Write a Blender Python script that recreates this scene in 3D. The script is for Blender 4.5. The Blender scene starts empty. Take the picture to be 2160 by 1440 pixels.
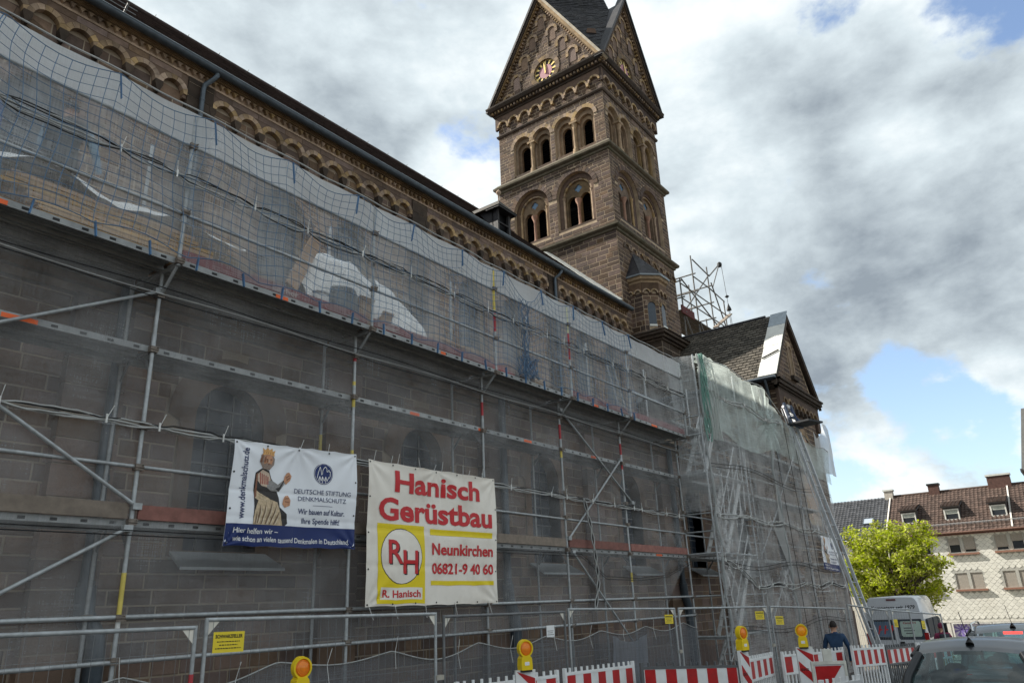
import bpy, bmesh, math, random
from math import sin, cos, pi, sqrt, radians as R
from mathutils import Vector as V, Matrix, noise as mnoise
from mathutils.geometry import tessellate_polygon

scene = bpy.context.scene
COL = scene.collection
rnd = random.Random(11)

# ------------------------------------------------------------------ camera, sky, sun, exposure
CAM = V((0, 0, 2.0))
yaw, pitch, roll = R(53.65), R(19.445), R(-2.389)
fw = V((sin(yaw) * cos(pitch), cos(yaw) * cos(pitch), sin(pitch)))
ri = V((cos(yaw), -sin(yaw), 0))
up = ri.cross(fw)
ri2 = ri * cos(roll) + up * sin(roll)
up2 = up * cos(roll) - ri * sin(roll)
cd = bpy.data.cameras.new('camera')
cam = bpy.data.objects.new('camera', cd)
COL.objects.link(cam)
cam.matrix_world = Matrix(((ri2.x, up2.x, -fw.x, CAM.x), (ri2.y, up2.y, -fw.y, CAM.y), (ri2.z, up2.z, -fw.z, CAM.z), (0, 0, 0, 1)))
cd.sensor_width = 36
cd.lens = 1577.26 / 2160 * 36
cd.clip_end = 3000
scene.camera = cam

SUN_EL, SUN_AZ = R(43.0), math.atan2(1.0, -0.35)          # direction to the sun, measured from +X
sun_dir = V((cos(SUN_EL) * cos(SUN_AZ), cos(SUN_EL) * sin(SUN_AZ), sin(SUN_EL)))
sl = bpy.data.lights.new('sun', 'SUN')
sl.energy = 4.3
sl.angle = R(0.6)
sl.color = (1.0, 0.94, 0.84)
so = bpy.data.objects.new('sun', sl)
COL.objects.link(so)
so.rotation_euler = sun_dir.to_track_quat('Z', 'Y').to_euler()
so.location = (-40, 20, 60)

world = bpy.data.worlds.new('World')
scene.world = world
world.use_nodes = True
def build_sky():
    nt = world.node_tree
    nt.nodes.clear()
    N, L = nt.nodes.new, nt.links.new
    out = N('ShaderNodeOutputWorld')
    sky = N('ShaderNodeTexSky'); sky.sky_type = 'NISHITA'; sky.sun_disc = False
    sky.sun_elevation = SUN_EL
    sky.sun_rotation = pi / 2 - SUN_AZ
    sky.air_density = 1.0; sky.dust_density = 1.6
    b1 = N('ShaderNodeBackground'); b1.inputs[1].default_value = 0.125
    L(sky.outputs[0], b1.inputs[0])
    tc = N('ShaderNodeTexCoord')
    sx = N('ShaderNodeSeparateXYZ'); L(tc.outputs['Generated'], sx.inputs[0])
    def M(op, a, b=None, c=None):
        n = N('ShaderNodeMath'); n.operation = op
        for i, q in enumerate((a, b, c)):
            if q is None: continue
            if isinstance(q, (int, float)): n.inputs[i].default_value = q
            else: L(q, n.inputs[i])
        return n.outputs[0]
    zz = M('ADD', M('MAXIMUM', sx.outputs[2], 0.0), 0.22)
    cb = N('ShaderNodeCombineXYZ')
    hz = M('POWER', M('ADD', M('MAXIMUM', sx.outputs[2], 0.0), 0.30), 0.45)
    L(M('DIVIDE', sx.outputs[0], hz), cb.inputs[0]); L(M('DIVIDE', sx.outputs[1], hz), cb.inputs[1]); L(M('MULTIPLY', sx.outputs[2], 1.55), cb.inputs[2])
    def noise(scale, det, off, rough=0.55, dist=0.0):
        mp = N('ShaderNodeMapping'); mp.inputs['Location'].default_value = off; L(cb.outputs[0], mp.inputs[0])
        n = N('ShaderNodeTexNoise'); n.inputs['Scale'].default_value = scale; n.inputs['Detail'].default_value = det
        n.inputs['Roughness'].default_value = rough; n.inputs['Distortion'].default_value = dist
        L(mp.outputs[0], n.inputs[0]); return n.outputs['Fac']
    n1 = noise(2.3, 9, (3.1, 1.7, 0.4), 0.55, 0.08)
    n1b = noise(2.3, 9, (3.1 - .055, 1.7 + .10, 0.4 + .12), 0.55, 0.08)
    n2 = noise(5.2, 10, (7.3, 4.1, 2.2), 0.60, 0.15)
    n3 = noise(1.7, 6, (1.3, 9.2, 5.0), 0.55, 0.1)
    n4 = noise(15.0, 6, (2.3, 5.2, 1.0), 0.6)
    cov = M('ADD', M('MULTIPLY', n1, 0.54), M('ADD', M('MULTIPLY', n2, 0.38), M('MULTIPLY', n4, 0.08)))
    # a few clearer gaps between the clouds
    for d, w, k in SKY_GAPS:
        dp = N('ShaderNodeVectorMath'); dp.operation = 'DOT_PRODUCT'
        L(tc.outputs['Generated'], dp.inputs[0]); dp.inputs[1].default_value = V(d).normalized()
        mr = N('ShaderNodeMapRange'); mr.interpolation_type = 'SMOOTHSTEP'
        mr.inputs[1].default_value = cos(w); mr.inputs[2].default_value = 1.0
        mr.inputs[3].default_value = 0.0; mr.inputs[4].default_value = k
        L(dp.outputs['Value'], mr.inputs[0])
        cov = M('SUBTRACT', cov, mr.outputs[0])
    rp = N('ShaderNodeMapRange'); rp.interpolation_type = 'SMOOTHSTEP'
    rp.inputs[1].default_value = 0.385; rp.inputs[2].default_value = 0.45
    L(cov, rp.inputs[0])
    # cloud shade: thick parts greyer, edges white
    sh = M('ADD', M('MULTIPLY', n3, 0.46), M('ADD', M('MULTIPLY', n2, 0.50), M('MULTIPLY', n4, 0.14)))
    sh = M('ADD', sh, M('MULTIPLY', M('SUBTRACT', n1b, n1), 0.9))
    for d, w, k in SKY_SHADE:
        dp = N('ShaderNodeVectorMath'); dp.operation = 'DOT_PRODUCT'
        L(tc.outputs['Generated'], dp.inputs[0]); dp.inputs[1].default_value = V(d).normalized()
        mr = N('ShaderNodeMapRange'); mr.interpolation_type = 'SMOOTHSTEP'
        mr.inputs[1].default_value = cos(w); mr.inputs[2].default_value = 1.0
        mr.inputs[3].default_value = 0.0; mr.inputs[4].default_value = k
        L(dp.outputs['Value'], mr.inputs[0]); sh = M('ADD', sh, mr.outputs[0])
    cr = N('ShaderNodeValToRGB')
    e = cr.color_ramp.elements
    e[0].position = 0.40; e[0].color = (0.66, 0.70, 0.71, 1)
    e[1].position = 0.82; e[1].color = (0.20, 0.235, 0.27, 1)
    m = cr.color_ramp.elements.new(0.55); m.color = (0.47, 0.53, 0.56, 1)
    L(sh, cr.inputs[0])
    b2 = N('ShaderNodeBackground'); b2.inputs[1].default_value = 0.80
    L(cr.outputs[0], b2.inputs[0])
    mx = N('ShaderNodeMixShader'); L(rp.outputs[0], mx.inputs[0]); L(b1.outputs[0], mx.inputs[1]); L(b2.outputs[0], mx.inputs[2])
    L(mx.outputs[0], out.inputs[0])
def pixdir(x, y):
    return ri2 * ((x - 1080) / 1577.26) + up2 * ((720 - y) / 1577.26) + fw
SKY_GAPS = [(pixdir(2080, 970), R(6), 0.13), (pixdir(2130, 790), R(4), 0.08), (pixdir(1930, 790), R(4), 0.10), (pixdir(1755, 5), R(4), 0.13), (pixdir(2060, 40), R(6), 0.14), (pixdir(985, 300), R(3), 0.012), (pixdir(900, 200), R(14), -0.03), (pixdir(2110, 400), R(13), -0.10), (pixdir(1600, 250), R(12), -0.05)]
SKY_SHADE = [(pixdir(1960, 690), R(11), 0.08), (pixdir(1700, 480), R(7), 0.06), (pixdir(1900, 330), R(8), 0.06), (pixdir(820, 120), R(16), 0.09), (pixdir(1480, 330), R(9), -0.08), (pixdir(960, 390), R(5), -0.2), (pixdir(2080, 850), R(5), -0.25), (pixdir(1840, 1000), R(5), -0.15), (pixdir(2050, 150), R(9), -0.06)]
build_sky()
scene.view_settings.view_transform = 'Standard'
scene.view_settings.look = 'None'
scene.view_settings.exposure = 1.0
scene.view_settings.gamma = 1.0
scene.view_settings.use_curve_mapping = False
scene.cycles.max_bounces = 8
scene.cycles.transparent_max_bounces = 24
scene.cycles.caustics_reflective = False
scene.cycles.caustics_refractive = False

# ------------------------------------------------------------------ helpers
ROOTM = {}
def tag(o, label=None, cat=None, group=None, kind=None):
    if label: o['label'] = label
    if cat: o['category'] = cat
    if group: o['group'] = group
    if kind: o['kind'] = kind
    return o
def thing(name, label, cat, loc=(0, 0, 0), rz=0.0, group=None, kind=None):
    o = bpy.data.objects.new(name, None)
    COL.objects.link(o)
    o.empty_display_size = 0.2
    m = Matrix.LocRotScale(V(loc), Matrix.Rotation(rz, 3, 'Z'), None)
    o.matrix_world = m
    ROOTM[o.name] = m
    return tag(o, label, cat, group, kind)
def attach(o, parent, local=False):
    """parent o; world-space meshes get the inverse of their thing's matrix"""
    if parent is None: return o
    o.parent = parent
    if not local and parent.name in ROOTM:
        o.matrix_local = ROOTM[parent.name].inverted()
    return o
def link(name, me, parent=None, local=False):
    o = bpy.data.objects.new(name, me)
    COL.objects.link(o)
    return attach(o, parent, local)
def copy_tree(root, loc, rz, label, group=None):
    r = root.copy(); COL.objects.link(r)
    m = Matrix.LocRotScale(V(loc), Matrix.Rotation(rz, 3, 'Z'), None)
    r.matrix_world = m
    ROOTM[r.name] = m
    r['label'] = label
    if group: r['group'] = group
    for ch in list(root.children):
        c = ch.copy(); COL.objects.link(c); c.parent = r
        for gch in ch.children:
            d = gch.copy(); COL.objects.link(d); d.parent = c
    return r

class Fr:
    """a wall frame: u along, v up, n outward"""
    def __init__(s, o, u, v, n): s.o, s.u, s.v, s.n = V(o), V(u).normalized(), V(v).normalized(), V(n).normalized()
    def P(s, u, v, n=0.0): return s.o + s.u * u + s.v * v + s.n * n
def FY(y, x0=0.0, z0=0.0): return Fr((x0, y, z0), (1, 0, 0), (0, 0, 1), (0, -1, 0))        # faces -Y, u = +X
def FX(x, y0=0.0, z0=0.0): return Fr((x, y0, z0), (0, -1, 0), (0, 0, 1), (-1, 0, 0))       # faces -X, u = -Y
def FXp(x, y0=0.0, z0=0.0): return Fr((x, y0, z0), (0, 1, 0), (0, 0, 1), (1, 0, 0))        # faces +X

class MB:
    def __init__(s): s.v, s.f, s.m, s.r, s.sm = [], [], [], [], []
    def add(s, vs, fs, m=0, r=0.5, sm=False):
        b = len(s.v)
        s.v.extend([tuple(p) for p in vs])
        for f in fs:
            s.f.append(tuple(i + b for i in f)); s.m.append(m); s.r.append(r); s.sm.append(sm)
    def hexa(s, c, m=0, r=0.5):      # 8 corners: bottom ring, top ring
        s.add(c, [(3, 2, 1, 0), (4, 5, 6, 7), (0, 1, 5, 4), (1, 2, 6, 5), (2, 3, 7, 6), (3, 0, 4, 7)], m, r)
    def box(s, x0, x1, y0, y1, z0, z1, m=0, r=0.5):
        s.hexa([(x0, y0, z0), (x1, y0, z0), (x1, y1, z0), (x0, y1, z0), (x0, y0, z1), (x1, y0, z1), (x1, y1, z1), (x0, y1, z1)], m, r)
    def fbox(s, F, u0, u1, v0, v1, n0, n1, m=0, r=0.5):
        P = F.P
        s.hexa([P(u0, v0, n0), P(u0, v0, n1), P(u1, v0, n1), P(u1, v0, n0), P(u0, v1, n0), P(u0, v1, n1), P(u1, v1, n1), P(u1, v1, n0)][0:8], m, r)
    def bar(s, a, b, w, h, m=0, r=0.5, upv=(0, 0, 1)):
        a, b = V(a), V(b); d = (b - a).normalized(); upv = V(upv)
        if abs(d.dot(upv)) > 0.97: upv = V((1, 0, 0))
        x = d.cross(upv).normalized() * (w / 2); y = x.cross(d).normalized() * (h / 2)
        s.hexa([a - x - y, a + x - y, a + x + y, a - x + y, b - x - y, b + x - y, b + x + y, b - x + y], m, r)
    def tube(s, a, b, rad, n=8, m=0, r=0.5, cap=True, r2=None):
        a, b = V(a), V(b); d = b - a
        if d.length < 1e-6: return
        d.normalize()
        x = d.orthogonal().normalized(); y = d.cross(x)
        r2 = rad if r2 is None else r2
        A = [a + (x * cos(2 * pi * i / n) + y * sin(2 * pi * i / n)) * rad for i in range(n)]
        B = [b + (x * cos(2 * pi * i / n) + y * sin(2 * pi * i / n)) * r2 for i in range(n)]
        s.add(A + B, [(i, (i + 1) % n, n + (i + 1) % n, n + i) for i in range(n)], m, r, True)
        if cap: s.add(A + B, [tuple(range(n))[::-1], tuple(range(n, 2 * n))], m, r)
    def path(s, pts, rad, n=6, m=0, r=0.5):
        pts = [V(p) for p in pts]; rings = []; x = None
        for i, p in enumerate(pts):
            d = (pts[min(i + 1, len(pts) - 1)] - pts[max(i - 1, 0)])
            d = d.normalized() if d.length > 1e-9 else V((1, 0, 0))
            if x is None: x = d.orthogonal().normalized()
            x = (x - d * x.dot(d))
            x = x.normalized() if x.length > 1e-6 else d.orthogonal().normalized()
            y = d.cross(x)
            rr = rad[i] if isinstance(rad, (list, tuple)) else rad
            rings.append([p + (x * cos(2 * pi * k / n) + y * sin(2 * pi * k / n)) * rr for k in range(n)])
        vs = [q for ring in rings for q in ring]
        fs = [(i * n + k, i * n + (k + 1) % n, (i + 1) * n + (k + 1) % n, (i + 1) * n + k) for i in range(len(pts) - 1) for k in range(n)]
        s.add(vs, fs, m, r, True)
        s.add(rings[0] + rings[-1], [tuple(range(n))[::-1], tuple(range(n, 2 * n))], m, r)
    def lathe(s, c, prof, n=12, m=0, r=0.5, sm=True, ang0=0.0):
        c = V(c); vs = []
        for rad, z in prof: vs += [c + V((rad * cos(2 * pi * k / n + ang0), rad * sin(2 * pi * k / n + ang0), z)) for k in range(n)]
        s.add(vs, [(i * n + k, i * n + (k + 1) % n, (i + 1) * n + (k + 1) % n, (i + 1) * n + k) for i in range(len(prof) - 1) for k in range(n)], m, r, sm)
        s.add([vs[i] for i in range(n)], [tuple(range(n))[::-1]], m, r); s.add(vs[-n:], [tuple(range(n))], m, r)
    def extr(s, F, poly, n0, n1, m=0, r=0.5, back=False):
        """polygon (u,v) in frame F, side walls from n0 to n1 and a front face at n1"""
        k = len(poly)
        A = [F.P(u, v, n0) for u, v in poly]; B = [F.P(u, v, n1) for u, v in poly]
        tri = tessellate_polygon([[V((u, v, 0)) for u, v in poly]])
        ar = sum(poly[i][0] * poly[(i + 1) % k][1] - poly[(i + 1) % k][0] * poly[i][1] for i in range(k))
        fl = ar < 0
        tr = []
        for t in tri:
            a, b, c = [poly[i] for i in t]
            cw = (b[0] - a[0]) * (c[1] - a[1]) - (b[1] - a[1]) * (c[0] - a[0]) < 0
            tr.append(tuple(t)[::-1] if cw else tuple(t))
        s.add(B, tr, m, r)
        if back: s.add(A, [t[::-1] for t in tr], m, r)
        sd = [(i, (i + 1) % k, k + (i + 1) % k, k + i) for i in range(k)]
        if fl: sd = [q[::-1] for q in sd]
        s.add(A + B, sd, m, r)
    def plate(s, F, outer, holes, n, depth, m=0, r=0.5, mr=None, edge=False):
        """front face at n with holes; the holes' reveals go back by depth"""
        loops = [outer] + holes
        pts = [p for l in loops for p in l]
        tri = tessellate_polygon([[V((u, v, 0)) for u, v in l] for l in loops])
        tr = []
        for t in tri:
            a, b, c = [pts[i] for i in t]
            A = (b[0] - a[0]) * (c[1] - a[1]) - (b[1] - a[1]) * (c[0] - a[0])
            if abs(A) < 1e-9: continue
            tr.append(tuple(t)[::-1] if A < 0 else tuple(t))
        s.add([F.P(u, v, n) for u, v in pts], tr, m, r)
        mr = m if mr is None else mr
        for l in (holes + ([outer] if edge else [])):
            k = len(l)
            A = [F.P(u, v, n) for u, v in l]; B = [F.P(u, v, n - depth) for u, v in l]
            s.add(A + B, [(i, (i + 1) % k, k + (i + 1) % k, k + i) for i in range(k)], mr, r)
    def ring(s, F, c, r0, r1, a0, a1, n0, n1, seg=12, m=0, vary=0.25, gap=0.0, r=None):
        """voussoirs between r0 and r1 from angle a0 to a1"""
        for i in range(seg):
            b0 = a0 + (a1 - a0) * i / seg + gap; b1 = a0 + (a1 - a0) * (i + 1) / seg - gap
            bm = (b0 + b1) / 2
            q = [(c[0] + rr * cos(b), c[1] + rr * sin(b)) for rr, b in ((r0, b0), (r1, b0), (r1, bm), (r1, b1), (r0, b1), (r0, bm))]
            s.extr(F, q, n0, n1, m, 0.5 + rnd.uniform(-vary, vary) if r is None else r)
    def grid(s, fn, nu, nv, m=0, r=0.5, sm=True):
        vs = [fn(i / nu, j / nv) for j in range(nv + 1) for i in range(nu + 1)]
        w = nu + 1
        s.add(vs, [(j * w + i, j * w + i + 1, (j + 1) * w + i + 1, (j + 1) * w + i) for j in range(nv) for i in range(nu)], m, r, sm)
    def mesh(s, name, mats):
        me = bpy.data.meshes.new(name)
        me.from_pydata(s.v, [], s.f)
        mats = mats if isinstance(mats, (list, tuple)) else [mats]
        for q in mats: me.materials.append(q)
        me.polygons.foreach_set('material_index', s.m)
        me.polygons.foreach_set('use_smooth', s.sm)
        at = me.attributes.new('rnd', 'FLOAT', 'FACE')
        at.data.foreach_set('value', s.r)
        me.update()
        return me
    def build(s, name, mats, parent=None, local=False, label=None, kind=None, fix=False):
        me = s.mesh(name, mats)
        if fix:
            bm = bmesh.new(); bm.from_mesh(me); bmesh.ops.recalc_face_normals(bm, faces=bm.faces); bm.to_mesh(me); bm.free()
        o = link(name, me, parent, local)
        if label: o['label'] = label
        if kind: o['kind'] = kind
        return o
def arch_poly(uc, hw, v0, vs, n=14, r=None):
    """round-arched opening outline, counter-clockwise"""
    return [(uc - hw, v0), (uc + hw, v0)] + [(uc + hw * cos(pi * i / n), vs + hw * sin(pi * i / n)) for i in range(n + 1)]
def circ(uc, vc, r, n=20): return [(uc + r * cos(2 * pi * i / n), vc + r * sin(2 * pi * i / n)) for i in range(n)]

# ------------------------------------------------------------------ materials
MATS = {}
def mat(name, col=None, rough=0.75, metal=0.0, var=0.18, nscale=6.0, rv=0.0, hue=0.0, bump=0.0, bscale=40.0, stain=0.0, stain_col=(0.02, 0.02, 0.018), sscale=0.8, alpha=None, emit=None, spec=0.3, coat=0.0, transl=0.0):
    if name in MATS: return MATS[name]
    mt = bpy.data.materials.new(name); mt.use_nodes = True
    nt = mt.node_tree; N, L = nt.nodes.new, nt.links.new
    p = nt.nodes['Principled BSDF']; out = nt.nodes['Material Output']
    p.inputs['Roughness'].default_value = rough; p.inputs['Metallic'].default_value = metal
    p.inputs['Specular IOR Level'].default_value = spec
    if coat: p.inputs['Coat Weight'].default_value = coat; p.inputs['Coat Roughness'].default_value = 0.06
    ge = N('ShaderNodeNewGeometry')
    def mix(a, b, f, blend='MIX'):
        n = N('ShaderNodeMix'); n.data_type = 'RGBA'; n.blend_type = blend
        for i, q in ((6, a), (7, b)):
            if isinstance(q, tuple): n.inputs[i].default_value = (*q[:3], 1)
            else: L(q, n.inputs[i])
        if isinstance(f, (int, float)): n.inputs[0].default_value = f
        else: L(f, n.inputs[0])
        return n.outputs[2]
    def noise(sc, det=5, rough=0.6):
        n = N('ShaderNodeTexNoise'); n.inputs['Scale'].default_value = sc; n.inputs['Detail'].default_value = det; n.inputs['Roughness'].default_value = rough
        L(ge.outputs['Position'], n.inputs['Vector']); return n.outputs['Fac']
    def mrange(x, a, b, c, d):
        n = N('ShaderNodeMapRange'); L(x, n.inputs[0])
        for i, q in enumerate((a, b, c, d)): n.inputs[i + 1].default_value = q
        return n.outputs[0]
    c = None
    hsv = N('ShaderNodeHueSaturation'); hsv.inputs['Color'].default_value = (*col, 1)
    vals = None
    if var: vals = mrange(noise(nscale), 0.3, 0.7, 1 - var, 1 + var)
    if rv:
        at = N('ShaderNodeAttribute'); at.attribute_name = 'rnd'
        oi = N('ShaderNodeObjectInfo')
        ad = N('ShaderNodeMath'); ad.operation = 'ADD'; L(at.outputs['Fac'], ad.inputs[0]); L(oi.outputs['Random'], ad.inputs[1])
        fr = N('ShaderNodeMath'); fr.operation = 'FRACT'; L(ad.outputs[0], fr.inputs[0])
        v2 = mrange(fr.outputs[0], 0, 1, 1 - rv, 1 + rv)
        if vals is not None:
            mu = N('ShaderNodeMath'); mu.operation = 'MULTIPLY'; L(vals, mu.inputs[0]); L(v2, mu.inputs[1]); vals = mu.outputs[0]
        else: vals = v2
        if hue:
            m3 = N('ShaderNodeMath'); m3.operation = 'MULTIPLY'; L(fr.outputs[0], m3.inputs[0]); m3.inputs[1].default_value = 7.31
            f3 = N('ShaderNodeMath'); f3.operation = 'FRACT'; L(m3.outputs[0], f3.inputs[0])
            L(mrange(f3.outputs[0], 0, 1, 0.5 - hue, 0.5 + hue), hsv.inputs['Hue'])
            L(mrange(f3.outputs[0], 0, 1, 0.75, 1.2), hsv.inputs['Saturation'])
    if vals is not None: L(vals, hsv.inputs['Value'])
    c = hsv.outputs[0]
    if stain:
        c = mix(c, stain_col, mrange(noise(sscale, 6, 0.65), 0.48, 0.72, 0, stain))
    L(c, p.inputs['Base Color'])
    if bump:
        b = N('ShaderNodeBump'); b.inputs['Strength'].default_value = bump; b.inputs['Distance'].default_value = 0.02
        L(noise(bscale), b.inputs['Height']); L(b.outputs[0], p.inputs['Normal'])
    if emit: p.inputs['Emission Color'].default_value = (*col, 1); p.inputs['Emission Strength'].default_value = emit
    if transl:
        tb = N('ShaderNodeBsdfTranslucent'); L(c, tb.inputs[0])
        ms = N('ShaderNodeMixShader'); ms.inputs[0].default_value = transl
        L(p.outputs[0], ms.inputs[1]); L(tb.outputs[0], ms.inputs[2]); L(ms.outputs[0], out.inputs[0])
    MATS[name] = mt
    return mt
def net_mat(name, col, cover, var=0.12, wscale=30.0, transl=0.5, fine=0.0):
    mt = bpy.data.materials.new(name); mt.use_nodes = True
    nt = mt.node_tree; N, L = nt.nodes.new, nt.links.new
    nt.nodes.clear()
    out = N('ShaderNodeOutputMaterial')
    d = N('ShaderNodeBsdfDiffuse'); d.inputs[0].default_value = (*col, 1)
    t = N('ShaderNodeBsdfTranslucent'); t.inputs[0].default_value = (*col, 1)
    m1 = N('ShaderNodeMixShader'); m1.inputs[0].default_value = transl; L(d.outputs[0], m1.inputs[1]); L(t.outputs[0], m1.inputs[2])
    tr = N('ShaderNodeBsdfTransparent')
    ge = N('ShaderNodeNewGeometry')
    n1 = N('ShaderNodeTexNoise'); n1.inputs['Scale'].default_value = 1.3; n1.inputs['Detail'].default_value = 6; L(ge.outputs['Position'], n1.inputs['Vector'])
    mp = N('ShaderNodeMapping'); mp.inputs['Scale'].default_value = (2.0, 2.0, 40.0); L(ge.outputs['Position'], mp.inputs[0])
    n2 = N('ShaderNodeTexNoise'); n2.inputs['Scale'].default_value = 1.5; n2.inputs['Detail'].default_value = 4; L(mp.outputs[0], n2.inputs['Vector'])
    mp2 = N('ShaderNodeMapping'); mp2.inputs['Scale'].default_value = (40.0, 40.0, 1.0); L(ge.outputs['Position'], mp2.inputs[0])
    n3 = N('ShaderNodeTexNoise'); n3.inputs['Scale'].default_value = 1.5; n3.inputs['Detail'].default_value = 4; L(mp2.outputs[0], n3.inputs['Vector'])
    a = N('ShaderNodeMath'); a.operation = 'ADD'; L(n2.outputs['Fac'], a.inputs[0]); L(n3.outputs['Fac'], a.inputs[1])
    a2 = N('ShaderNodeMath'); a2.operation = 'MULTIPLY_ADD'; L(a.outputs[0], a2.inputs[0]); a2.inputs[1].default_value = 0.5; L(n1.outputs['Fac'], a2.inputs[2])
    mr = N('ShaderNodeMapRange'); L(a2.outputs[0], mr.inputs[0])
    for i, q in enumerate((0.78, 1.22, cover - var, cover + var)): mr.inputs[i + 1].default_value = q
    ms = N('ShaderNodeMixShader'); L(mr.outputs[0], ms.inputs[0]); L(tr.outputs[0], ms.inputs[1]); L(m1.outputs[0], ms.inputs[2])
    L(ms.outputs[0], out.inputs[0])
    return mt
def glass_mat(name, tint, refl=0.25, trans=0.5):
    mt = bpy.data.materials.new(name); mt.use_nodes = True
    nt = mt.node_tree; N, L = nt.nodes.new, nt.links.new
    nt.nodes.clear()
    out = N('ShaderNodeOutputMaterial')
    g = N('ShaderNodeBsdfGlossy'); g.inputs['Roughness'].default_value = 0.03; g.inputs[0].default_value = (0.9, 0.95, 0.95, 1)
    t = N('ShaderNodeBsdfTransparent'); t.inputs[0].default_value = (tint[0] * trans, tint[1] * trans, tint[2] * trans, 1)
    lf = N('ShaderNodeLayerWeight'); lf.inputs[0].default_value = .5; lw = N('ShaderNodeMath'); lw.operation = 'POWER'; L(lf.outputs['Facing'], lw.inputs[0]); lw.inputs[1].default_value = 4.0
    ad = N('ShaderNodeMath'); ad.operation = 'MULTIPLY_ADD'; L(lw.outputs[0], ad.inputs[0]); ad.inputs[1].default_value = 0.8; ad.inputs[2].default_value = refl + .05; ad.use_clamp = True
    ms = N('ShaderNodeMixShader'); L(ad.outputs[0], ms.inputs[0]); L(t.outputs[0], ms.inputs[1]); L(g.outputs[0], ms.inputs[2])
    L(ms.outputs[0], out.inputs[0])
    return mt

STONE = mat('brown_sandstone', (0.100, 0.064, 0.046), 0.85, var=0.22, nscale=5, rv=0.42, hue=0.012, bump=0.5, bscale=25, stain=0.55, stain_col=(0.03, 0.026, 0.024), sscale=0.45)
STONE_RED = mat('red_sandstone', (0.21, 0.145, 0.113), 0.88, var=0.22, nscale=4, rv=0.38, hue=0.012, bump=0.5, bscale=22, stain=0.5, stain_col=(0.035, 0.03, 0.028), sscale=0.5)
TAN = mat('tan_sandstone', (0.32, 0.225, 0.135), 0.85, var=0.25, nscale=4, rv=0.30, hue=0.01, bump=0.4, bscale=25, stain=0.7, stain_col=(0.07, 0.05, 0.035), sscale=0.9)
TAN_NAVE = mat('nave_tan_sandstone', (0.35, 0.245, 0.15), 0.87, var=0.28, nscale=4, rv=0.35, hue=0.01, bump=0.4, bscale=25, stain=0.7, stain_col=(0.08, 0.058, 0.042), sscale=1.1)
NSTONE = mat('nave_brown_sandstone', (0.165, 0.112, 0.083), 0.87, var=0.25, nscale=5, rv=0.40, hue=0.012, bump=0.5, bscale=25, stain=0.55, stain_col=(0.045, 0.038, 0.034), sscale=0.5)
TAN_OLD = mat('weathered_tan_sandstone', (0.215, 0.148, 0.09), 0.87, var=0.28, nscale=4, rv=0.35, hue=0.01, bump=0.4, bscale=25, stain=0.8, stain_col=(0.05, 0.036, 0.028), sscale=1.1)
DARKSTONE = mat('dark_sandstone', (0.065, 0.047, 0.035), 0.9, var=0.35, nscale=3, rv=0.3, bump=0.4, stain=0.7, stain_col=(0.025, 0.022, 0.02), sscale=1.3)  # darker stone; on the gable rakes it paints in the shaded side
MORTAR = mat('lime_mortar', (0.40, 0.31, 0.215), 0.95, var=0.25, nscale=3, stain=0.4, stain_col=(0.12, 0.1, 0.08))
MORTAR_D = mat('grey_mortar', (0.36, 0.295, 0.225), 0.95, var=0.25, nscale=3)
SLATE = mat('dark_slate', (0.028, 0.027, 0.031), 0.55, var=0.3, nscale=9, rv=0.5, bump=0.3, stain=0.25, stain_col=(0.09, 0.085, 0.07), sscale=1.4)
SLATE_B = mat('brown_roof_tile', (0.045, 0.03, 0.028), 0.8, var=0.35, nscale=12, rv=0.4, bump=0.3, stain=0.3, stain_col=(0.12, 0.11, 0.09), sscale=5)
SLATE_L = mat('weathered_slate', (0.092, 0.081, 0.066), 0.75, var=0.3, nscale=6, rv=0.4, bump=0.3, stain=0.25, stain_col=(0.03, 0.03, 0.03), sscale=1.5)
GALV = mat('galvanised_steel', (0.38, 0.40, 0.41), 0.5, 0.35, var=0.2, nscale=14, rv=0.12, stain=0.25, stain_col=(0.2, 0.18, 0.15), sscale=5)
GALV_D = mat('dull_steel', (0.20, 0.205, 0.21), 0.6, 0.3, var=0.2, nscale=9, rv=0.15)
DECKM = mat('steel_deck', (0.33, 0.34, 0.34), 0.55, 0.3, var=0.2, nscale=8, rv=0.15)
ZINC = mat('zinc_sheet', (0.30, 0.345, 0.38), 0.45, 0.4, var=0.15, nscale=4)
ZINC_D = mat('dark_zinc', (0.085, 0.105, 0.125), 0.4, 0.3, var=0.2, nscale=6)
LEADW = mat('pale_lead_sheet', (0.62, 0.62, 0.58), 0.5, 0.1, var=0.1, nscale=3, stain=0.2, stain_col=(0.4, 0.4, 0.36))
WOODB = mat('timber_board', (0.48, 0.30, 0.15), 0.8, var=0.2, nscale=12, rv=0.25, hue=0.01)
WOODG = mat('grey_board', (0.23, 0.19, 0.155), 0.85, var=0.25, nscale=8, rv=0.2)
WOODR = mat('reddish_board', (0.25, 0.115, 0.095), 0.8, var=0.25, nscale=8, rv=0.2)
ORANGE = mat('orange_marking', (0.85, 0.16, 0.05), 0.6, var=0.1)
REDP = mat('red_reflective', (0.46, 0.018, 0.02), 0.4, var=0.15, nscale=8, stain=.3, stain_col=(.25, .05, .045), sscale=6)
WHITEP = mat('white_plastic', (0.80, 0.81, 0.81), 0.45, var=0.06, nscale=10, stain=0.4, stain_col=(0.42, 0.39, 0.34), sscale=5)
GREYP = mat('grey_plastic', (0.12, 0.125, 0.13), 0.5, var=0.1)
YELLOWP = mat('yellow_plastic', (0.78, 0.56, 0.012), 0.4, var=0.06, nscale=6)
AMBER = mat('amber_lens', (0.85, 0.24, 0.015), 0.18, var=0.12, nscale=30, coat=0.6)
BLACK = mat('black_rubber', (0.018, 0.018, 0.019), 0.6, var=0.15)
DARKIN = mat('dark_interior', (0.010, 0.011, 0.013), 0.8, var=0.1)
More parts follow.
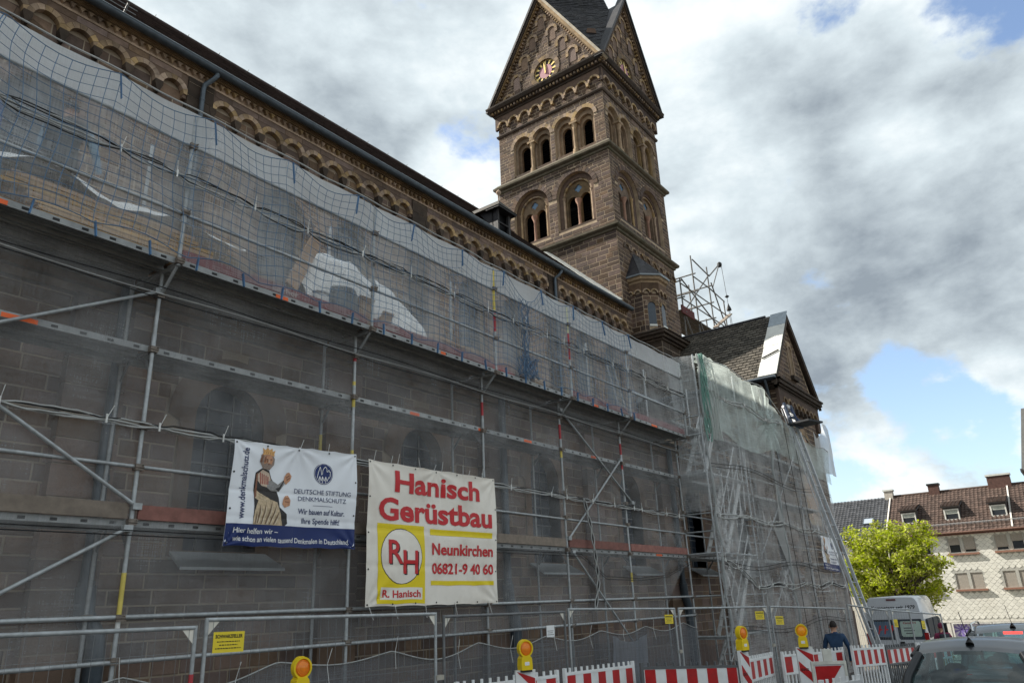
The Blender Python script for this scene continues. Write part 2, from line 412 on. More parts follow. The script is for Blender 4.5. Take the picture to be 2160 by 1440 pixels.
LOUVRE = mat('dark_louvre', (0.04, 0.047, 0.06), 0.6, var=0.2, rv=0.2)
YSIGN = mat('yellow_sign', (0.80, 0.62, 0.04), 0.5, var=0.04)
NAVY = mat('navy_print', (0.012, 0.028, 0.13), 0.45, var=0.06)
BANW = mat('white_banner_vinyl', (0.80, 0.82, 0.86), 0.4, var=0.04, nscale=2)
BANC = mat('cream_banner_vinyl', (0.82, 0.77, 0.69), 0.45, var=0.05, nscale=2, stain=0.35, stain_col=(0.42, 0.33, 0.24), sscale=1.6)
REDT = mat('red_print', (0.55, 0.022, 0.028), 0.45, var=0.04)
YELT = mat('yellow_print', (0.80, 0.62, 0.01), 0.45, var=0.04)
BLKT = mat('black_print', (0.015, 0.015, 0.018), 0.5, var=0.0)
WHT = mat('white_print', (0.78, 0.78, 0.78), 0.5, var=0.0)
BLUET = mat('dark_blue_print', (0.02, 0.035, 0.12), 0.5, var=0.0)

def emit_stones(rects, parent, m, name='stone', limit=300, joined='stonework', depth=0.03, mats=None):
    """rects: (Frame,u0,u1,v0,v1,n_front); the nearest become objects, the rest one joined part"""
    key = lambda q: (q[0].P((q[1] + q[2]) / 2, (q[3] + q[4]) / 2) - CAM).length
    rects = sorted(rects, key=key)
    ch = 0.05
    me = UNIT_STONE.get(m.name)
    if me is None:
        b = MB()
        c0, c1 = 0.5, 0.47
        vs = [(-c0, -c0, 0), (c0, -c0, 0), (c0, c0, 0), (-c0, c0, 0), (-c0, -c0, .7), (c0, -c0, .7), (c0, c0, .7), (-c0, c0, .7), (-c1, -c1 + .02, 1), (c1, -c1 + .02, 1), (c1, c1 - .02, 1), (-c1, c1 - .02, 1)]
        fs = [(0, 1, 5, 4), (1, 2, 6, 5), (2, 3, 7, 6), (3, 0, 4, 7), (4, 5, 9, 8), (5, 6, 10, 9), (6, 7, 11, 10), (7, 4, 8, 11), (8, 9, 10, 11)]
        b.add(vs, fs, 0, 0.0)
        me = b.mesh(name, m); UNIT_STONE[m.name] = me
    inv = ROOTM[parent.name].inverted() if parent.name in ROOTM else Matrix.Identity(4)
    for F, u0, u1, v0, v1, n in rects[:limit]:
        o = bpy.data.objects.new(name, me)
        COL.objects.link(o)
        o.parent = parent
        c = F.P((u0 + u1) / 2, (v0 + v1) / 2, n - depth)
        U, W, Nn = F.u * (u1 - u0), F.v * (v1 - v0), F.n * depth
        o.matrix_local = inv @ Matrix(((U.x, W.x, Nn.x, c.x), (U.y, W.y, Nn.y, c.y), (U.z, W.z, Nn.z, c.z), (0, 0, 0, 1)))
    if len(rects) > limit:
        b = MB()
        for F, u0, u1, v0, v1, n in rects[limit:]:
            e = min(0.012, (u1 - u0) * .2)
            P = F.P
            b.add([P(u0, v0, n - depth), P(u1, v0, n - depth), P(u1, v1, n - depth), P(u0, v1, n - depth), P(u0, v0, n - .006), P(u1, v0, n - .006), P(u1, v1, n - .006), P(u0, v1, n - .006),
                   P(u0 + e, v0 + e, n), P(u1 - e, v0 + e, n), P(u1 - e, v1 - e, n), P(u0 + e, v1 - e, n)],
                  [(0, 1, 5, 4), (1, 2, 6, 5), (2, 3, 7, 6), (3, 0, 4, 7), (4, 5, 9, 8), (5, 6, 10, 9), (6, 7, 11, 10), (7, 4, 8, 11), (8, 9, 10, 11)], 0, rnd.random())
        b.build(joined, m, parent, kind='stuff')
UNIT_STONE = {}
def hole_arch(uc, hw, v0, vs):
    def f(a, b):
        v = (a + b) / 2
        if b <= v0 + 0.02 or v >= vs + hw: return None
        w = hw if v <= vs else sqrt(max(0, hw * hw - (v - vs) ** 2))
        return (uc - w, uc + w)
    return f
def hole_rect(u0, u1, v0, v1):
    return lambda a, b: (u0, u1) if b > v0 + 0.02 and a < v1 - 0.02 else None
def courses(F, u0, u1, v0, v1, ch=0.27, ln=(0.4, 0.8), holes=(), lim=None, n=0.007, joint=0.027, quoin=True):
    out = []
    v = v0
    while v < v1 - 0.06:
        h = ch * rnd.uniform(0.86, 1.16)
        if v + h > v1 - 0.08: h = v1 - v
        a0, a1 = (u0, u1) if lim is None else lim(v + h * .55)
        if a1 - a0 > 0.15:
            segs = [(a0, a1)]
            for hf in holes:
                iv = hf(v, v + h)
                if iv:
                    ns = []
                    for s0, s1 in segs:
                        if iv[1] <= s0 or iv[0] >= s1: ns.append((s0, s1)); continue
                        if iv[0] - s0 > 0.05: ns.append((s0, iv[0]))
                        if s1 - iv[1] > 0.05: ns.append((iv[1], s1))
                    segs = ns
            for s0, s1 in segs:
                u = s0
                first = True
                while u < s1 - 1e-4:
                    w = rnd.uniform(*ln) * (0.6 if first and rnd.random() < .5 else 1)
                    if s1 - (u + w) < ln[0] * 0.55: w = s1 - u
                    if w > 0.05:
                        out.append((F, u + joint / 2, u + w - joint / 2, v + joint / 2, v + h - joint / 2, n + rnd.uniform(-.003, .005)))
                    u += w; first = False
        v += h
    return out
def gz(X): return 0.0 if X < 9 else (-.04 * (X - 9) if X < 27 else -.72 - .055 * (X - 27))
def text_polys(s, size=1.0, bold=0.0, align='LEFT', shear=0.0, sx=1.0):
    """flat letter outlines as (verts2d, faces)"""
    cu = bpy.data.curves.new('t', 'FONT')
    cu.body = s; cu.size = size; cu.align_x = align; cu.offset = bold; cu.shear = shear; cu.resolution_u = 3
    o = bpy.data.objects.new('t', cu); COL.objects.link(o)
    dg = bpy.context.evaluated_depsgraph_get()
    me = bpy.data.meshes.new_from_object(o.evaluated_get(dg))
    vs = [(v.co.x * sx, v.co.y) for v in me.vertices]; fs = [tuple(p.vertices) for p in me.polygons]
    bpy.data.objects.remove(o); bpy.data.curves.remove(cu); bpy.data.meshes.remove(me)
    return vs, fs
def put_text(mb, s, fn, u, v, width=None, height=0.1, bold=0.0, m=0, align='LEFT', shear=0.0, rot=False, n=0.006, sub=0.05):
    """fit the text to height (cap) and width; fn(u,v,n) gives the point"""
    vs, fs = text_polys(s, 1.0, bold, 'LEFT', shear)
    if not vs: return
    x0 = min(p[0] for p in vs); x1 = max(p[0] for p in vs)
    k = height / 0.72
    kx = k if width is None else width / (x1 - x0)
    off = {'LEFT': 0, 'CENTER': -(x1 - x0) * kx / 2, 'RIGHT': -(x1 - x0) * kx}[align]
    bm = bmesh.new()
    bv = [bm.verts.new(((x - x0) * kx + off, y * k, 0)) for x, y in vs]
    for f in fs:
        try: bm.faces.new([bv[i] for i in f])
        except ValueError: pass
    bmesh.ops.triangulate(bm, faces=bm.faces[:])
    for _ in range(4):
        ed = [e for e in bm.edges if e.calc_length() > sub]
        if not ed: break
        bmesh.ops.subdivide_edges(bm, edges=ed, cuts=1)
        bmesh.ops.triangulate(bm, faces=bm.faces[:])
    bm.verts.index_update()
    pts = [fn(u - q.co.y, v + q.co.x, n) if rot else fn(u + q.co.x, v + q.co.y, n) for q in bm.verts]
    mb.add(pts, [tuple(q.index for q in f.verts) for f in bm.faces], m)
    bm.free()
# ------------------------------------------------------------------ ground
def build_ground():
    xs = [-400, -60, -30, -8, 0, 4, 9, 12, 15, 18, 21, 24, 27, 32, 40, 50, 60, 72, 90, 140, 300, 700, 1500]
    def sheet(name, y0, y1, dz, m, ny=6, x0=-60, x1=140, flat=False):
        b = MB(); X = [x for x in xs if x0 <= x <= x1]
        vs = []
        for x in X:
            for j in range(ny + 1): vs.append((x, y0 + (y1 - y0) * j / ny, gz(min(x, 90)) + dz))
        w = ny + 1
        b.add(vs, [(i * w + j, (i + 1) * w + j, (i + 1) * w + j + 1, i * w + j + 1) for i in range(len(X) - 1) for j in range(ny)])
        return tag(b.build(name, m), kind='structure')
    asphalt = mat('asphalt', (0.05, 0.05, 0.052), 0.9, var=0.25, nscale=3, bump=0.5, bscale=120, stain=0.4, stain_col=(0.03, 0.03, 0.03))
    paving = mat('grey_paving', (0.16, 0.15, 0.14), 0.9, var=0.25, nscale=2.5, bump=0.4, bscale=60)
    soil = mat('bare_ground', (0.11, 0.095, 0.075), 0.95, var=0.3, nscale=1.0)
    sheet('ground', -900, 1200, -0.16, soil, 6, -400, 1500)
    sheet('road', -8, 4.6, -0.12, asphalt)
    sheet('pavement', 4.75, 9.6, 0.0, paving)
    k = MB()
    X = [x for x in xs if -30 <= x <= 72]
    for a, b in zip(X[:-1], X[1:]):
        k.hexa([(a, 4.6, gz(a) - .2), (b, 4.6, gz(b) - .2), (b, 4.76, gz(b) - .2), (a, 4.76, gz(a) - .2), (a, 4.6, gz(a) + .006), (b, 4.6, gz(b) + .006), (b, 4.76, gz(b) + .006), (a, 4.76, gz(a) + .006)])
    tag(k.build('kerb', mat('kerb_stone', (0.25, 0.245, 0.235), 0.85)), kind='structure')
build_ground()

# ------------------------------------------------------------------ bell tower
def build_tower():
    X0, X1, Y0, Y1 = 31.25, 38.05, 16.0, 23.55
    t = thing('bell_tower', 'tall square brown sandstone bell tower with clock gables and slate spire', 'church tower', ((X0 + X1) / 2, (Y0 + Y1) / 2, 0))
    YC, XC = 19.78, 34.75
    W = FX(X0); S = FY(Y0)                    # W: u = -Y ; S: u = X
    rects = []
    wall = MB()
    def faces(z0, z1, ins):
        """two visible faces, with inset; frames and u-ranges"""
        return [(FX(X0 + ins), -Y1 + ins, -Y0 - ins), (FY(Y0 + ins), X0 + ins, X1 - ins)]
    def backing(z0, z1, ins, holesW=(), holesS=()):
        for (F, a, b), hs in zip(faces(z0, z1, ins), (holesW, holesS)):
            wall.plate(F, [(a, z0), (b, z0), (b, z1), (a, z1)], list(hs), 0.0, 0.30)
        F2 = FXp(X1 - ins); wall.add([F2.P(Y0 + ins, z0), F2.P(Y1 - ins, z0), F2.P(Y1 - ins, z1), F2.P(Y0 + ins, z1)], [(0, 1, 2, 3)])
        wall.add([(X0 + ins, Y1 - ins, z0), (X1 - ins, Y1 - ins, z0), (X1 - ins, Y1 - ins, z1), (X0 + ins, Y1 - ins, z1)], [(3, 2, 1, 0)])
    # --- lower shaft
    backing(0, 20.2, 0.0)
    for F, a, b in faces(0, 0, 0.0): rects += courses(F, a, b, 9.5, 20.15, 0.245, (0.4, 0.75))
    # --- middle stage with the two twin openings
    ins = 0.05
    mid_spring, mid_r = 23.3, 1.2
    def mid_windows(F, c0, c1, zs=mid_spring):
        hs = []
        for c in (c0, c1): hs.append(arch_poly(c, mid_r, 21.12, zs, 18))
        return hs
    wc = (-21.28, -18.32); sc = (33.2, 36.05)
    backing(20.2, 25.3, ins, mid_windows(None, *wc), mid_windows(None, *sc))
    for (F, a, b), cc in zip(faces(0, 0, ins), (wc, sc)):
        hol = []
        for c in cc:
            hol.append(hole_arch(c, 1.46, mid_spring - .1, mid_spring)); hol.append(hole_rect(c - mid_r, c + mid_r, 21.12, mid_spring - .1))
        rects += courses(F, a, b, 20.55, 25.05, 0.22, (0.35, 0.68), hol)
        for c in cc:
            w = MB()
            w.ring(F, (c, mid_spring), mid_r, 1.47, 0, pi, -0.05, 0.035, 17, 0, 0.4, gap=0.008)
            # first order: brown band, second: tan roll, tympanum plate
            w.plate(F, arch_poly(c, mid_r - .002, 21.13, mid_spring, 18), [arch_poly(c, 0.95, 21.25, mid_spring - .02, 18)], -0.22, 0.16, 1, 0.4)
            w.ring(F, (c, mid_spring - .02), 0.84, 0.95, 0, pi, -0.40, -0.27, 16, 2, 0.2)
            for sgn in (-1, 1):
                w.tube(F.P(c + sgn * .9, 21.3, -.30), F.P(c + sgn * .9, 23.2, -.30), .07, 8, 2)
                w.tube(F.P(c + sgn * .9, 23.1, -.30), F.P(c + sgn * .9, 23.3, -.30), .07, 8, 2, r2=.12)
            o = w.build('window_arch', [STONE, STONE, TAN], t)
            ty = MB()
            hl = [arch_poly(c - .42, .31, 21.3, 22.95, 12), arch_poly(c + .42, .31, 21.3, 22.95, 12)]
            q = []
            for k in range(24):
                aa = 2 * pi * k / 24
                q.append((c + (.17 + .07 * abs(cos(2 * aa))) * cos(aa), 23.68 + (.17 + .07 * abs(cos(2 * aa))) * sin(aa)))
            hl.append(q)
            ty.plate(F, arch_poly(c, 0.95, 21.26, mid_spring - .02, 18), hl, -0.38, 0.22, 0)
            ty.fbox(F, c - 1.2, c + 1.2, 21.0, 21.26, -.4, -.02, 1)
            typ = ty.build('tympanum', [TAN_OLD, STONE], o)
            cl = MB()
            cl.lathe(F.P(c, 0, -.34), [(.15, 21.27), (.15, 21.36), (.10, 21.45), (.085, 21.5), (.08, 22.55), (.10, 22.6), (.09, 22.64), (.19, 22.88), (.2, 22.97)], 10)
            cl.build('colonnette', mat('pink_sandstone', (0.30, 0.175, 0.125), 0.85, var=0.2, nscale=4), o)
            lv = MB()
            lv.fbox(F, c - 1, c + 1, 21.1, 24.2, -0.98, -0.92, 1)
            for k in range(13):
                z = 21.35 + k * .155
                lv.add([F.P(c - .8, z, -.62), F.P(c + .8, z, -.62), F.P(c + .8, z + .12, -.80), F.P(c - .8, z + .12, -.80)], [(0, 1, 2, 3)], 0, rnd.random())
            lv.fbox(F, c - .28, c + .28, 23.4, 23.98, -.47, -.44, 2)
            lv.build('louvre', [LOUVRE, DARKIN, mat('blue_tracery_glass', (0.12, 0.20, 0.30), 0.25, var=.1)], o)
    # --- belfry with paired openings
    ins = 0.12
    bc = 0.685
    wp = (-21.04, -18.10); sp = (33.1, 36.05)
    rr = 0.64
    def pair_poly(c):
        pl = [(c - bc - rr, 25.66), (c + bc + rr, 25.66)]
        a_in = math.acos(min(1, bc / rr)) if bc < rr else 0
        pl += [(c + bc + rr * cos(pi * i / 12), 27.72 + rr * sin(pi * i / 12)) for i in range(13)]
        if bc >= rr: pass
        pl += [(c - bc + rr * cos(pi * i / 12), 27.72 + rr * sin(pi * i / 12)) for i in range(13)]
        return pl
    backing(25.3, 29.05, ins, [pair_poly(c) for c in wp], [pair_poly(c) for c in sp])
    for (F, a, b), cc in zip(faces(0, 0, ins), (wp, sp)):
        hol = []
        for c in cc:
            hol.append(hole_rect(c - bc - rr, c + bc + rr, 25.66, 27.72))
            for s_ in (-1, 1): hol.append(hole_arch(c + s_ * bc, .86, 27.66, 27.72))
        rects += courses(F, a, b, 25.66, 28.98, 0.21, (0.3, 0.62), hol)
        for c in cc:
            w = MB()
            for s_ in (-1, 1):
                u = c + s_ * bc
                w.ring(F, (u, 27.72), rr, .86, 0.0 if s_ > 0 else 0.16, pi - (0.16 if s_ > 0 else 0), -0.04, 0.04 + .004 * s_, 11, 0, .25, gap=.006)
            w.plate(F, pair_poly(c), [arch_poly(c - bc, .47, 25.9, 27.6, 14), arch_poly(c + bc, .47, 25.9, 27.6, 14)], -.2, .16, 0, .3)
            w.plate(F, [(c - bc - .6, 25.8), (c + bc + .6, 25.8), (c + bc + .6, 28.2), (c - bc - .6, 28.2)], [arch_poly(c - bc, .31, 26.1, 27.5, 14), arch_poly(c + bc, .31, 26.1, 27.5, 14)], -.36, .2, 1, .6)
            w.fbox(F, c - bc - rr, c + bc + rr, 25.62, 25.92, -.36, -.03, 2)
            o = w.build('window_arch', [TAN, TAN_OLD, STONE], t)
            cl = MB()
            cl.lathe(F.P(c, 0, -.08), [(.21, 25.62), (.21, 25.78), (.17, 25.85), (.19, 25.95), (.12, 26.05), (.11, 26.1), (.105, 27.25), (.13, 27.3), (.11, 27.34), (.2, 27.6), (.2, 27.62)], 10)
            cl.fbox(F, c - .26, c + .26, 27.62, 27.75, -.3, .12)
            cl.build('column', TAN, o)
            lv = MB()
            lv.fbox(F, c - 1.4, c + 1.4, 25.7, 28.4, -.86, -.8, 1)
            for k in range(12):
                z = 26.06 + k * .155
                lv.add([F.P(c - 1.1, z, -.5), F.P(c + 1.1, z, -.5), F.P(c + 1.1, z + .12, -.68), F.P(c - 1.1, z + .12, -.68)], [(0, 1, 2, 3)], 0, rnd.random())
            lv.build('louvre', [LOUVRE, DARKIN], o)
    # --- frieze stage with round-arched corbel table
    ins = 0.12
    backing(29.05, 31.1, ins)
    for F, a, b in faces(0, 0, ins):
        nA = 9 if F.n.x < -.5 else 8
        p = (b - a) / nA
        rects += courses(F, a, b, 29.15, 30.12, 0.21, (0.3, 0.6))
        fz = MB()
        poly = [(a - .14, 30.42), (a - .14, 29.55)]
        for i in range(nA):
            c = a + p * (i + .5)
            poly += [(c - .30 + .0, 29.62)] + [(c - .30 * cos(pi * k / 10), 29.68 + .30 * sin(pi * k / 10)) for k in range(11)] + [(c + .30, 29.62)]
        poly += [(b + .14, 29.55), (b + .14, 30.42)]
        fz.extr(F, poly, -.02, .14, 0, .4)
        o = fz.build('arch_frieze', STONE, t)
        for i in range(nA):
            c = a + p * (i + .5)
            r = MB(); r.ring(F, (c, 29.68), .29, .405, 0, pi, .02, .165 + .003 * (i % 2), 9, 0, .25)
            r.build('arch', TAN, o)
            if i:
                r = MB(); r.extr(F, [(c - p / 2 - .1, 29.69), (c - p / 2 - .06, 29.48), (c - p / 2 + .06, 29.48), (c - p / 2 + .1, 29.69)], .0, .19, 0)
                r.build('corbel', TAN, o)
    # --- string courses and cornice
    def band(name, z0, z1, prof, ins, m, dent=False, parent=t):
        """prof: list of (out, z) from bottom to top, run round the four sides"""
        b = MB()
        ring_pts = []
        for o_, z in prof:
            e = o_ - ins
            ring_pts.append([(X0 - e, Y0 - e, z), (X1 + e, Y0 - e, z), (X1 + e, Y1 + e, z), (X0 - e, Y1 + e, z)])
        vs = [q for r_ in ring_pts for q in r_]
        b.add(vs, [(i * 4 + k, i * 4 + (k + 1) % 4, (i + 1) * 4 + (k + 1) % 4, (i + 1) * 4 + k) for i in range(len(prof) - 1) for k in range(4)], 0, .5)
        return b.build(name, m, parent)
    MOSSY = mat('mossy_ledge_stone', (0.125, 0.105, 0.075), 0.9, var=0.3, nscale=3, stain=.8, stain_col=(0.06, 0.065, 0.035), sscale=1.6)
    band('string_course', 0, 0, [(0, 20.12), (.08, 20.16), (.1, 20.26), (.2, 20.30), (.26, 20.36), (.27, 20.48), (.0, 20.62)], 0, MOSSY)
    band('string_course', 0, 0, [(0, 25.05), (.08, 25.1), (.1, 25.2), (.2, 25.24), (.27, 25.3), (.28, 25.42), (.06, 25.66)], 0.05, MOSSY)
    band('string_course', 0, 0, [(0, 28.94), (.07, 28.97), (.11, 29.06), (.11, 29.12), (.0, 29.18)], 0.12, DARKSTONE)
    band('cornice', 0, 0, [(.1, 30.38), (.2, 30.44), (.2, 30.56), (.3, 30.58), (.3, 30.74), (.46, 30.80), (.55, 30.98), (.56, 31.08), (.2, 31.13)], 0.12, DARKSTONE)
    dn = MB()
    for F, a, b in faces(0, 0, .12):
        k = a - .2
        while k < b + .2: dn.fbox(F, k, k + .11, 30.59, 30.73, .2, .40, 0, rnd.random()); k += .24
    dn.build('dentil_row', TAN_OLD, t, kind='stuff')
    # --- gables
    GZ, PK = 31.1, 37.45
    for F, a, b, nm in ((FX(X0 + .02), -Y1 - .05, -Y0 + .05, 0), (FY(Y0 + .02), X0 - .05, X1 + .05, 1)):
        c = (a + b) / 2; hw = (b - a) / 2
        sl = (PK - GZ) / hw
        gb = MB(); ck = (c + (.05 if nm == 0 else -.2), 32.1)
        gb.plate(F, [(a, GZ), (b, GZ), (c, PK)], [circ(ck[0], ck[1], .79, 24)], 0, .25)
        o = gb.build('gable', MORTAR, t)
        lim = lambda v, c=c, hw=hw, sl=sl: (c - hw + (v - GZ) / sl + .25, c + hw - (v - GZ) / sl - .25)
        hc = lambda A, B, ck=ck: (lambda v: None if abs(v - ck[1]) > 1.02 else (ck[0] - sqrt(1.03 ** 2 - (v - ck[1]) ** 2), ck[0] + sqrt(1.03 ** 2 - (v - ck[1]) ** 2)))((A + B) / 2)
        rects += courses(F, a, b, GZ + .02, PK - .3, 0.21, (0.3, 0.6), [hc], lim)
        r = MB(); r.ring(F, ck, .785, 1.06, 0, 2 * pi, -.05, .05, 22, 0, .3, gap=.004); r.build('clock_surround', TAN_OLD, o)
        # stepped blind arches climbing with the rake
        for j, (du, v) in enumerate([(0, 35.85), (.72, 34.7), (-.72, 34.7), (1.36, 33.55), (-1.36, 33.55), (2.02, 32.42), (-2.02, 32.42), (2.72, 31.3), (-2.72, 31.3)]):
            r = MB(); u = c + du
            sg = 1 if du > 0 else -1
            r.ring(F, (u, v), .25, .42, 0, pi, .0, .075 + .002 * (j % 3), 8, 0, .25)
            if v > 31.5:
                r.fbox(F, u + .25, u + .42, v - .24, v, .0, .072); r.fbox(F, u - .42, u - .25, v - .24, v, .0, .074)
                q = u - sg * .25
                r.fbox(F, min(q, q - sg * .05), max(q, q - sg * .05), v - 1.0, v - .24, .0, .06, 1)
                r.fbox(F, u - .25, u + .25, v - .7, v + .2, .019, .027, 2, .3)
            r.build('blind_arch', [TAN, DARKSTONE, STONE_RED], o)
        # rake mouldings and coping
        for s_ in (-1, 1):
            e0, e1 = V((c + s_ * (hw + .42), GZ - .25)), V((c, PK + .35))
            d = (e1 - e0).normalized(); nn = V((-d.y, d.x)) * (1 if s_ < 0 else -1)
            def strip(mm, o0, o1, n0, n1, mtl, nmn):
                b_ = MB()
                q = [e0 - nn * o0, e1 - nn * o0 * 1.0, e1 - nn * o1, e0 - nn * o1]
                q[1] = V((c, (e1 - nn * o0).y + (c - (e1 - nn * o0).x) * d.y / d.x)); q[2] = V((c, (e1 - nn * o1).y + (c - (e1 - nn * o1).x) * d.y / d.x))
                b_.extr(F, [(p.x, p.y) for p in q], n0, n1, 0)
                b_.build(nmn, mtl, o)
            strip(0, .0, .14, -.10, .42, mat('sunlit_coping_stone', (0.42, 0.37, 0.29), .8, var=.25, nscale=3, stain=.5, stain_col=(.12, .10, .08)) if s_ > 0 and nm == 0 else SLATE, 'coping')  # sunlight put into the colour: paler on the west gable's right rake
            strip(0, .14, .30, -.05, .34, TAN if (nm == 0 and s_ > 0) else DARKSTONE, 'rake_moulding')  # tan paints the sunlit rake, dark stone the shaded ones
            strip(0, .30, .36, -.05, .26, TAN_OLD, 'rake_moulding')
            dr = MB(); L = (e1 - e0).length
            k = .9
            while k < L - .8:
                p0 = e0 + d * k - nn * .37; p1 = e0 + d * (k + .11) - nn * .37; p2 = p1 - nn * .12; p3 = p0 - nn * .12
                dr.extr(F, [(p.x, p.y) for p in (p0, p1, p2, p3)], 0, .17, 0, rnd.random()); k += .23
            dr.build('dentil_row', TAN if s_ > 0 else TAN_OLD, o, kind='stuff')  # right-hand row in lighter tan, following the painted sun
        # clock
        cm = MB()
        cm.extr(F, circ(ck[0], ck[1], .78, 28), -.14, -.09, 0)
        co = cm.build('clock_face', mat('black_clock_face', (0.018, 0.016, 0.016), .5), t)
        GOLD = mat('gilded_metal', (0.78, 0.58, 0.22), 0.35, 0.6, var=.1)
        for k in range(12):
            aa = pi / 2 - k * pi / 6
            b_ = MB(); d_ = V((cos(aa), sin(aa))); pn = V((-d_.y, d_.x))
            pts = [d_ * .48 - pn * .04, d_ * .48 + pn * .04, d_ * .74 + pn * .075, d_ * .74 - pn * .075]
            b_.extr(F, [(ck[0] + p.x, ck[1] + p.y) for p in pts], -.09, -.06, 0)
            b_.build('hour_mark', GOLD, co)
        b_ = MB(); b_.extr(F, circ(ck[0], ck[1], .46, 24), -.09, -.065, 0)
        b_.ring(F, ck, .735, .77, 0, 2 * pi, -.09, -.07, 24, 1, 0)
        b_.build('clock_disc', [mat('rose_clock_disc', (0.42, 0.19, 0.22), .5, var=.08), GOLD], co)
        for aa, ln_, w_ in ((R(97), .66, .05), (R(84), .46, .06)):
            b_ = MB(); d_ = V((cos(aa), sin(aa))); pn = V((-d_.y, d_.x))
            pts = [-d_ * .16 - pn * w_ * .7, d_ * ln_ * .55 - pn * w_, d_ * ln_, d_ * ln_ * .55 + pn * w_, -d_ * .16 + pn * w_ * .7]
            b_.extr(F, [(ck[0] + p.x, ck[1] + p.y) for p in pts][::1], -.05 + (.03 if ln_ > .5 else 0), -.03 + (.03 if ln_ > .5 else 0), 0)
            b_.build('clock_hand', GOLD, co)
    # --- spire
    Cw = V((X0 - .28, Y0 - .28, 31.0)); ap = V((XC, YC, 47.5))
    def slate_tri(b, A, B, C, n, m=0):
        """slates laid on triangle A (low tip) - B, C (upper edge)"""
        nr = (B - A).cross(C - A).normalized()
        if nr.dot(CAM - A) < 0: nr = -nr
        rows = n
        for i in range(rows):
            t0, t1 = i / rows, (i + 1.25) / rows
            L0, R0, L1, R1 = A.lerp(B, t0), A.lerp(C, t0), A.lerp(B, min(t1, 1)), A.lerp(C, min(t1, 1))
            wid = (R1 - L1).length; k = max(1, int(wid / .3))
            off = .5 * (i % 2)
            for j in range(-1, k + 1):
                f0, f1 = max(0, (j + off) / k), min(1, (j + off + .96) / k)
                if f1 - f0 < .02: continue
                h = .035 + rnd.uniform(0, .02)
                b.add([L0.lerp(R0, f0) + nr * h, L0.lerp(R0, f1) + nr * h, L1.lerp(R1, f1) + nr * .012, L1.lerp(R1, f0) + nr * .012], [(0, 1, 2, 3)], m, rnd.random())
                b.add([L0.lerp(R0, f0) + nr * h, L0.lerp(R0, f1) + nr * h, L0.lerp(R0, f1), L0.lerp(R0, f0)], [(3, 2, 1, 0)], m, .2)
    sp_ = MB(); base = MB()
    corners = [V((X0 - .28, Y0 - .28, 31.0)), V((X1 + .28, Y0 - .28, 31.0)), V((X1 + .28, Y1 + .28, 31.0)), V((X0 - .28, Y1 + .28, 31.0))]
    mids = [V((XC, Y0 + .85, PK + .1)), V((X1 - .7, YC, PK + .1)), V((XC, Y1 - .7, PK + .1)), V((X0 + .62, YC, PK + .1))]
    outs = [V((XC, Y0 - .3, PK + .1)), V((X1 + .3, YC, PK + .1)), V((XC, Y1 + .3, PK + .1)), V((X0 - .3, YC, PK + .1))]
    for i in range(4):
        a, b_ = mids[i - 1], mids[i]
        base.add([corners[i], b_, a], [(0, 1, 2)]); base.add([a, b_, ap], [(0, 1, 2)])
        base.add([corners[i], outs[i], b_], [(0, 1, 2)]); base.add([corners[i], a, outs[i - 1]], [(0, 1, 2)])
    so_ = base.build('spire', SLATE, t)
    slate_tri(sp_, corners[0], mids[3], mids[0], 34)
    for i in (0, 3):     # the upper faces that can be seen
        a, b_ = mids[i - 1], mids[i]
        nr = (b_ - a).cross(ap - a).normalized()
        for k in range(26):
            t0, t1 = k / 60, (k + 1.2) / 60
            L0, R0, L1, R1 = a.lerp(ap, t0), b_.lerp(ap, t0), a.lerp(ap, t1), b_.lerp(ap, t1)
            kk = max(2, int((R0 - L0).length / .3))
            for j in range(kk):
                f0, f1 = j / kk, (j + .95) / kk
                h = .04 + rnd.uniform(0, .02)
                sp_.add([L0.lerp(R0, f0) + nr * h, L0.lerp(R0, f1) + nr * h, L1.lerp(R1, f1) + nr * .01, L1.lerp(R1, f0) + nr * .01], [(0, 1, 2, 3)], 0, rnd.random())
    sp_.build('slate_covering', SLATE, so_, kind='stuff')
    # little roof hatch on the spire
    nrm = (mids[3] - corners[0]).cross(mids[0] - corners[0]).normalized()
    if nrm.dot(CAM - corners[0]) < 0: nrm = -nrm
    hc_ = corners[0].lerp((mids[3] + mids[0]) / 2, .42)
    Fh = Fr(hc_, V((1, -1, 0)), V((0, 0, 1)), V((-1, -1, 0)))
    hb = MB(); hb.extr(Fh, [(-.3, -.2), (.3, -.2), (.24, .12), (-.24, .12)], -.5, .2, 0); hb.build('roof_hatch', mat('rusty_sheet', (0.11, 0.07, 0.05), .8), so_)
    wall.build('wall_backing', MORTAR, t)
    # --- octagonal stair turret on the south face
    tc = V((33.1, 15.75, 0)); ap_ = 1.0
    def octo(r, z): return [V((tc.x + r / cos(pi / 8) * cos(pi / 8 + k * pi / 4), tc.y + r / cos(pi / 8) * sin(pi / 8 + k * pi / 4), z)) for k in range(8)]
    tb = MB()
    A, B = octo(ap_, 14.0), octo(ap_, 17.6)
    tb.add(A + B, [(k, (k + 1) % 8, 8 + (k + 1) % 8, 8 + k) for k in range(8)])
    to = tb.build('stair_turret', MORTAR, t)
    trects = []
    side = 2 * ap_ * math.tan(pi / 8)
    for k in (3, 4, 5, 6):
        ang = k * pi / 4 + pi / 4 if False else None
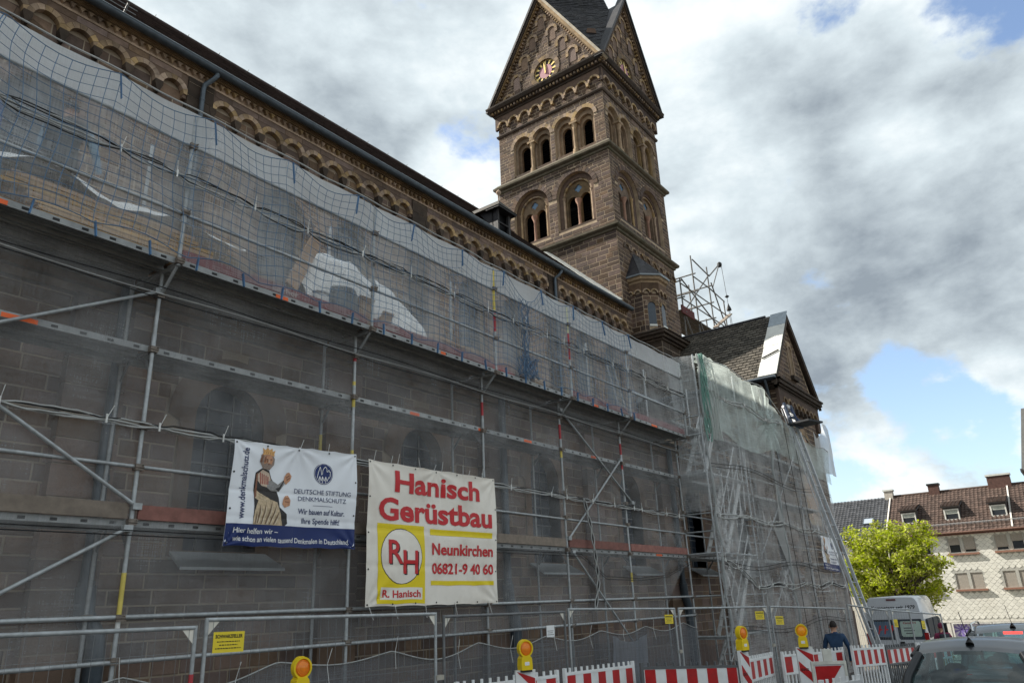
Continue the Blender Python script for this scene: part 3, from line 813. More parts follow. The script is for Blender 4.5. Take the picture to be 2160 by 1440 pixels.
    for deg in (180, 225, 270, 315):
        a = R(deg); n_ = V((cos(a), sin(a), 0)); u_ = V((-sin(a), cos(a), 0))
        F = Fr(V((tc.x, tc.y, 0)) + n_ * ap_, u_, (0, 0, 1), n_)
        hol = [hole_arch(0, .2, 14.9, 15.95)] if deg in (225, 315, 270) else []
        trects += courses(F, -side / 2, side / 2, 14.35, 16.65, .26, (.3, .6), hol)
        fz = MB()
        pl = [(-side / 2 - .02, 17.2), (-side / 2 - .02, 16.55)]
        for c_ in (-side / 4 - .0, side / 4): pl += [(c_ - .14, 16.6)] + [(c_ - .14 * cos(pi * i / 8), 16.65 + .14 * sin(pi * i / 8)) for i in range(9)] + [(c_ + .14, 16.6)]
        pl += [(side / 2 + .02, 16.55), (side / 2 + .02, 17.2)]
        fz.extr(F, pl, 0, .09)
        for c_ in (-side / 4, side / 4): fz.ring(F, (c_, 16.65), .14, .215, 0, pi, .02, .11, 7, 1, .2)
        fz.build('arch_frieze', [STONE, TAN], to)
        if hol:
            wb = MB(); wb.ring(F, (0, 15.95), .2, .36, 0, pi, .0, .05, 7, 0, .3)
            wb.extr(F, arch_poly(0, .2, 14.95, 15.95, 10), .002, .012, 1); wb.fbox(F, -.2, .2, 14.85, 14.95, 0, .06, 2)
            wb.build('slit_window', [TAN_OLD, mat('blue_grey_pane', (0.06, 0.075, 0.095), .3, var=.1), LEADW], to)
    def oband(name, prof, m):
        b = MB(); vs = []
        for r_, z in prof: vs += octo(r_, z)
        b.add(vs, [(i * 8 + k, i * 8 + (k + 1) % 8, (i + 1) * 8 + (k + 1) % 8, (i + 1) * 8 + k) for i in range(len(prof) - 1) for k in range(8)])
        b.build(name, m, to)
    oband('cornice', [(1.0, 17.15), (1.08, 17.18), (1.1, 17.3), (1.2, 17.36), (1.22, 17.5), (1.22, 17.52)], TAN)
    oband('gutter', [(1.2, 17.52), (1.3, 17.53), (1.32, 17.6), (1.2, 17.61)], ZINC)
    oband('base_moulding', [(1.0, 14.38), (1.08, 14.33), (1.14, 14.1), (1.35, 13.95)], DARKSTONE)
    rb = MB(); E = octo(1.3, 17.58); apx = V((tc.x - .1, 16.15, 19.5))
    for k in range(8): rb.add([E[k], E[(k + 1) % 8], apx], [(0, 1, 2)])
    ro = rb.build('turret_roof', SLATE, to)
    sb = MB()
    for k in (3, 4, 5, 2):
        slate_tri(sb, apx, E[k], E[(k + 1) % 8], 9)
    sb.build('slate_covering', SLATE, ro, kind='stuff')
    rl = MB(); rl.bar(E[3] + V((0, .1, .05)), apx + V((-.02, 0, .05)), .16, .03); rl.build('lead_hip', ZINC, to)
    emit_stones(trects, t, STONE, 'stone', 0, 'turret_stonework')
    # square pier under the turret
    pf = [(FX(31.9), -16.0, -14.45), (FY(14.45), 31.9, 34.6)]
    pr = []
    pb = MB()
    for F, a, b in pf:
        pb.plate(F, [(a, 5), (b, 5), (b, 14.2), (a, 14.2)], [], 0, .1)
        pr += courses(F, a, b, 9.5, 13.85, .42, (.7, 1.3))
    pb.add([(34.6, 14.45, 5), (34.6, 16, 5), (34.6, 16, 14.2), (34.6, 14.45, 14.2)], [(0, 1, 2, 3)])
    po = pb.build('pier', MORTAR_D, t)
    emit_stones(pr, t, DARKSTONE, 'stone', 0, 'pier_stonework')
    cb = MB()
    for e, z0, z1 in ((.1, 13.85, 13.98), (.22, 13.98, 14.14), (.34, 14.14, 14.3)):
        cb.box(31.9 - e, 34.6 + e, 14.45 - e, 16.1, z0, z1)
    x0, x1, y0 = 31.5, 35.0, 14.05
    cb.add([(x0, y0, 14.3), (x1, y0, 14.3), (x1, 16.1, 14.3), (x0, 16.1, 14.3), (32.4, 15.0, 14.75), (34.0, 15.0, 14.75), (34.0, 16.1, 14.75), (32.4, 16.1, 14.75)], [(0, 1, 5, 4), (1, 2, 6, 5), (3, 0, 4, 7), (4, 5, 6, 7)])
    cb.build('pier_cornice', DARKSTONE, po)
    # little corbel arches on the south face below the string course
    Fs = FY(Y0); ab = MB()
    for k in range(8):
        c_ = 32.2 + k * .78
        ab.ring(Fs, (c_, 19.35), .25, .38, 0, pi, 0, .08, 7, 0, .25)
    ab.build('blind_arcade', TAN_OLD, t)
    emit_stones(rects, t, STONE, 'stone', 300)
    return t
build_tower()
# ------------------------------------------------------------------ nave
def build_nave():
    Y = 16.0
    t = thing('church_nave', 'long brown stone nave wall with round arch frieze and dark tiled roof behind scaffolding', 'church', (16, 20, 0))
    F = FY(Y)
    XA, XB = 0.0, 31.2
    pil = [0.2, 8.33, 16.5, 24.65]; pw = .36
    holes, rects = [], []
    wins = []
    for c in (3.6, 12.4, 20.6, 28.3):
        for s in (-1.25, 1.25): wins.append(c + s)
    polys = []
    for w in wins:
        polys.append(arch_poly(w, .72, 10.4, 12.55, 14)); holes += [hole_arch(w, 1.0, 12.4, 12.55), hole_rect(w - .72, w + .72, 10.4, 12.5)]
    wl = MB()
    wl.plate(F, [(XA, 6.5), (XB, 6.5), (XB, 15.8), (XA, 15.8)], polys, 0, .35)
    wl.build('wall_backing', MORTAR_D, t)
    for a, b in zip([XA] + [p + pw for p in pil], [p - pw for p in pil] + [XB]):
        if b - a > .4: rects += courses(F, a, b, 8.0, 14.75, .225, (.4, .75), [h for h in holes])
    # windows
    GL = mat('leaded_glass', (0.085, 0.092, 0.10), 0.4, var=.2, nscale=8)
    for w in wins:
        b = MB()
        b.ring(F, (w, 12.55), .72, 1.0, 0, pi, -.05, .045, 13, 0, .35, gap=.008)
        for s in (-1, 1):
            z = 10.4
            k = 0
            while z < 12.5:
                h = .34; e = .28 if k % 2 else .18
                b.fbox(F, *(sorted((w + s * .72, w + s * (.72 + e)))), z, min(z + h - .015, 12.53), -.05, .03, 0, rnd.random()); z += h; k += 1
        b.fbox(F, w - 1.0, w + 1.0, 10.2, 10.4, -.3, .12, 0)
        o = b.build('arched_window', [NSTONE], t)
        g = MB(); g.extr(F, arch_poly(w, .72, 10.4, 12.55, 14), -.32, -.30, 0)
        for k in range(1, 7): g.fbox(F, w - .72, w + .72, 10.4 + k * .42, 10.43 + k * .42, -.3, -.27, 1)
        for k in (-.24, .24): g.fbox(F, w + k - .015, w + k + .015, 10.4, 13.2, -.3, -.27, 1)
        g.build('pane', [GL, GALV_D], o)
    # big relieving arches over each pair of windows
    for c in (3.6, 12.4, 20.6, 28.3):
        b = MB(); b.ring(F, (c, 12.1), 2.35, 2.62, R(15), R(165), -.02, .03, 21, 0, .35, gap=.003); b.build('relieving_arch', NSTONE, t)
    # pilasters
    for p in pil:
        b = MB(); z = 8
        while z < 15.2:
            h = rnd.uniform(.30, .42)
            b.fbox(F, p - pw, p + pw, z, min(z + h - .02, 15.2), -.02, .17 + rnd.uniform(0, .01), 0, rnd.random()); z += h
        b.fbox(F, p - pw + .02, p + pw - .02, 8, 15.2, -.02, .16, 1)
        b.build('pilaster', [DARKSTONE, MORTAR_D], t)
    # arch frieze, one plate per bay
    nA = 10
    for i, (a, b) in enumerate(zip([XA - 3] + [p + pw for p in pil], [p - pw for p in pil] + [XB])):
        if b - a < 1: continue
        n = max(1, round((b - a) / .735)); p = (b - a) / n
        pl = [(a, 15.2), (a, 14.5)]
        for k in range(n):
            c = a + p * (k + .5)
            pl += [(c - .275, 14.5)] + [(c - .275 * cos(pi * j / 10), 14.6 + .275 * sin(pi * j / 10)) for j in range(11)] + [(c + .275, 14.5)]
        pl += [(b, 14.5), (b, 15.2)]
        m = MB(); m.extr(F, pl, 0, .13, 0, .5)
        # joints seen between the facing blocks
        o = m.build('arch_frieze', STONE_RED, t)
        x = a + .05
        bl = MB()
        while x < b - .3:
            w = rnd.uniform(.5, .9); w = min(w, b - x)
            bl.fbox(F, x, x + w - .02, 15.03, 15.19, .0, .14, 0, rnd.random()); x += w
        bl.build('facing_block', NSTONE, o, kind='stuff')
        for k in range(n):
            c = a + p * (k + .5)
            r = MB(); r.ring(F, (c, 14.6), .27, .41, 0.0, pi, .02, .165 + .004 * (k % 2), 7, 0, .4, gap=.012); r.build('arch', TAN_NAVE, o)
            if k < n:
                r = MB(); e = a + p * k
                r.extr(F, [(e - .1, 14.62), (e - .1, 14.5), (e - .06, 14.4), (e - .03, 14.28), (e + .03, 14.28), (e + .06, 14.4), (e + .1, 14.5), (e + .1, 14.62)], 0, .19); r.build('corbel', DARKSTONE, o)
    # toothed course and cornice
    m = MB()
    m.box(XA - 3, XB, Y - .16, Y, 15.2, 15.26, 0); m.box(XA - 3, XB, Y - .12, Y, 15.26, 15.42, 0)
    m.build('tooth_course_bed', TAN_NAVE, t)
    m = MB(); x = XA - 3
    while x < XB - .2:
        m.extr(F, [(x, 15.41), (x + .07, 15.27), (x + .14, 15.41)], .11, .22, 0, rnd.random()); x += .2
    m.build('toothed_course', TAN_NAVE, t, kind='stuff')
    m = MB()
    for e, z0, z1, q in ((.17, 15.41, 15.44, 0), (.24, 15.44, 15.48, 0), (.30, 15.48, 15.52, 0), (.34, 15.52, 15.55, 0)): m.box(XA - 3, XB, Y - e, Y, z0, z1, q)
    m.build('cornice', TAN_NAVE, t)
    # gutter: half round trough
    g = MB(); n = 10
    prof = [(Y - .47 - .12 * cos(pi * k / n), 15.56 - .12 * sin(pi * k / n)) for k in range(n + 1)]
    vs = []; segs = 40
    for i in range(segs + 1):
        x = XA - 3 + (XB - XA + 3) * i / segs
        for y, z in prof: vs.append((x, y, z))
    g.add(vs, [(i * (n + 1) + k, (i + 1) * (n + 1) + k, (i + 1) * (n + 1) + k + 1, i * (n + 1) + k + 1) for i in range(segs) for k in range(n)], 0, .5, True)
    g.tube((XA - 3, Y - .595, 15.57), (XB, Y - .595, 15.57), .014, 6, 1)
    for i in range(segs): g.tube((XA - 2.6 + i * .85, Y - .6, 15.56), (XA - 2.6 + i * .85, Y - .33, 15.59), .008, 4, 0)
    go = g.build('gutter', [ZINC_D, ZINC], t)
    for x in (8.33, 24.65):
        d = MB()
        d.path([(x + .22, Y - .47, 15.54), (x + .22, Y - .47, 15.40), (x + .14, Y - .42, 15.25), (x + .02, Y - .26, 15.1), (x, Y - .26, 14.9), (x, Y - .26, 9)], .065, 8)
        for z in (14.6, 12.6, 10.6): d.tube((x, Y - .26, z), (x, Y - .26, z + .05), .075, 8)
        d.build('downpipe', ZINC_D, t)
    # roof
    sl = .955
    y0, z0, y1 = 15.6, 15.56, 24.2
    r = MB(); r.add([(XA - 3, y0, z0), (XB, y0, z0), (XB, y1, z0 + sl * (y1 - y0)), (XA - 3, y1, z0 + sl * (y1 - y0))], [(0, 1, 2, 3)])
    yb = y1 + (y1 - y0)
    r.add([(XA - 3, y1, z0 + sl * (y1 - y0)), (XB, y1, z0 + sl * (y1 - y0)), (XB, yb, z0), (XA - 3, yb, z0)], [(0, 1, 2, 3)])
    r.add([(XA - 3, Y, 6), (XA - 3, yb, 6), (XA - 3, yb, z0), (XA - 3, y1, z0 + sl * (y1 - y0)), (XA - 3, Y, z0)], [(0, 1, 2, 3, 4)])
    ro = r.build('roof', SLATE_B, t)
    nv = V((0, -sl, 1)).normalized()
    def rp(x, s, h): return V((x, y0 + s, z0 + sl * s)) + nv * h
    tl = MB(); rows = 46; step = (y1 - y0) / rows
    for i in range(rows):
        s0, s1 = i * step, min((i + 1.25) * step, y1 - y0)
        x = XA - 3 + (.15 if i % 2 else 0)
        wt = .3 if i < 20 else .6
        while x < XB - .05:
            h = .035 + rnd.uniform(0, .02); x2 = min(x + wt - .012, XB)
            tl.add([rp(x, s0, h), rp(x2, s0, h), rp(x2, s1, .008), rp(x, s1, .008), rp(x, s0, 0), rp(x2, s0, 0)], [(0, 1, 2, 3), (4, 5, 1, 0)], 0, rnd.random())
            x += wt
    tl.build('roof_tiles', SLATE_B, ro, kind='stuff')
    hk = MB()
    for i in range(22):
        x = 1 + i * 1.35; p = rp(x, 8.4, .0); hk.path([p, p + V((0, -.05, .16)), p + V((0, -.12, .18))], .012, 4)
    hk.build('roof_hook', BLACK, ro, kind='stuff')
    ridge = MB(); ridge.tube((XA - 3, y1, z0 + sl * (y1 - y0) + .02), (XB, y1, z0 + sl * (y1 - y0) + .02), .12, 8); ridge.build('ridge', SLATE_B, ro)
    # pale flashing where the roof runs into the tower
    f = MB(); xf = XB + .0
    for i in range(9):
        s0 = .55 + i * .47; s1 = s0 + .455
        a, b = rp(xf - .30, s0, .06), rp(xf - .30, s1, .065)
        c, d = rp(xf + .05, s1, .20), rp(xf + .05, s0, .20)
        f.add([a, d, c, b, a - nv * .05, d - nv * .1, c - nv * .1, b - nv * .05], [(0, 1, 2, 3), (4, 7, 6, 5), (0, 4, 5, 1), (2, 6, 7, 3), (0, 3, 7, 4)], 0, rnd.random())
    f.build('flashing', LEADW, t)
    emit_stones(rects, t, NSTONE, 'stone', 300)
    # snow guard bar near the left end
    q = MB()
    for k in range(3): q.tube(rp(1.5, .5, .1 + k * .1), rp(6.5, .5, .1 + k * .1), .012, 5)
    for k in range(8): q.bar(rp(1.7 + k * .65, .5, .0), rp(1.7 + k * .65, .5, .36), .05, .015)
    q.build('snow_guard', GALV_D, ro)
    # dormer
    dt = MB(); dx0, dx1, dy = 22.72, 23.62, 17.2
    zb = z0 + sl * (dy - y0); Fd = FY(dy)
    dt.plate(Fd, [(dx0, zb - .1), (dx1, zb - .1), (dx1, 18.28), (dx0, 18.28)], [[(dx0 + .1, zb + .0), (dx1 - .14, zb), (dx1 - .14, 18.16), (dx0 + .1, 18.16)]], 0, .12, 0)
    for x in (dx0, dx1): dt.add([(x, dy, zb - .1), (x, dy, 18.28), (x, 18.25, 18.28)], [(0, 1, 2)], 1)
    dt.fbox(Fd, dx0, dx1, zb, 18.2, -.3, -.25, 2); dt.fbox(Fd, dx0 + .1, dx1 - .14, zb + .45, zb + .5, -.1, 0, 0)
    do = dt.build('dormer', [mat('dark_painted_wood', (0.035, 0.033, 0.034), .7, var=.2), SLATE, DARKIN], t)
    dr = MB(); E = [(dx0 - .22, dy - .25, 18.22), (dx1 + .22, dy - .25, 18.22), (dx1 + .22, 19.6, 18.22), (dx0 - .22, 19.6, 18.22)]
    mx = (dx0 + dx1) / 2
    dr.add(E + [(mx, dy + .25, 18.85), (mx, 19.6, 18.85)], [(0, 1, 4), (1, 2, 5, 4), (2, 3, 5), (3, 0, 4, 5), (3, 2, 1, 0)], 0)
    dr.box(dx0 - .2, dx1 + .2, dy - .22, dy + .5, 18.14, 18.215, 1)
    dr.build('dormer_roof', [SLATE_L, SLATE], do)
    fn = MB(); fn.lathe((mx, dy + .25, 18.8), [(.05, 0), (.035, .08), (.04, .3), (.11, .38), (.12, .45), (.07, .52), (.02, .58)], 8); fn.build('finial', TAN_NAVE, do)
    return t
build_nave()

# ------------------------------------------------------------------ side aisle, the wall right behind the scaffold
def build_aisle():
    Y = 9.5
    t = thing('side_aisle', 'low brown sandstone church aisle wall with round-arched windows behind dark netting', 'church', (14, 12, 0))
    F = FY(Y); XA, XB = -3.0, 31.95
    wins = [2.05 + 3.95 * k for k in range(8)]
    hw, zs, zt = .55, 2.85, 4.62
    pil = [4.03 + 3.95 * k for k in range(-1, 7)]
    b = MB(); b.plate(F, [(XA, -1.2), (XB, -1.2), (XB, 6.2), (XA, 6.2)], [arch_poly(w, hw, zs, zt, 14) for w in wins], 0, .32, 0)
    b.build('wall_backing', MORTAR_D, t)
    hol = []
    for w in wins: hol += [hole_arch(w, .97, 4.5, 4.62), hole_rect(w - .78, w + .78, zs - .1, 4.5)]
    rects = courses(F, XA, XB, -1.2, 6.2, .205, (.33, .66), hol, n=.008, joint=.022)
    emit_stones(rects, t, STONE_RED, 'stone', 300)
    GL = mat('dark_leaded_glass', (0.035, 0.045, 0.062), 0.25, var=.25, nscale=6)
    BR = mat('pale_brown_stone', (0.20, 0.135, 0.095), .85, var=.2, nscale=4, rv=.2, stain=.4, stain_col=(.06, .045, .035))
    for w in wins:
        s = MB()
        s.plate(F, [(w - .77, zs - .08), (w + .77, zs - .08), (w + .77, 4.55)] + [(w + .95 * cos(a), 4.62 + .95 * sin(a)) for a in [pi * k / 16 for k in range(17)]] + [(w - .77, 4.55)], [arch_poly(w, hw, zs, zt, 14)], .03, .33, 0)
        o = s.build('arched_window', BR, t)
        g = MB(); g.extr(F, arch_poly(w, hw, zs, zt, 14), -.30, -.28, 0)
        for k in range(1, 6): g.fbox(F, w - hw, w + hw, zs + k * .40, zs + k * .40 + .025, -.28, -.25, 1)
        for k in (-.2, .2): g.fbox(F, w + k - .01, w + k + .01, zs, 5.15, -.28, -.26, 1)
        for k in range(11): g.fbox(F, w - hw, w + hw, zs + k * .2, zs + k * .2 + .008, -.28, -.27, 1)
        g.build('pane', [GL, GALV_D], o)
        m = MB(); m.add([(w - .72, Y - .02, 2.84), (w + .72, Y - .02, 2.84), (w + .78, Y - .42, 2.62), (w - .78, Y - .42, 2.62), (w - .72, Y - .02, 2.80), (w + .72, Y - .02, 2.80), (w + .78, Y - .42, 2.585), (w - .78, Y - .42, 2.585)], [(3, 2, 1, 0), (4, 5, 6, 7), (0, 4, 7, 3), (3, 7, 6, 2), (2, 6, 5, 1)])
        m.build('sill_sheet', mat('pale_sill_sheet', (0.46, 0.49, 0.51), .5, .2, var=.1), o)
    for i, p in enumerate(pil):
        q = MB(); z = -1.2
        while z < 5.9:
            h = rnd.uniform(.3, .4); q.fbox(F, p - .36, p + .36, z, min(z + h - .02, 5.9), 0, .15 + rnd.uniform(0, .01), 0, rnd.random()); z += h
        q.fbox(F, p - .345, p + .345, -1.2, 5.9, 0, .14, 1)
        q.build('pilaster', [STONE_RED, MORTAR_D], t)
        if i in (1, 3, 5):
            x = p + .18
            d = MB(); d.path([(x, Y - .25, 6.1), (x, Y - .25, 2.35)], .075, 10)
            d.path([(x, Y - .25, 2.4), (x + .02, Y - .25, 2.1), (x + .18, Y - .25, 1.85), (x + .2, Y - .25, 1.6), (x + .2, Y - .25, gz(x))], .11, 10)
            for z in (5.2, 3.6, 2.4): d.tube((x, Y - .25, z), (x, Y - .25, z + .06), .09, 10)
            d.build('downpipe', ZINC_D, t)
    q = MB(); q.box(XA, XB, Y - .14, Y, -1.3, .62); q.add([(XA, Y - .14, .62), (XB, Y - .14, .62), (XB, Y - .0, .72), (XA, Y - .0, .72)], [(0, 1, 2, 3)])
    q.build('plinth', STONE_RED, t)
    q = MB()
    for e, z0, z1 in ((.1, 5.9, 6.0), (.2, 6.0, 6.1), (.3, 6.1, 6.2)): q.box(XA, XB, Y - e, Y + .05, z0, z1)
    q.build('cornice', TAN_OLD, t)
    q = MB(); q.hexa([(XA, Y - .35, 6.2), (XB, Y - .35, 6.2), (XB, 16, 8.1), (XA, 16, 8.1), (XA, Y - .35, 6.28), (XB, Y - .35, 6.28), (XB, 16, 8.18), (XA, 16, 8.18)])
    q.build('lean_to_roof', SLATE, t)
build_aisle()

# ------------------------------------------------------------------ gabled porch in front of the tower
def build_porch():
    X0, X1, Y0, Y1 = 32.1, 37.75, 9.5, 16.0
    t = thing('gabled_porch', 'gabled sandstone transept with slate roof and white boarded verge below the tower', 'church transept', ((X0 + X1) / 2, 12, 0))
    XC = (X0 + X1) / 2; EV = 10.85; PK = 14.75
    Wf, Sf = FX(X0), FY(Y0)
    b = MB()
    b.add([Wf.P(-Y1, -2), Wf.P(-Y0, -2), Wf.P(-Y0, EV), Wf.P(-Y1, EV)], [(0, 1, 2, 3)])
    b.plate(Sf, [(X0, -2), (X1, -2), (X1, EV), (XC, PK - .2), (X0, EV)], [], 0, .1)
    E = FXp(X1); b.add([E.P(Y0, -2), E.P(Y1, -2), E.P(Y1, EV), E.P(Y0, EV)], [(0, 1, 2, 3)])
    b.build('wall_backing', MORTAR, t)
    sl = (PK - .2 - EV) / (XC - X0)
    rects = courses(Wf, -Y1, -Y0, 3, EV - .35, .22, (.4, .7))
    gw = [hole_arch(XC + .12, .42, 11.6, 12.9)]
    rects += courses(Sf, X0, X1, -1.9, 9.75, .22, (.35, .7), [hole_arch(XC, 1.0, 5, 8.1)])
    rects += courses(Sf, X0, X1, 10.95, PK - .4, .22, (.35, .65), gw, lambda v: (X0 + (v - EV) / sl + .15, X1 - (v - EV) / sl - .15))
    # east corner stones, upper part seen beyond the net
    emit_stones(rects, t, STONE, 'stone', 300)
    n = MB(); n.ring(Sf, (XC, 8.1), .7, 1.0, 0, pi, 0, .06, 12, 0, .3); n.extr(Sf, arch_poly(XC, .7, 5, 8.1, 12), .0, .01, 1); n.build('arched_window', [TAN_OLD, mat('pale_board_infill', (0.42, 0.31, 0.24), .85, var=.2)], t)
    n = MB(); n.ring(Sf, (XC + .12, 12.9), .2, .42, 0, pi, 0, .05, 8, 0, .3); n.extr(Sf, arch_poly(XC + .12, .2, 11.65, 12.9, 10), .0, .012, 0)
    for s in (-1, 1): n.fbox(Sf, *sorted((XC + .12 + s * .2, XC + .12 + s * .36)), 11.6, 12.9, 0, .04, 0, .6)
    n.fbox(Sf, XC - .25, XC + .5, 11.4, 11.6, 0, .16, 1); n.build('gable_niche', [TAN, DARKSTONE], t)
    # frieze
    fz = MB(); nA = 8; a, bb = X0 + .35, X1 - .35; p = (bb - a) / nA
    pl = [(X0 - .1, 10.45), (X0 - .1, 9.3), (a, 9.3), (a, 9.8)]
    for i in range(nA):
        c = a + p * (i + .5)
        pl += [(c - .24, 9.8)] + [(c - .24 * cos(pi * k / 9), 9.86 + .24 * sin(pi * k / 9)) for k in range(10)] + [(c + .24, 9.8)]
    pl += [(bb, 9.8), (bb, 9.3), (X1 + .1, 9.3), (X1 + .1, 10.45)]
    fz.extr(Sf, pl, 0, .13); o = fz.build('arch_frieze', STONE, t)
    for i in range(nA):
        c = a + p * (i + .5); r = MB(); r.ring(Sf, (c, 9.86), .235, .335, 0, pi, .02, .16 + .003 * (i % 2), 7, 0, .3, gap=.01); r.build('arch', TAN_OLD, o)
        r = MB(); e = a + p * i; r.extr(Sf, [(e - .09, 9.87), (e - .05, 9.62), (e + .05, 9.62), (e + .09, 9.87)], 0, .19); r.build('corbel', DARKSTONE, o)
    for F, u0, u1 in ((Sf, X0, X1), (Wf, -Y1, -Y0)):
        cb = MB()
        for e, z0, z1 in ((.14, 10.45, 10.53), (.22, 10.53, 10.62), (.32, 10.62, 10.78), (.38, 10.78, 10.86)): cb.fbox(F, u0 - (e if F is Sf else 0), u1 + e - .003, z0, z1, 0, e + (.002 if F is Sf else 0))
        cb.build('cornice', DARKSTONE, t)
    # roof
    ov = .5; yv = Y0 - .22
    sl2 = (PK - 10.88) / (XC - (X0 - ov)); nv = V((-sl2, 0, 1)).normalized(); nv2 = V((sl2, 0, 1)).normalized()
    r = MB()
    for s, q in ((1, nv), (-1, nv2)):
        xe = X0 - ov if s > 0 else X1 + ov
        r.add([(xe, yv, 10.88), (xe, Y1, 10.88), (XC, Y1, PK), (XC, yv, PK), (xe, yv, 10.72), (xe, Y1, 10.72), (XC, Y1, PK - .18), (XC, yv, PK - .18)], [(0, 1, 2, 3), (4, 5, 6, 7), (0, 3, 7, 4), (0, 4, 5, 1)], 0)
    ro = r.build('roof', SLATE, t)
    W = sqrt((XC - X0 + ov) ** 2 + (PK - 10.88) ** 2)
    Fr_ = Fr((X0 - ov, 0, 10.88), (0, -1, 0), V((XC - X0 + ov, 0, PK - 10.88)), nv)
    rc = []
    rows = 24; st = W / rows
    big = []
    for i in range(rows):
        u = -Y1 + (.17 if i % 2 else 0)
        while u < -yv - .02:
            u2 = min(u + .33, -yv); big.append((Fr_, u, u2, i * st, (i + 1) * st)); u += .34
    big.sort(key=lambda q: -((q[0].P(q[1], q[3]) - CAM).length))
    me = None
    sm = MB(); sm.add([(-.5, 0, .05), (.5, 0, .05), (.5, 1.22, .008), (-.5, 1.22, .008), (-.5, 0, 0), (.5, 0, 0), (-.48, .0, .05), (.5, 1.22, 0), (-.5, 1.22, 0)], [(0, 1, 2, 3), (4, 5, 1, 0), (1, 5, 7, 2), (4, 0, 3, 8)], 0, 0.0)
    ms = sm.mesh('slate', SLATE_L)
    inv = ROOTM[t.name].inverted()
    near = sorted(big, key=lambda q: (q[0].P(q[1], q[3]) - CAM).length)
    for F, u0, u1, v0, v1 in near[:300]:
        o = bpy.data.objects.new('slate', ms); COL.objects.link(o); o.parent = t
        c = F.P((u0 + u1) / 2, v0, rnd.uniform(0, .012)); U = F.u * (u1 - u0 - .02); Wv = F.v * (v1 - v0); Nn = F.n
        Wv = Wv + F.u * rnd.uniform(-.008, .008)
        o.matrix_local = inv @ Matrix(((U.x, Wv.x, Nn.x, c.x), (U.y, Wv.y, Nn.y, c.y), (U.z, Wv.z, Nn.z, c.z), (0, 0, 0, 1)))
    b = MB()
    for F, u0, u1, v0, v1 in near[300:]:
        h = .05 + rnd.uniform(0, .012); P = F.P
        b.add([P(u0 + .01, v0, h), P(u1 - .01, v0, h), P(u1 - .01, v1 + .04, .008), P(u0 + .01, v1 + .04, .008), P(u0 + .01, v0, 0), P(u1 - .01, v0, 0)], [(0, 1, 2, 3), (4, 5, 1, 0)], 0, rnd.random())
    b.build('slate_covering', SLATE_L, ro, kind='stuff')
    g = MB(); g.tube((X0 - ov - .07, yv, 10.84), (X0 - ov - .07, Y1, 10.84), .075, 8); g.build('gutter', ZINC_D, t)
    d = MB(); d.path([(X0 - ov - .05, Y0 + .25, 10.8), (X0 - ov + .05, Y0 + .25, 10.5), (X0 - .14, Y0 + .3, 10.1), (X0 - .14, Y0 + .3, 3)], .06, 8); d.build('downpipe', ZINC_D, t)
    rg = MB(); rg.tube((XC, yv + 1.0, PK + .03), (XC, Y1, PK + .03), .09, 6); rg.build('ridge', SLATE, ro)
    vl = MB(); vl.bar(Fr_.P(-Y1 + .15, .0, .08), Fr_.P(-Y1 + .15, W * .8, .08), .3, .03); vl.build('lead_valley', ZINC, ro)
    # white boards laid up the verge, top one bare zinc
    cuts = [0, .22, .45, .60, .78, 1.0]
    Fv = Fr((X0 - ov, 0, 10.88), (0, -1, 0), V((XC - X0 + ov, 0, PK - 10.88)), nv)
    for i in range(5):
        v0, v1 = W * cuts[i] + .01, W * cuts[i + 1] - .01
        q = MB(); q.fbox(Fv, -yv - .74 + rnd.uniform(-.03, .03), -yv + .07, v0, v1, .07, .11, 0)
        q.build('verge_board', ZINC if i == 4 else LEADW, ro)
    q = MB(); q.bar(Fv.P(-yv - .68, W * .26, .16), Fv.P(-yv + .02, W * .34, .16), .06, .05); q.build('batten', BLACK, ro)
    q = MB()
    for s in (1, -1):
        xe = X0 - ov if s > 0 else X1 + ov
        q.hexa([(xe, yv, 10.5), (XC, yv, PK - .4), (XC, yv + .12, PK - .4), (xe, yv + .12, 10.5), (xe, yv, 10.86), (XC, yv, PK - .01), (XC, yv + .12, PK - .01), (xe, yv + .12, 10.86)])
        q.hexa([(xe, yv + .12, 10.6), (XC, yv + .12, PK - .35), (XC, Y0, PK - .35), (xe, Y0, 10.6), (xe, yv + .12, 10.68), (XC, yv + .12, PK - .25), (XC, Y0, PK - .25), (xe, Y0, 10.68)])
    q.build('verge', DARKSTONE, t)
    # low stepped base at the far corner
    q = MB(); q.box(X0, X1 + .25, Y0 - .12, Y0 + .01, -2, 1.2); q.box(X1 - .5, X1 + .12, Y0 - .10, Y0 + .01, -2, 4.6); q.build('corner_base', STONE_RED, t)
build_porch()
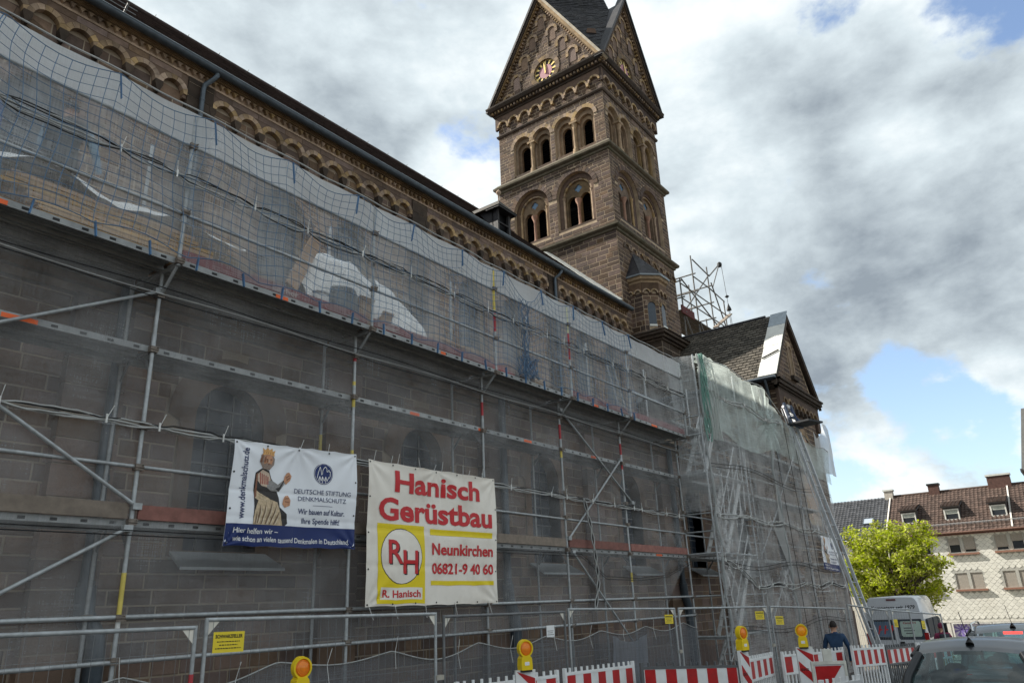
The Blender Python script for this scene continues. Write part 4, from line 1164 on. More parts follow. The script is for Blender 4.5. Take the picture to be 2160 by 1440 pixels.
# ------------------------------------------------------------------ scaffolding
POLE_X = [-1.94, 1.13, 4.2, 7.33, 10.4, 12.97, 15.54, 18.65]
POLE_X2 = [21.5, 24.05, 26.6, 29.2, 31.6]
YF, YR, YO = 8.4, 9.13, 8.04
from math import floor
def build_scaffold():
    t = thing('scaffolding', 'long grey steel tube scaffolding with three plank levels along the church wall', 'scaffolding', (12, 8.7, 0))
    def tube(name, a, b, r=.0242, m=GALV, n=10):
        q = MB(); q.tube(a, b, r, n); return q.build(name, m, t)
    def pole(x, y, z1, joints=True):
        q = MB(); g = gz(x)
        q.tube((x, y, g + .05), (x, y, z1), .0242, 10)
        z = 1.06
        while z < z1:
            q.tube((x, y, z), (x, y, z + .18), .028, 10); z += 2.0
        o = q.build('standard', GALV, t)
        j = MB(); j.box(x - .075, x + .075, y - .075, y + .075, g + .004, g + .016); j.tube((x, y, g + .01), (x, y, g + .3), .019, 8); j.tube((x - .09, y, g + .28), (x + .09, y, g + .28), .012, 6); j.build('base_jack', GALV_D, t)
        return o
    allx = POLE_X + POLE_X2
    for x in allx:
        o = pole(x, YF, 6.1)
        pole(x, YR, 8.2)
        for z in (3.02, 5.04):      # transom frames
            tube('transom', (x, YF, z), (x, YR, z), .024)
            g = MB(); g.bar((x, YF + .03, z - .25), (x, YF + .2, z - .03), .012, .04); g.bar((x, YR - .03, z - .25), (x, YR - .2, z - .03), .012, .04); g.build('gusset', GALV_D, t)
        if x < 20:
            tube('bracket', (x, YR, 6.04), (x, YO, 6.04), .024)
            tube('bracket_strut', (x, YF, 5.70), (x, YO + .03, 6.02), .02)
            q = MB(); q.tube((x, YO, 6.02), (x, YO, 8.16), .0242, 10); q.tube((x, YO, 6.6), (x, YO, 6.72), .031, 10); q.build('guard_post', GALV, t)
    # painted marks on some posts
    def band(x, y, z0, z1, m):
        q = MB(); q.tube((x, y, z0), (x, y, z1), .0252, 10); q.build('painted_band', m, t)
    YB, RB, WB = mat('faded_yellow_paint', (.62, .5, .12), .6), mat('faded_red_paint', (.42, .05, .06), .6), mat('white_sticker', (.7, .7, .68), .5)
    band(4.2, YF, 2.05, 2.5, YB); band(4.2, YF, 1.9, 2.02, WB); band(4.2, YR, .8, 1.3, RB)
    band(7.33, YF, 4.9, 5.3, YB); band(7.33, YF, 4.1, 4.25, YB); band(7.33, YF, 5.62, 5.7, RB); band(7.33, YF, .1, .9, YB)
    band(10.4, YO, 7.25, 8.1, YB); band(10.4, YO, 6.85, 7.22, RB); band(10.4, YF, 5.3, 5.55, RB); band(10.4, YF, .2, .7, YB)
    band(12.97, YF, 5.2, 5.55, RB); band(12.97, YF, 4.85, 5.05, YB); band(12.97, YO, 6.9, 7.5, RB); band(15.54, YF, 4.9, 5.5, RB); band(15.54, YF, 2.4, 2.6, YB); band(12.97, YO, 7.5, 8.1, mat('pale_yellow_paint', (.6, .6, .4), .6)); band(7.33, YR, 3.9, 4.6, YB)
    # planks: one steel plank, copied
    def plank_mesh(L, w=.315):
        q = MB()
        q.box(0, L, 0, w, -.012, 0, 0)
        q.box(0, L, 0, .03, -.075, -.012, 0); q.box(0, L, w - .03, w, -.075, -.012, 0)
        for k in (.11, .2): q.box(.03, L - .03, w * k / .31, w * k / .31 + .012, -.05, -.012, 0)
        k = .12
        while k < L - .1:
            q.box(k, k + .07, -.0015, .0, -.056, -.024, 1); k += .3
        return q.mesh('deck_plank', [DECKM, BLACK])
    PM = {}
    def plank(x0, x1, y, z, mt=None):
        L = round(x1 - x0 - .06, 2)
        if L not in PM: PM[L] = plank_mesh(L)
        o = bpy.data.objects.new('deck_plank', PM[L]); COL.objects.link(o); o.parent = t
        o.matrix_local = ROOTM[t.name].inverted() @ Matrix.Translation((x0 + .03, y, z + rnd.uniform(-.004, .004)))
    def mark(x, y, z, w, m=ORANGE, h=.05):
        q = MB(); q.box(x, x + w, y - .004, y - .0016, z - h, z); q.build('orange_mark', m, t)
    for a, b in zip(POLE_X[:-1], POLE_X[1:]):
        for z in (3.06, 5.08):
            for y in (8.42, 8.76): plank(a, b, y, z)
        for y in (8.05, 8.40, 8.75): plank(a, b, y, 6.12)
    for a, b in zip([POLE_X[-1]] + POLE_X2[:-1], POLE_X2):
        for z in (3.06, 5.08):
            for y in (8.42, 8.76): plank(a, b, y, z)
        for y in (8.42, 8.76): plank(a, b, y, 6.62)
    for x, y, z, w in ((2.05, 8.05, 6.10, .3), (5.6, 8.05, 6.10, .2), (8.9, 8.05, 6.10, .12), (13.8, 8.05, 6.10, .25), (16.6, 8.05, 6.1, .3), (2.6, 8.42, 5.06, .35), (8.55, 8.42, 5.06, .22), (11.7, 8.42, 5.06, .25), (14.2, 8.42, 5.06, .2), (16.9, 8.42, 3.04, .3), (10.3, 8.42, 5.06, .06)): mark(x, y, z, w)
    # toe boards
    for i, (a, b) in enumerate(zip(POLE_X[:-1], POLE_X[1:])):
        q = MB(); q.box(a + .06, b - .06, 8.372, 8.402, 3.065, 3.225 + rnd.uniform(-.01, .01)); q.build('toe_board', (WOODG, WOODG, WOODR, WOODG, WOODG, WOODR, WOODR)[i], t)
        if i in (2, 3, 5, 6):
            q = MB(); q.box(a + .06, b - .06, 8.075, 8.1, 6.125, 6.27); o = q.build('toe_board', mat('maroon_board', (.17, .045, .05), .7, var=.3, nscale=5), t)
            if i == 3:
                q = MB(); put_text(q, 'Layher', lambda u, v, n: V((a + .06 + u, 8.075 - n, 6.125 + v)), .55 if False else .1, .035, height=.085, width=.42); q.build('board_lettering', mat('pale_paint', (.55, .5, .46), .6), o)
            if i == 2:
                q = MB(); put_text(q, 'Layher', lambda u, v, n: V((a + .06 + u, 8.075 - n, 6.125 + v)), 1.3, .035, height=.085, width=.42); q.build('board_lettering', mat('pale_paint', (.55, .5, .46), .6), o)
    # rails and ledgers
    for a, b in zip(POLE_X[:-1], POLE_X[1:]):
        for z in (6.72, 7.70): tube('guard_rail', (a, YO, z), (b, YO, z), .0215)
        tube('guard_rail', (a, YF, 3.66 - .004 * a), (b, YF, 3.66 - .004 * b), .0215)
        tube('ledger', (a, YF - .02, 2.05), (b, YF - .02, 2.05), .024)
        tube('ledger', (a, YF - .03, 1.61), (b, YF - .03, 1.61), .024)
        tube('ledger', (a, YR, 2.05), (b, YR, 2.05), .024)
    for a, b in zip([POLE_X[-1]] + POLE_X2[:-1], POLE_X2):
        for z in (3.55, 4.05, 5.6, 6.1, 2.05): tube('guard_rail', (a, YF, z), (b, YF, z), .0215)
    for a, b in (((1.13, 4.15), (4.16, 5.76)), ((1.13, 5.0), (4.22, 3.2)), ((1.13, 1.2), (4.15, 2.96)), ((12.97, 5.86), (15.8, 4.15)), ((15.41, 5.1), (13.01, 3.23)), ((13.12, 2.96), (15.5, 1.0)), ((24.0, 3.2), (26.6, 5.0)), ((26.6, 3.1), (29.2, 1.2)), ((26.7, 5.2), (29.2, 7.0)), ((24.05, 1.2), (26.6, 3.0)), ((29.2, 5.0), (31.6, 3.2))):
        y = YF - .045
        q = MB(); q.tube((a[0], y, a[1]), (b[0], y, b[1]), .0215, 10)
        for p in (a, b): q.box(p[0] - .05, p[0] + .05, y - .03, y + .04, p[1] - .035, p[1] + .035)
        q.build('diagonal_brace', GALV, t)
    cm = MB(); cm.box(-.045, .045, -.05, .03, -.035, .035); cm.tube((-.05, -.045, 0), (.05, -.045, 0), .016, 6); cm.tube((.03, -.06, .02), (.03, -.085, .02), .009, 6)
    cme = cm.mesh('coupler', mat('rusty_coupler', (.20, .17, .145), .6, .3, var=.3, nscale=30))
    for x in allx:
        for y, zs in ((YF, (1.61, 2.05, 3.02, 3.64, 4.12, 5.04, 5.72)), (YO, (6.06, 6.72, 7.70)), (YR, (2.05, 3.02, 5.04))):
            if x > 20 and y == YO: continue
            for z in zs:
                o = bpy.data.objects.new('coupler', cme); COL.objects.link(o); o.parent = t
                o.matrix_local = ROOTM[t.name].inverted() @ Matrix.Translation((x, y, z + rnd.uniform(-.02, .02)))
    # stair tower in front of the wall
    for x in (18.65, 21.5):
        q = MB(); q.tube((x, 7.62, gz(x) + .02), (x, 7.62, 8.3), .0242, 10); q.build('standard', GALV, t)
        for z in (1.1, 3.06, 5.08, 6.1): tube('transom', (x, 7.62, z), (x, YF, z), .024)
        for z in (3.6, 4.05, 5.6, 6.6, 7.1, 7.6): tube('guard_rail', (x, 7.62, z), (x, YF, z), .02)
    for z in (1.1, 3.06, 5.08, 6.6): tube('ledger', (18.65, 7.62, z), (21.5, 7.62, z), .024)
    for z, y0 in ((1.08, 7.66), (3.06, 7.66), (5.08, 7.66)):
        for xa, xb in ((18.66, 19.5), (21.0, 21.5)):
            q = MB(); q.box(xa, xb, y0, 8.36, z - .05, z); q.build('landing', DECKM, t)
    ALU = mat('bright_aluminium', (.52, .53, .53), .45, .4, var=.1)
    for z0, xa, xb, y in ((-.35, 19.3, 20.9, 7.98), (1.08, 19.55, 21.2, 7.70), (3.06, 19.5, 21.15, 7.70), (5.08, 19.4, 20.9, 8.0)):
        q = MB(); z1 = z0 + (1.43 if z0 < 0 else 2.02)
        for yy in (y, y + .52): q.bar((xa, yy, z0), (xb, yy, z1), .03, .17, 0)
        o = q.build('stair_stringer', ALU, t)
        for k in range(1, 9):
            f = k / 9; s = MB(); s.box(xa + (xb - xa) * f - .09, xa + (xb - xa) * f + .09, y + .02, y + .5, z0 + (z1 - z0) * f - .03, z0 + (z1 - z0) * f); s.build('stair_tread', ALU, o)
        h = MB()
        h.path([(xa + .1, y, z0 + .2), (xa - .1, y, z0 + 1.0), (xb - .1, y, z1 + 1.0), (xb + .1, y, z1 + .1)], .02, 8); h.path([(xa + .0, y, z0 + .55), (xb, y, z1 + .5)], .02, 8)
        h.build('stair_handrail', ALU, t)
    for k, x in enumerate((19.9, 20.8, 21.6)):      # spare frames leaning on the stair tower
        q = MB(); q.path([(x - .25, 7.72, 3.3 + k * .5), (x, 7.72, 5.2 + k * .5), (x + .36, 7.72, 5.15 + k * .5), (x + .1, 7.72, 3.25 + k * .5)], .02, 8); q.build('leaning_frame', ALU, t)
build_scaffold()

# ------------------------------------------------------------------ nets
def fold(x, z, s, a):
    return a * (mnoise.noise(V((x * 1.1 * s, z * .7 * s, 3.1))) + .5 * mnoise.noise(V((x * 3.3 * s, z * 1.2 * s, 7.7))))
def net_sheet(name, label, m, y, xs, zb, zt, nx, nz, amp=.05, gather=(), parent=None, part=None, group=None, group_z=None, pull=()):
    b = MB()
    def f(u, v):
        x = xs[0] + (xs[1] - xs[0]) * u
        z = zb(x) + (zt(x) - zb(x)) * v
        d = fold(x, z, 1, amp)
        for gz_, ga in gather:          # bunched horizontal seam
            w = math.exp(-abs(z - gz_) * 3.0)
            d += ga * w * (sin(x * 8.3 + sin(x * 3.1) * 2) * .6 + sin(x * 19 + 1.3) * .3)
        for px, pz, pa, pr in pull:     # diagonal drag folds running to a tie point
            dx, dz = x - px, z - pz; rr = sqrt(dx * dx + dz * dz) + .05
            d += pa * math.exp(-rr / pr) * sin(math.atan2(dz, dx) * 14)
        return V((x, y - d, z))
    b.grid(f, nx, nz)
    if parent is not None: return b.build(part or name, m, parent)
    t = thing(name, label, 'netting', ((xs[0] + xs[1]) / 2, y, 0), group=group)
    b.build('net_panel', m, t)
    return t
ROPE_B = mat('black_net_edge', (.012, .012, .013), .7)
ROPE_W = mat('pale_net_edge', (.38, .385, .375), .7)
TIE = mat('white_cable_tie', (.72, .72, .70), .5)
def seam(t, y, x0, x1, zf, ties, amp=.05, nb=2, nw=2, r=.008, step=.12, cut=True):
    """bunched net edges, tied at intervals"""
    nodes = sorted(ties)
    for kind, cnt, m, nm in (('b', nb, ROPE_B, 'net_edge'), ('w', nw, ROPE_W, 'net_hem')):
        for k in range(cnt):
            q = MB(); pts = []; x = x0
            ph = rnd.uniform(0, 6)
            while x <= x1:
                d = min(abs(x - n) for n in nodes); w = min(1, d / .16)
                sag = w * amp * (1 + .5 * sin(x * 1.7 + ph))
                pts.append((x, y - .015 - .01 * sin(ph + 9 * x), zf(x) + sag * (.75 if (k + (kind == 'b')) % 2 else -1.0) * (1 if kind == 'b' else .75) + rnd.uniform(-.006, .006)))
                x += step
            q.path(pts, r if kind == 'b' else r * 1.35, 5); q.build(nm, m, t)
    if cut:
        q = MB(); x = x0
        while x < x1 - step:
            def w(x): return min(1, min(abs(x - n) for n in nodes) / .2) * amp * .55 * max(0, sin(x * .9 + 1.0) + .35)
            a, c = w(x), w(x + step)
            if a > .001 or c > .001: q.add([(x, y + .02, zf(x) - a), (x + step, y + .02, zf(x + step) - c), (x + step, y + .02, zf(x + step) + c * .6), (x, y + .02, zf(x) + a * .6)], [(0, 1, 2, 3)])
            x += step
        q.build('dark_gap_sheet', DARKIN, t, kind='stuff')  # near-black sheet painted in for the shade seen through the net opening
    for n in nodes:
        q = MB(); z = zf(n); q.tube((n, y - .03, z - .05), (n, y - .03, z + .05), .012, 6)
        a = rnd.uniform(-.4, .5); q.tube((n, y - .03, z), (n + .16 * sin(a) * .8, y - .05, z + .17 * cos(a)), .004, 4); q.build('cable_tie', TIE, t)

def build_nets():
    UP = net_mat('white_scaffold_net', (.92, .945, .96), .32, .13, transl=.5)
    UP2 = net_mat('white_scaffold_net_doubled', (.88, .90, .915), .78, .10, transl=.55)
    LOW = net_mat('grey_scaffold_net', (.58, .59, .60), .25, .12, transl=.35)
    LOW2 = net_mat('dark_ground_net', (.20, .208, .222), .58, .12, transl=.2)
    RGT = net_mat('white_stair_net', (.90, .91, .915), .36, .18, transl=.5)
    GRN = net_mat('green_scaffold_net', (.74, .83, .80), .50, .20, transl=.5)
    # upper net, outside the guard posts
    tiesx = [1.9 + .62 * k for k in range(29)]
    topz = lambda x: 8.17 + .025 * abs(cos(pi * (x - 1.9) / 1.24)) - (.03 if x > 10 else 0)
    t = net_sheet('scaffold_net', 'white see-through debris net along the top scaffold level', UP, 8.046, (-1.94, 18.75), lambda x: 6.13, topz, 240, 26, .02, ((7.16, .03),))
    b = MB()
    b.grid(lambda u, v: V((-1.94 + 20.6 * u, 8.034 - fold(-1.94 + 20.6 * u, v * .5, 1.3, .015), 7.70 + (topz(-1.94 + 20.6 * u) - 7.70) * v)), 200, 6); b.build('folded_top_strip', UP2, t)
    q = MB(); q.path([(-1.94 + .2 * k, 7.95, topz(-1.94 + .2 * k)) for k in range(104)], .011, 5); q.build('net_hem', ROPE_W, t)
    seam(t, 7.96, -1.0, 18.6, lambda x: 7.17 + .01 * sin(x), [-.6 + .95 * k + rnd.uniform(-.25, .25) for k in range(20)], .06, 3, 3, .008)
    # lower net: two tiers
    t2 = net_sheet('scaffold_net', 'grey see-through debris net hung below the top scaffold level', LOW, 8.412, (-1.94, 18.65), lambda x: 4.09 - .004 * x, lambda x: 6.03, 200, 24, .014, ((4.1, .07),), pull=((18.4, 4.0, .06, .9), (15.5, 4.0, .05, .5), (4.2, 4.1, .06, .8), (7.3, 4.1, .05, .7)))
    seam(t2, 8.34, -1.0, 18.6, lambda x: 4.11 - .008 * max(0, x - 4), [-.6 + .85 * k + rnd.uniform(-.25, .25) for k in range(23)], .04, 1, 3, .008)
    for dz in (0, .05, .11):
        q = MB(); q.path([(-1.94 + .4 * k, 8.26, 5.66 + dz + .02 * sin(k * .7 + dz * 30)) for k in range(52)], .007, 5); q.build('net_rope', ROPE_B if dz != .05 else ROPE_W, t2)
    bot = lambda x: 1.62 if x < 17.0 else 1.62 + (x - 17.0) * .85
    t3 = net_sheet('scaffold_net', 'grey see-through debris net behind the two banners', LOW, 8.412, (-1.94, 18.45), bot, lambda x: 4.1 - .008 * max(0, x - 4), 200, 28, .014, ((4.1, .07), (1.65, .03)), pull=((18.4, 2.85, .10, .9), (13.6, 2.6, .06, .5)))
    for dz in (0, .05):
        q = MB(); q.path([(-1.94 + .4 * k, 8.26, 2.88 + dz - (.0 if k < 38 else 0)) for k in range(39)] + [(14.2, 8.26, 2.45 + dz), (15.6, 8.24, 2.42 + dz), (17, 8.24, 2.5 + dz), (18.4, 8.24, 2.82 + dz)], .007, 5); q.build('net_rope', ROPE_B, t3)
    # laced slit
    zs = [(13.5, 4.05), (13.7, 3.5), (13.8, 2.9), (13.85, 2.4), (13.65, 1.85)]
    q = MB(); q2 = MB()
    for s in (-1, 1):
        pts = []
        for k in range(41):
            f = k / 40 * (len(zs) - 1); i = min(int(f), len(zs) - 2); g = f - i
            x = zs[i][0] * (1 - g) + zs[i + 1][0] * g; z = zs[i][1] * (1 - g) + zs[i + 1][1] * g
            w = .05 * abs(sin(k * pi / 5.7)) + .004
            pts.append((x + s * w, 8.25, z))
        q.path(pts, .012, 5)
        if s < 0: left = pts
    q2.add([p for p in left] + [p for p in pts], [(i, i + 1, 41 + i + 1, 41 + i) for i in range(40)])
    q.build('net_hem', ROPE_W, t3); 
    for i in range(len(q2.v)): q2.v[i] = (q2.v[i][0], 8.268, q2.v[i][2])
    q2.build('dark_gap_sheet', DARKIN, t3)  # dark sheet stands in for the shade behind the slit
    # dark net at the foot, top edge hanging in loops
    lp = lambda x: 1.47 - (.10 + .10 * (mnoise.noise(V((floor((x - 4.2) / 1.9), 1.3, 2.2))) + .5)) * abs(sin(pi * (x - 4.2) / 1.9)) ** 1.2
    t4 = net_sheet('ground_net', 'dark grey privacy net hanging in loops at the scaffold foot', LOW2, 8.22, (-1.94, 18.3), lambda x: gz(x) + .1, lp, 220, 14, .03)
    q = MB(); q.path([(-1.94 + .08 * k, 8.20, lp(-1.94 + .08 * k)) for k in range(253)], .009, 5); q.build('net_hem', ROPE_W, t4)
    for k in range(14):
        x = -1 + k * 1.3 + rnd.uniform(-.05, .05); q = MB(); z = lp(x); q.tube((x, 8.19, z), (x + rnd.uniform(-.05, .06), 8.16, z + .2), .004, 4); q.tube((x, 8.19, z), (x + rnd.uniform(-.02, .06), 8.16, z - .22), .004, 4); q.build('cable_tie', TIE, t4)
    # pale patch of spare netting near the stair
    b = MB(); b.grid(lambda u, v: V((14.0 + 1.5 * u + .1 * v, 8.17 - fold(u * 3, v * 3, 1, .03) - .03 * sin(u * 22), .2 + (1.15 - .15 * sin(u * pi)) * v)), 40, 12); b.build('pale_patch', net_mat('pale_spare_net', (.42, .45, .5), .55, .1), t4)
    # stair tower and right part
    rt = lambda x: 8.32 + .05 * sin(x * 2.2) if x < 23.8 else (8.32 - (x - 23.8) * .42 if x < 25.2 else max(7.15, 7.73 - (x - 25.2) * .2) + .05 * sin(x * 3))
    t5 = net_sheet('scaffold_net', 'pale see-through net over the stair tower right of the dark opening', RGT, 7.56, (18.62, 30.3), lambda x: gz(x) + .25, lambda x: min(rt(x), 7.3), 150, 60, .07, ((4.02, .10), (2.25, .07)), pull=((18.7, 3.0, .14, .9), (18.65, 4.0, .1, .7), (23.5, 2.3, .1, .6)))
    seam(t5, 7.5, 18.7, 30.1, lambda x: 4.02 - .02 * max(0, x - 24) + .05 * sin(x * 1.9), [18.8, 20.2, 21.0, 22.4, 23.9, 25.2, 27, 28.6, 29.8], .06, 0, 3, .014, cut=False)
    seam(t5, 7.5, 18.7, 30.1, lambda x: (2.95 - (x - 18.7) * .32 if x < 20.9 else 2.25) + .05 * sin(x * 2.3), [18.8, 19.6, 20.9, 22.0, 23.2, 25.2, 26.4, 28, 29.6], .07, 0, 3, .012, cut=True)
    for z in (5.3, 2.75, 1.1):
        for dz in (0, .09):
            q = MB(); q.path([(18.7 + .4 * k, 7.49, z + dz + .10 * sin(k * .35 + z)) for k in range(29)], .008, 5); q.build('net_rope', ROPE_B, t5)
    for x0, x1 in ((24.1, 26.4), (25.4, 27.6), (26.3, 28.3)):
        q = MB(); q.path([(x0 + (x1 - x0) * 0, 7.46, 7.3), (x0 + .25, 7.46, 4), (x0 + .45, 7.46, .1)], .008, 5); q.build('hanging_rope', ROPE_B, t5)
    b = MB(); b.add([(22.9, 7.5, 3.9), (23.95, 7.5, 3.95), (24.2, 7.5, 2.7), (24.05, 7.5, 2.4)], [(0, 1, 2, 3)]); b.add([(23.5, 7.5, 4.05), (23.95, 7.5, 4.1), (23.75, 7.5, 5.6)], [(0, 1, 2)])
    b.build('white_patch', net_mat('white_patch_net', (.66, .67, .66), .72, .05), t5)
    for x in (18.66, 23.6):      # net hems running down the posts
        q = MB(); q.path([(x + .05 * sin(k * 2.2) + (.02 * k if x > 20 else 0), 7.5 - .03 * sin(k * 1.3), 8.3 - k * .33) for k in range(24)], [.03 + .012 * sin(k * 1.9) for k in range(24)], 6); q.build('bunched_hem', net_mat('bunched_pale_net%d' % int(x), (.55, .57, .57), .8, .1), t5)
    # left return of the stair tower
    b = MB(); b.grid(lambda u, v: V((18.62 - .05 * sin(v * 9) - fold(u * 2, v * 4, 1.5, .05), 7.56 + .78 * u, 4.1 + (8.25 + .1 * u - 4.1) * v)), 14, 40); b.build('side_panel', UP, t5)
    b = MB(); b.grid(lambda u, v: V((18.5 - .1 * v * u - fold(u * 2, v * 4, 1.5, .05), 7.5 + .82 * u, 1.0 + 1.0 * u + (1.9 - 1.0 * u) * v)), 14, 30); 
    # green net draped over the top
    t6 = net_sheet('green_net', 'pale green net draped over the top of the stair tower', GRN, 7.50, (18.72, 30.5), lambda x: 6.35 - .05 * sin(x * 1.4) - (.35 if 20 < x < 23.6 else 0) * sin(pi * (x - 20) / 3.6) - max(0, x - 24) * .08, rt, 150, 34, .09, ((7.35, .10),), pull=((18.75, 8.2, .2, 1.0), (23.7, 7.2, .15, .8)))
    seam(t6, 7.42, 18.8, 25.0, lambda x: 7.35 - .12 * sin(pi * (x - 18.8) / 3.0) ** 2, [18.9, 20.0, 21.6, 23.4, 24.8], .07, 0, 3, .013, cut=False)
    q = MB(); q.path([(18.8 + .12 * k, 7.44, rt(18.8 + .12 * k)) for k in range(98)], .014, 5); q.build('net_hem', ROPE_W, t6)
    q = MB()
    for k in range(7):
        ph = k * .9
        q.path([(18.72 + .10 * sin(ph + j * .5) + .02 * k, 7.44 - .05 * cos(ph + j * .4), 8.3 - .22 * j) for j in range(12 - k % 4)], .022, 5)
    q.build('bunched_tail', net_mat('bunched_green_net', (.32, .52, .46), .8, .1), t6)
    q = MB()
    for k in range(5):
        q.path([(18.85 + .16 * k + .08 * sin(j * .9 + k), 7.4 - .04 * cos(j + k), 8.2 - .28 * j) for j in range(9)], .03, 5)
    q.build('bunched_tail', net_mat('bunched_white_net', (.6, .63, .61), .75, .1), t6)
    # far edge behind the hoist
    t7 = net_sheet('scaffold_net', 'small loose white net corner at the far end of the scaffold', UP2, 7.9, (30.4, 33.0), lambda x: 6.5, lambda x: 8.0 + .5 * (x - 30.4) / 2.6 - .3 * sin((x - 30.4) * 2.4), 24, 16, .12)

    # blue knotted safety net, individual cords
    BN = mat('blue_net_cord', (.10, .18, .29), .7, var=.2, nscale=5)
    t8 = thing('safety_net', 'blue knotted safety net with wide square mesh inside the top guard rails', 'safety net', (9, 8.0, 6.1))
    q = MB(); st = .135
    x0, x1 = 1.0, 15.6
    nxx = int((x1 - x0) / st); nzz = 15
    def npt(i, j):
        x = x0 + i * st
        top = 8.13 - .16 * abs(sin(pi * (x - 1.93) / 1.24)) ** 1.2
        if 10.6 < x < 11.9: top -= .30 * sin(pi * (x - 10.6) / 1.3)
        bz = 6.10 + .09 * abs(sin(pi * (x - 2.2) / 1.0))
        f = j / nzz
        z = bz + (top - bz) * f
        xx = x + .03 * sin(z * 5 + x * 1.7) + .05 * mnoise.noise(V((x, z, 0)))
        return V((xx, 7.905 - .02 * sin(x * 2.1 + z * 3), z + .014 * sin(x * 4.3 + j) + .025 * mnoise.noise(V((x * 1.3, j * .4, 5)))))
    P = [[npt(i, j) for j in range(nzz + 1)] for i in range(nxx + 1)]
    def cord(a, b, r=.0042):
        d = (b - a); x = V((0, -1, 0)).cross(d).normalized() * r; y = V((0, -r, 0))
        q.add([a + x, a - x, a + y, b + x, b - x, b + y], [(0, 2, 5, 3), (2, 1, 4, 5), (1, 0, 3, 4)])
    for i in range(nxx + 1):
        for j in range(nzz + 1):
            if j < nzz: cord(P[i][j], P[i][j + 1])
            if i < nxx: cord(P[i][j], P[i + 1][j], 0.0042 if 0 < j < nzz else .007)
    q.build('cord_mesh', BN, t8, kind='stuff')
    BS = mat('blue_strap', (.07, .16, .30), .6)
    for k in range(24):
        x = 1.93 + .62 * k * 1.0
        if x > x1: break
        if k % 2 == 0:
            q = MB(); d = rnd.uniform(-.12, .12); q.bar((x, 7.93, 8.13), (x + d, 7.92, 7.80), .035, .006); q.build('strap', BS, t8)
        q = MB(); q.bar((x, 7.97, 6.18), (x + rnd.uniform(-.03, .03), 7.96, 6.0), .035, .015); q.build('strap', BS, t8)
    q = MB()
    for k in range(9):
        q.path([(11.35 + .18 * sin(k * 2.3 + j * .8) * (1 - j / 14), 8.02 - .04 * cos(k + j), 7.75 - j * .14 + .05 * sin(k * 3.1)) for j in range(12)], .006, 4)
    for k in range(14):
        a = k * 1.7; q.path([(11.35 + .3 * sin(a + j) * .9, 8.0 + .1 * cos(a * 2 + j), 6.35 + .22 * sin(a * .7 + j * 1.3)) for j in range(6)], .007, 4)
    q.build('bunched_cords', BN, t8)
build_nets()

# ------------------------------------------------------------------ banners
def ell(c, rx, ry, n=28): return [(c[0] + rx * cos(2 * pi * k / n), c[1] + ry * sin(2 * pi * k / n)) for k in range(n)]
def banner_fn(c, y, w, h, amp=.022):
    TL, TR, BR, BL = [V((p[0], 0, p[1])) for p in c]
    def f(u, v, n=0.0):
        a, b = u / w, v / h
        p = (BL * (1 - a) + BR * a) * (1 - b) + (TL * (1 - a) + TR * a) * b
        d = amp * (sin(a * 7 + b * 2.2) * .8 + .5 * sin(b * 9 - a * 4) + .35 * sin(a * 19 + 2 * b)) - .008 * math.exp(-((b - .52) / .022) ** 2) - .007 * math.exp(-((a - .5 - .05 * b) / .02) ** 2) - .006 * math.exp(-((b - .27) / .022) ** 2)
        for cu, cv in ((0, 1), (1, 1), (0, 0), (1, 0), (.5, 1)):
            q1, q2 = a - cu, (b - cv) * h / w; rr = sqrt(q1 * q1 + q2 * q2)
            d += .012 * math.exp(-rr * 5) * sin(math.atan2(q2, q1) * 11) * min(1, rr * 12)
        ed = .02 * (1 - abs(2 * a - 1)) * (1 - b)
        p.y = y - d - n
        p.z -= .012 * abs(sin(a * pi * 5)) * (b - .5) * 2 * (1 if abs(b - .5) > .35 else .3)
        return p
    return f
def flat(mb, fn, poly, n, m, sub=.06):
    """flat print following the cloth"""
    tri = tessellate_polygon([[V((u, v, 0)) for u, v in poly]])
    bm = bmesh.new(); vs = [bm.verts.new((u, v, 0)) for u, v in poly]
    for t in tri:
        try: bm.faces.new([vs[i] for i in t])
        except ValueError: pass
    for _ in range(6):
        ed = [e for e in bm.edges if e.calc_length() > sub]
        if not ed: break
        bmesh.ops.subdivide_edges(bm, edges=ed, cuts=1)
        bmesh.ops.triangulate(bm, faces=bm.faces[:])
    bm.verts.index_update()
    pts = [fn(v.co.x, v.co.y, n) for v in bm.verts]
    mb.add(pts, [tuple(v.index for v in f.verts) for f in bm.faces], m)
    bm.free()
def eyelets(t, fn, w, h, pts):
    for u, v in pts:
        q = MB(); p = fn(u, v, .002); q.tube(p, p + V((0, -.006, 0)), .012, 8); q.build('eyelet', BLACK, t)
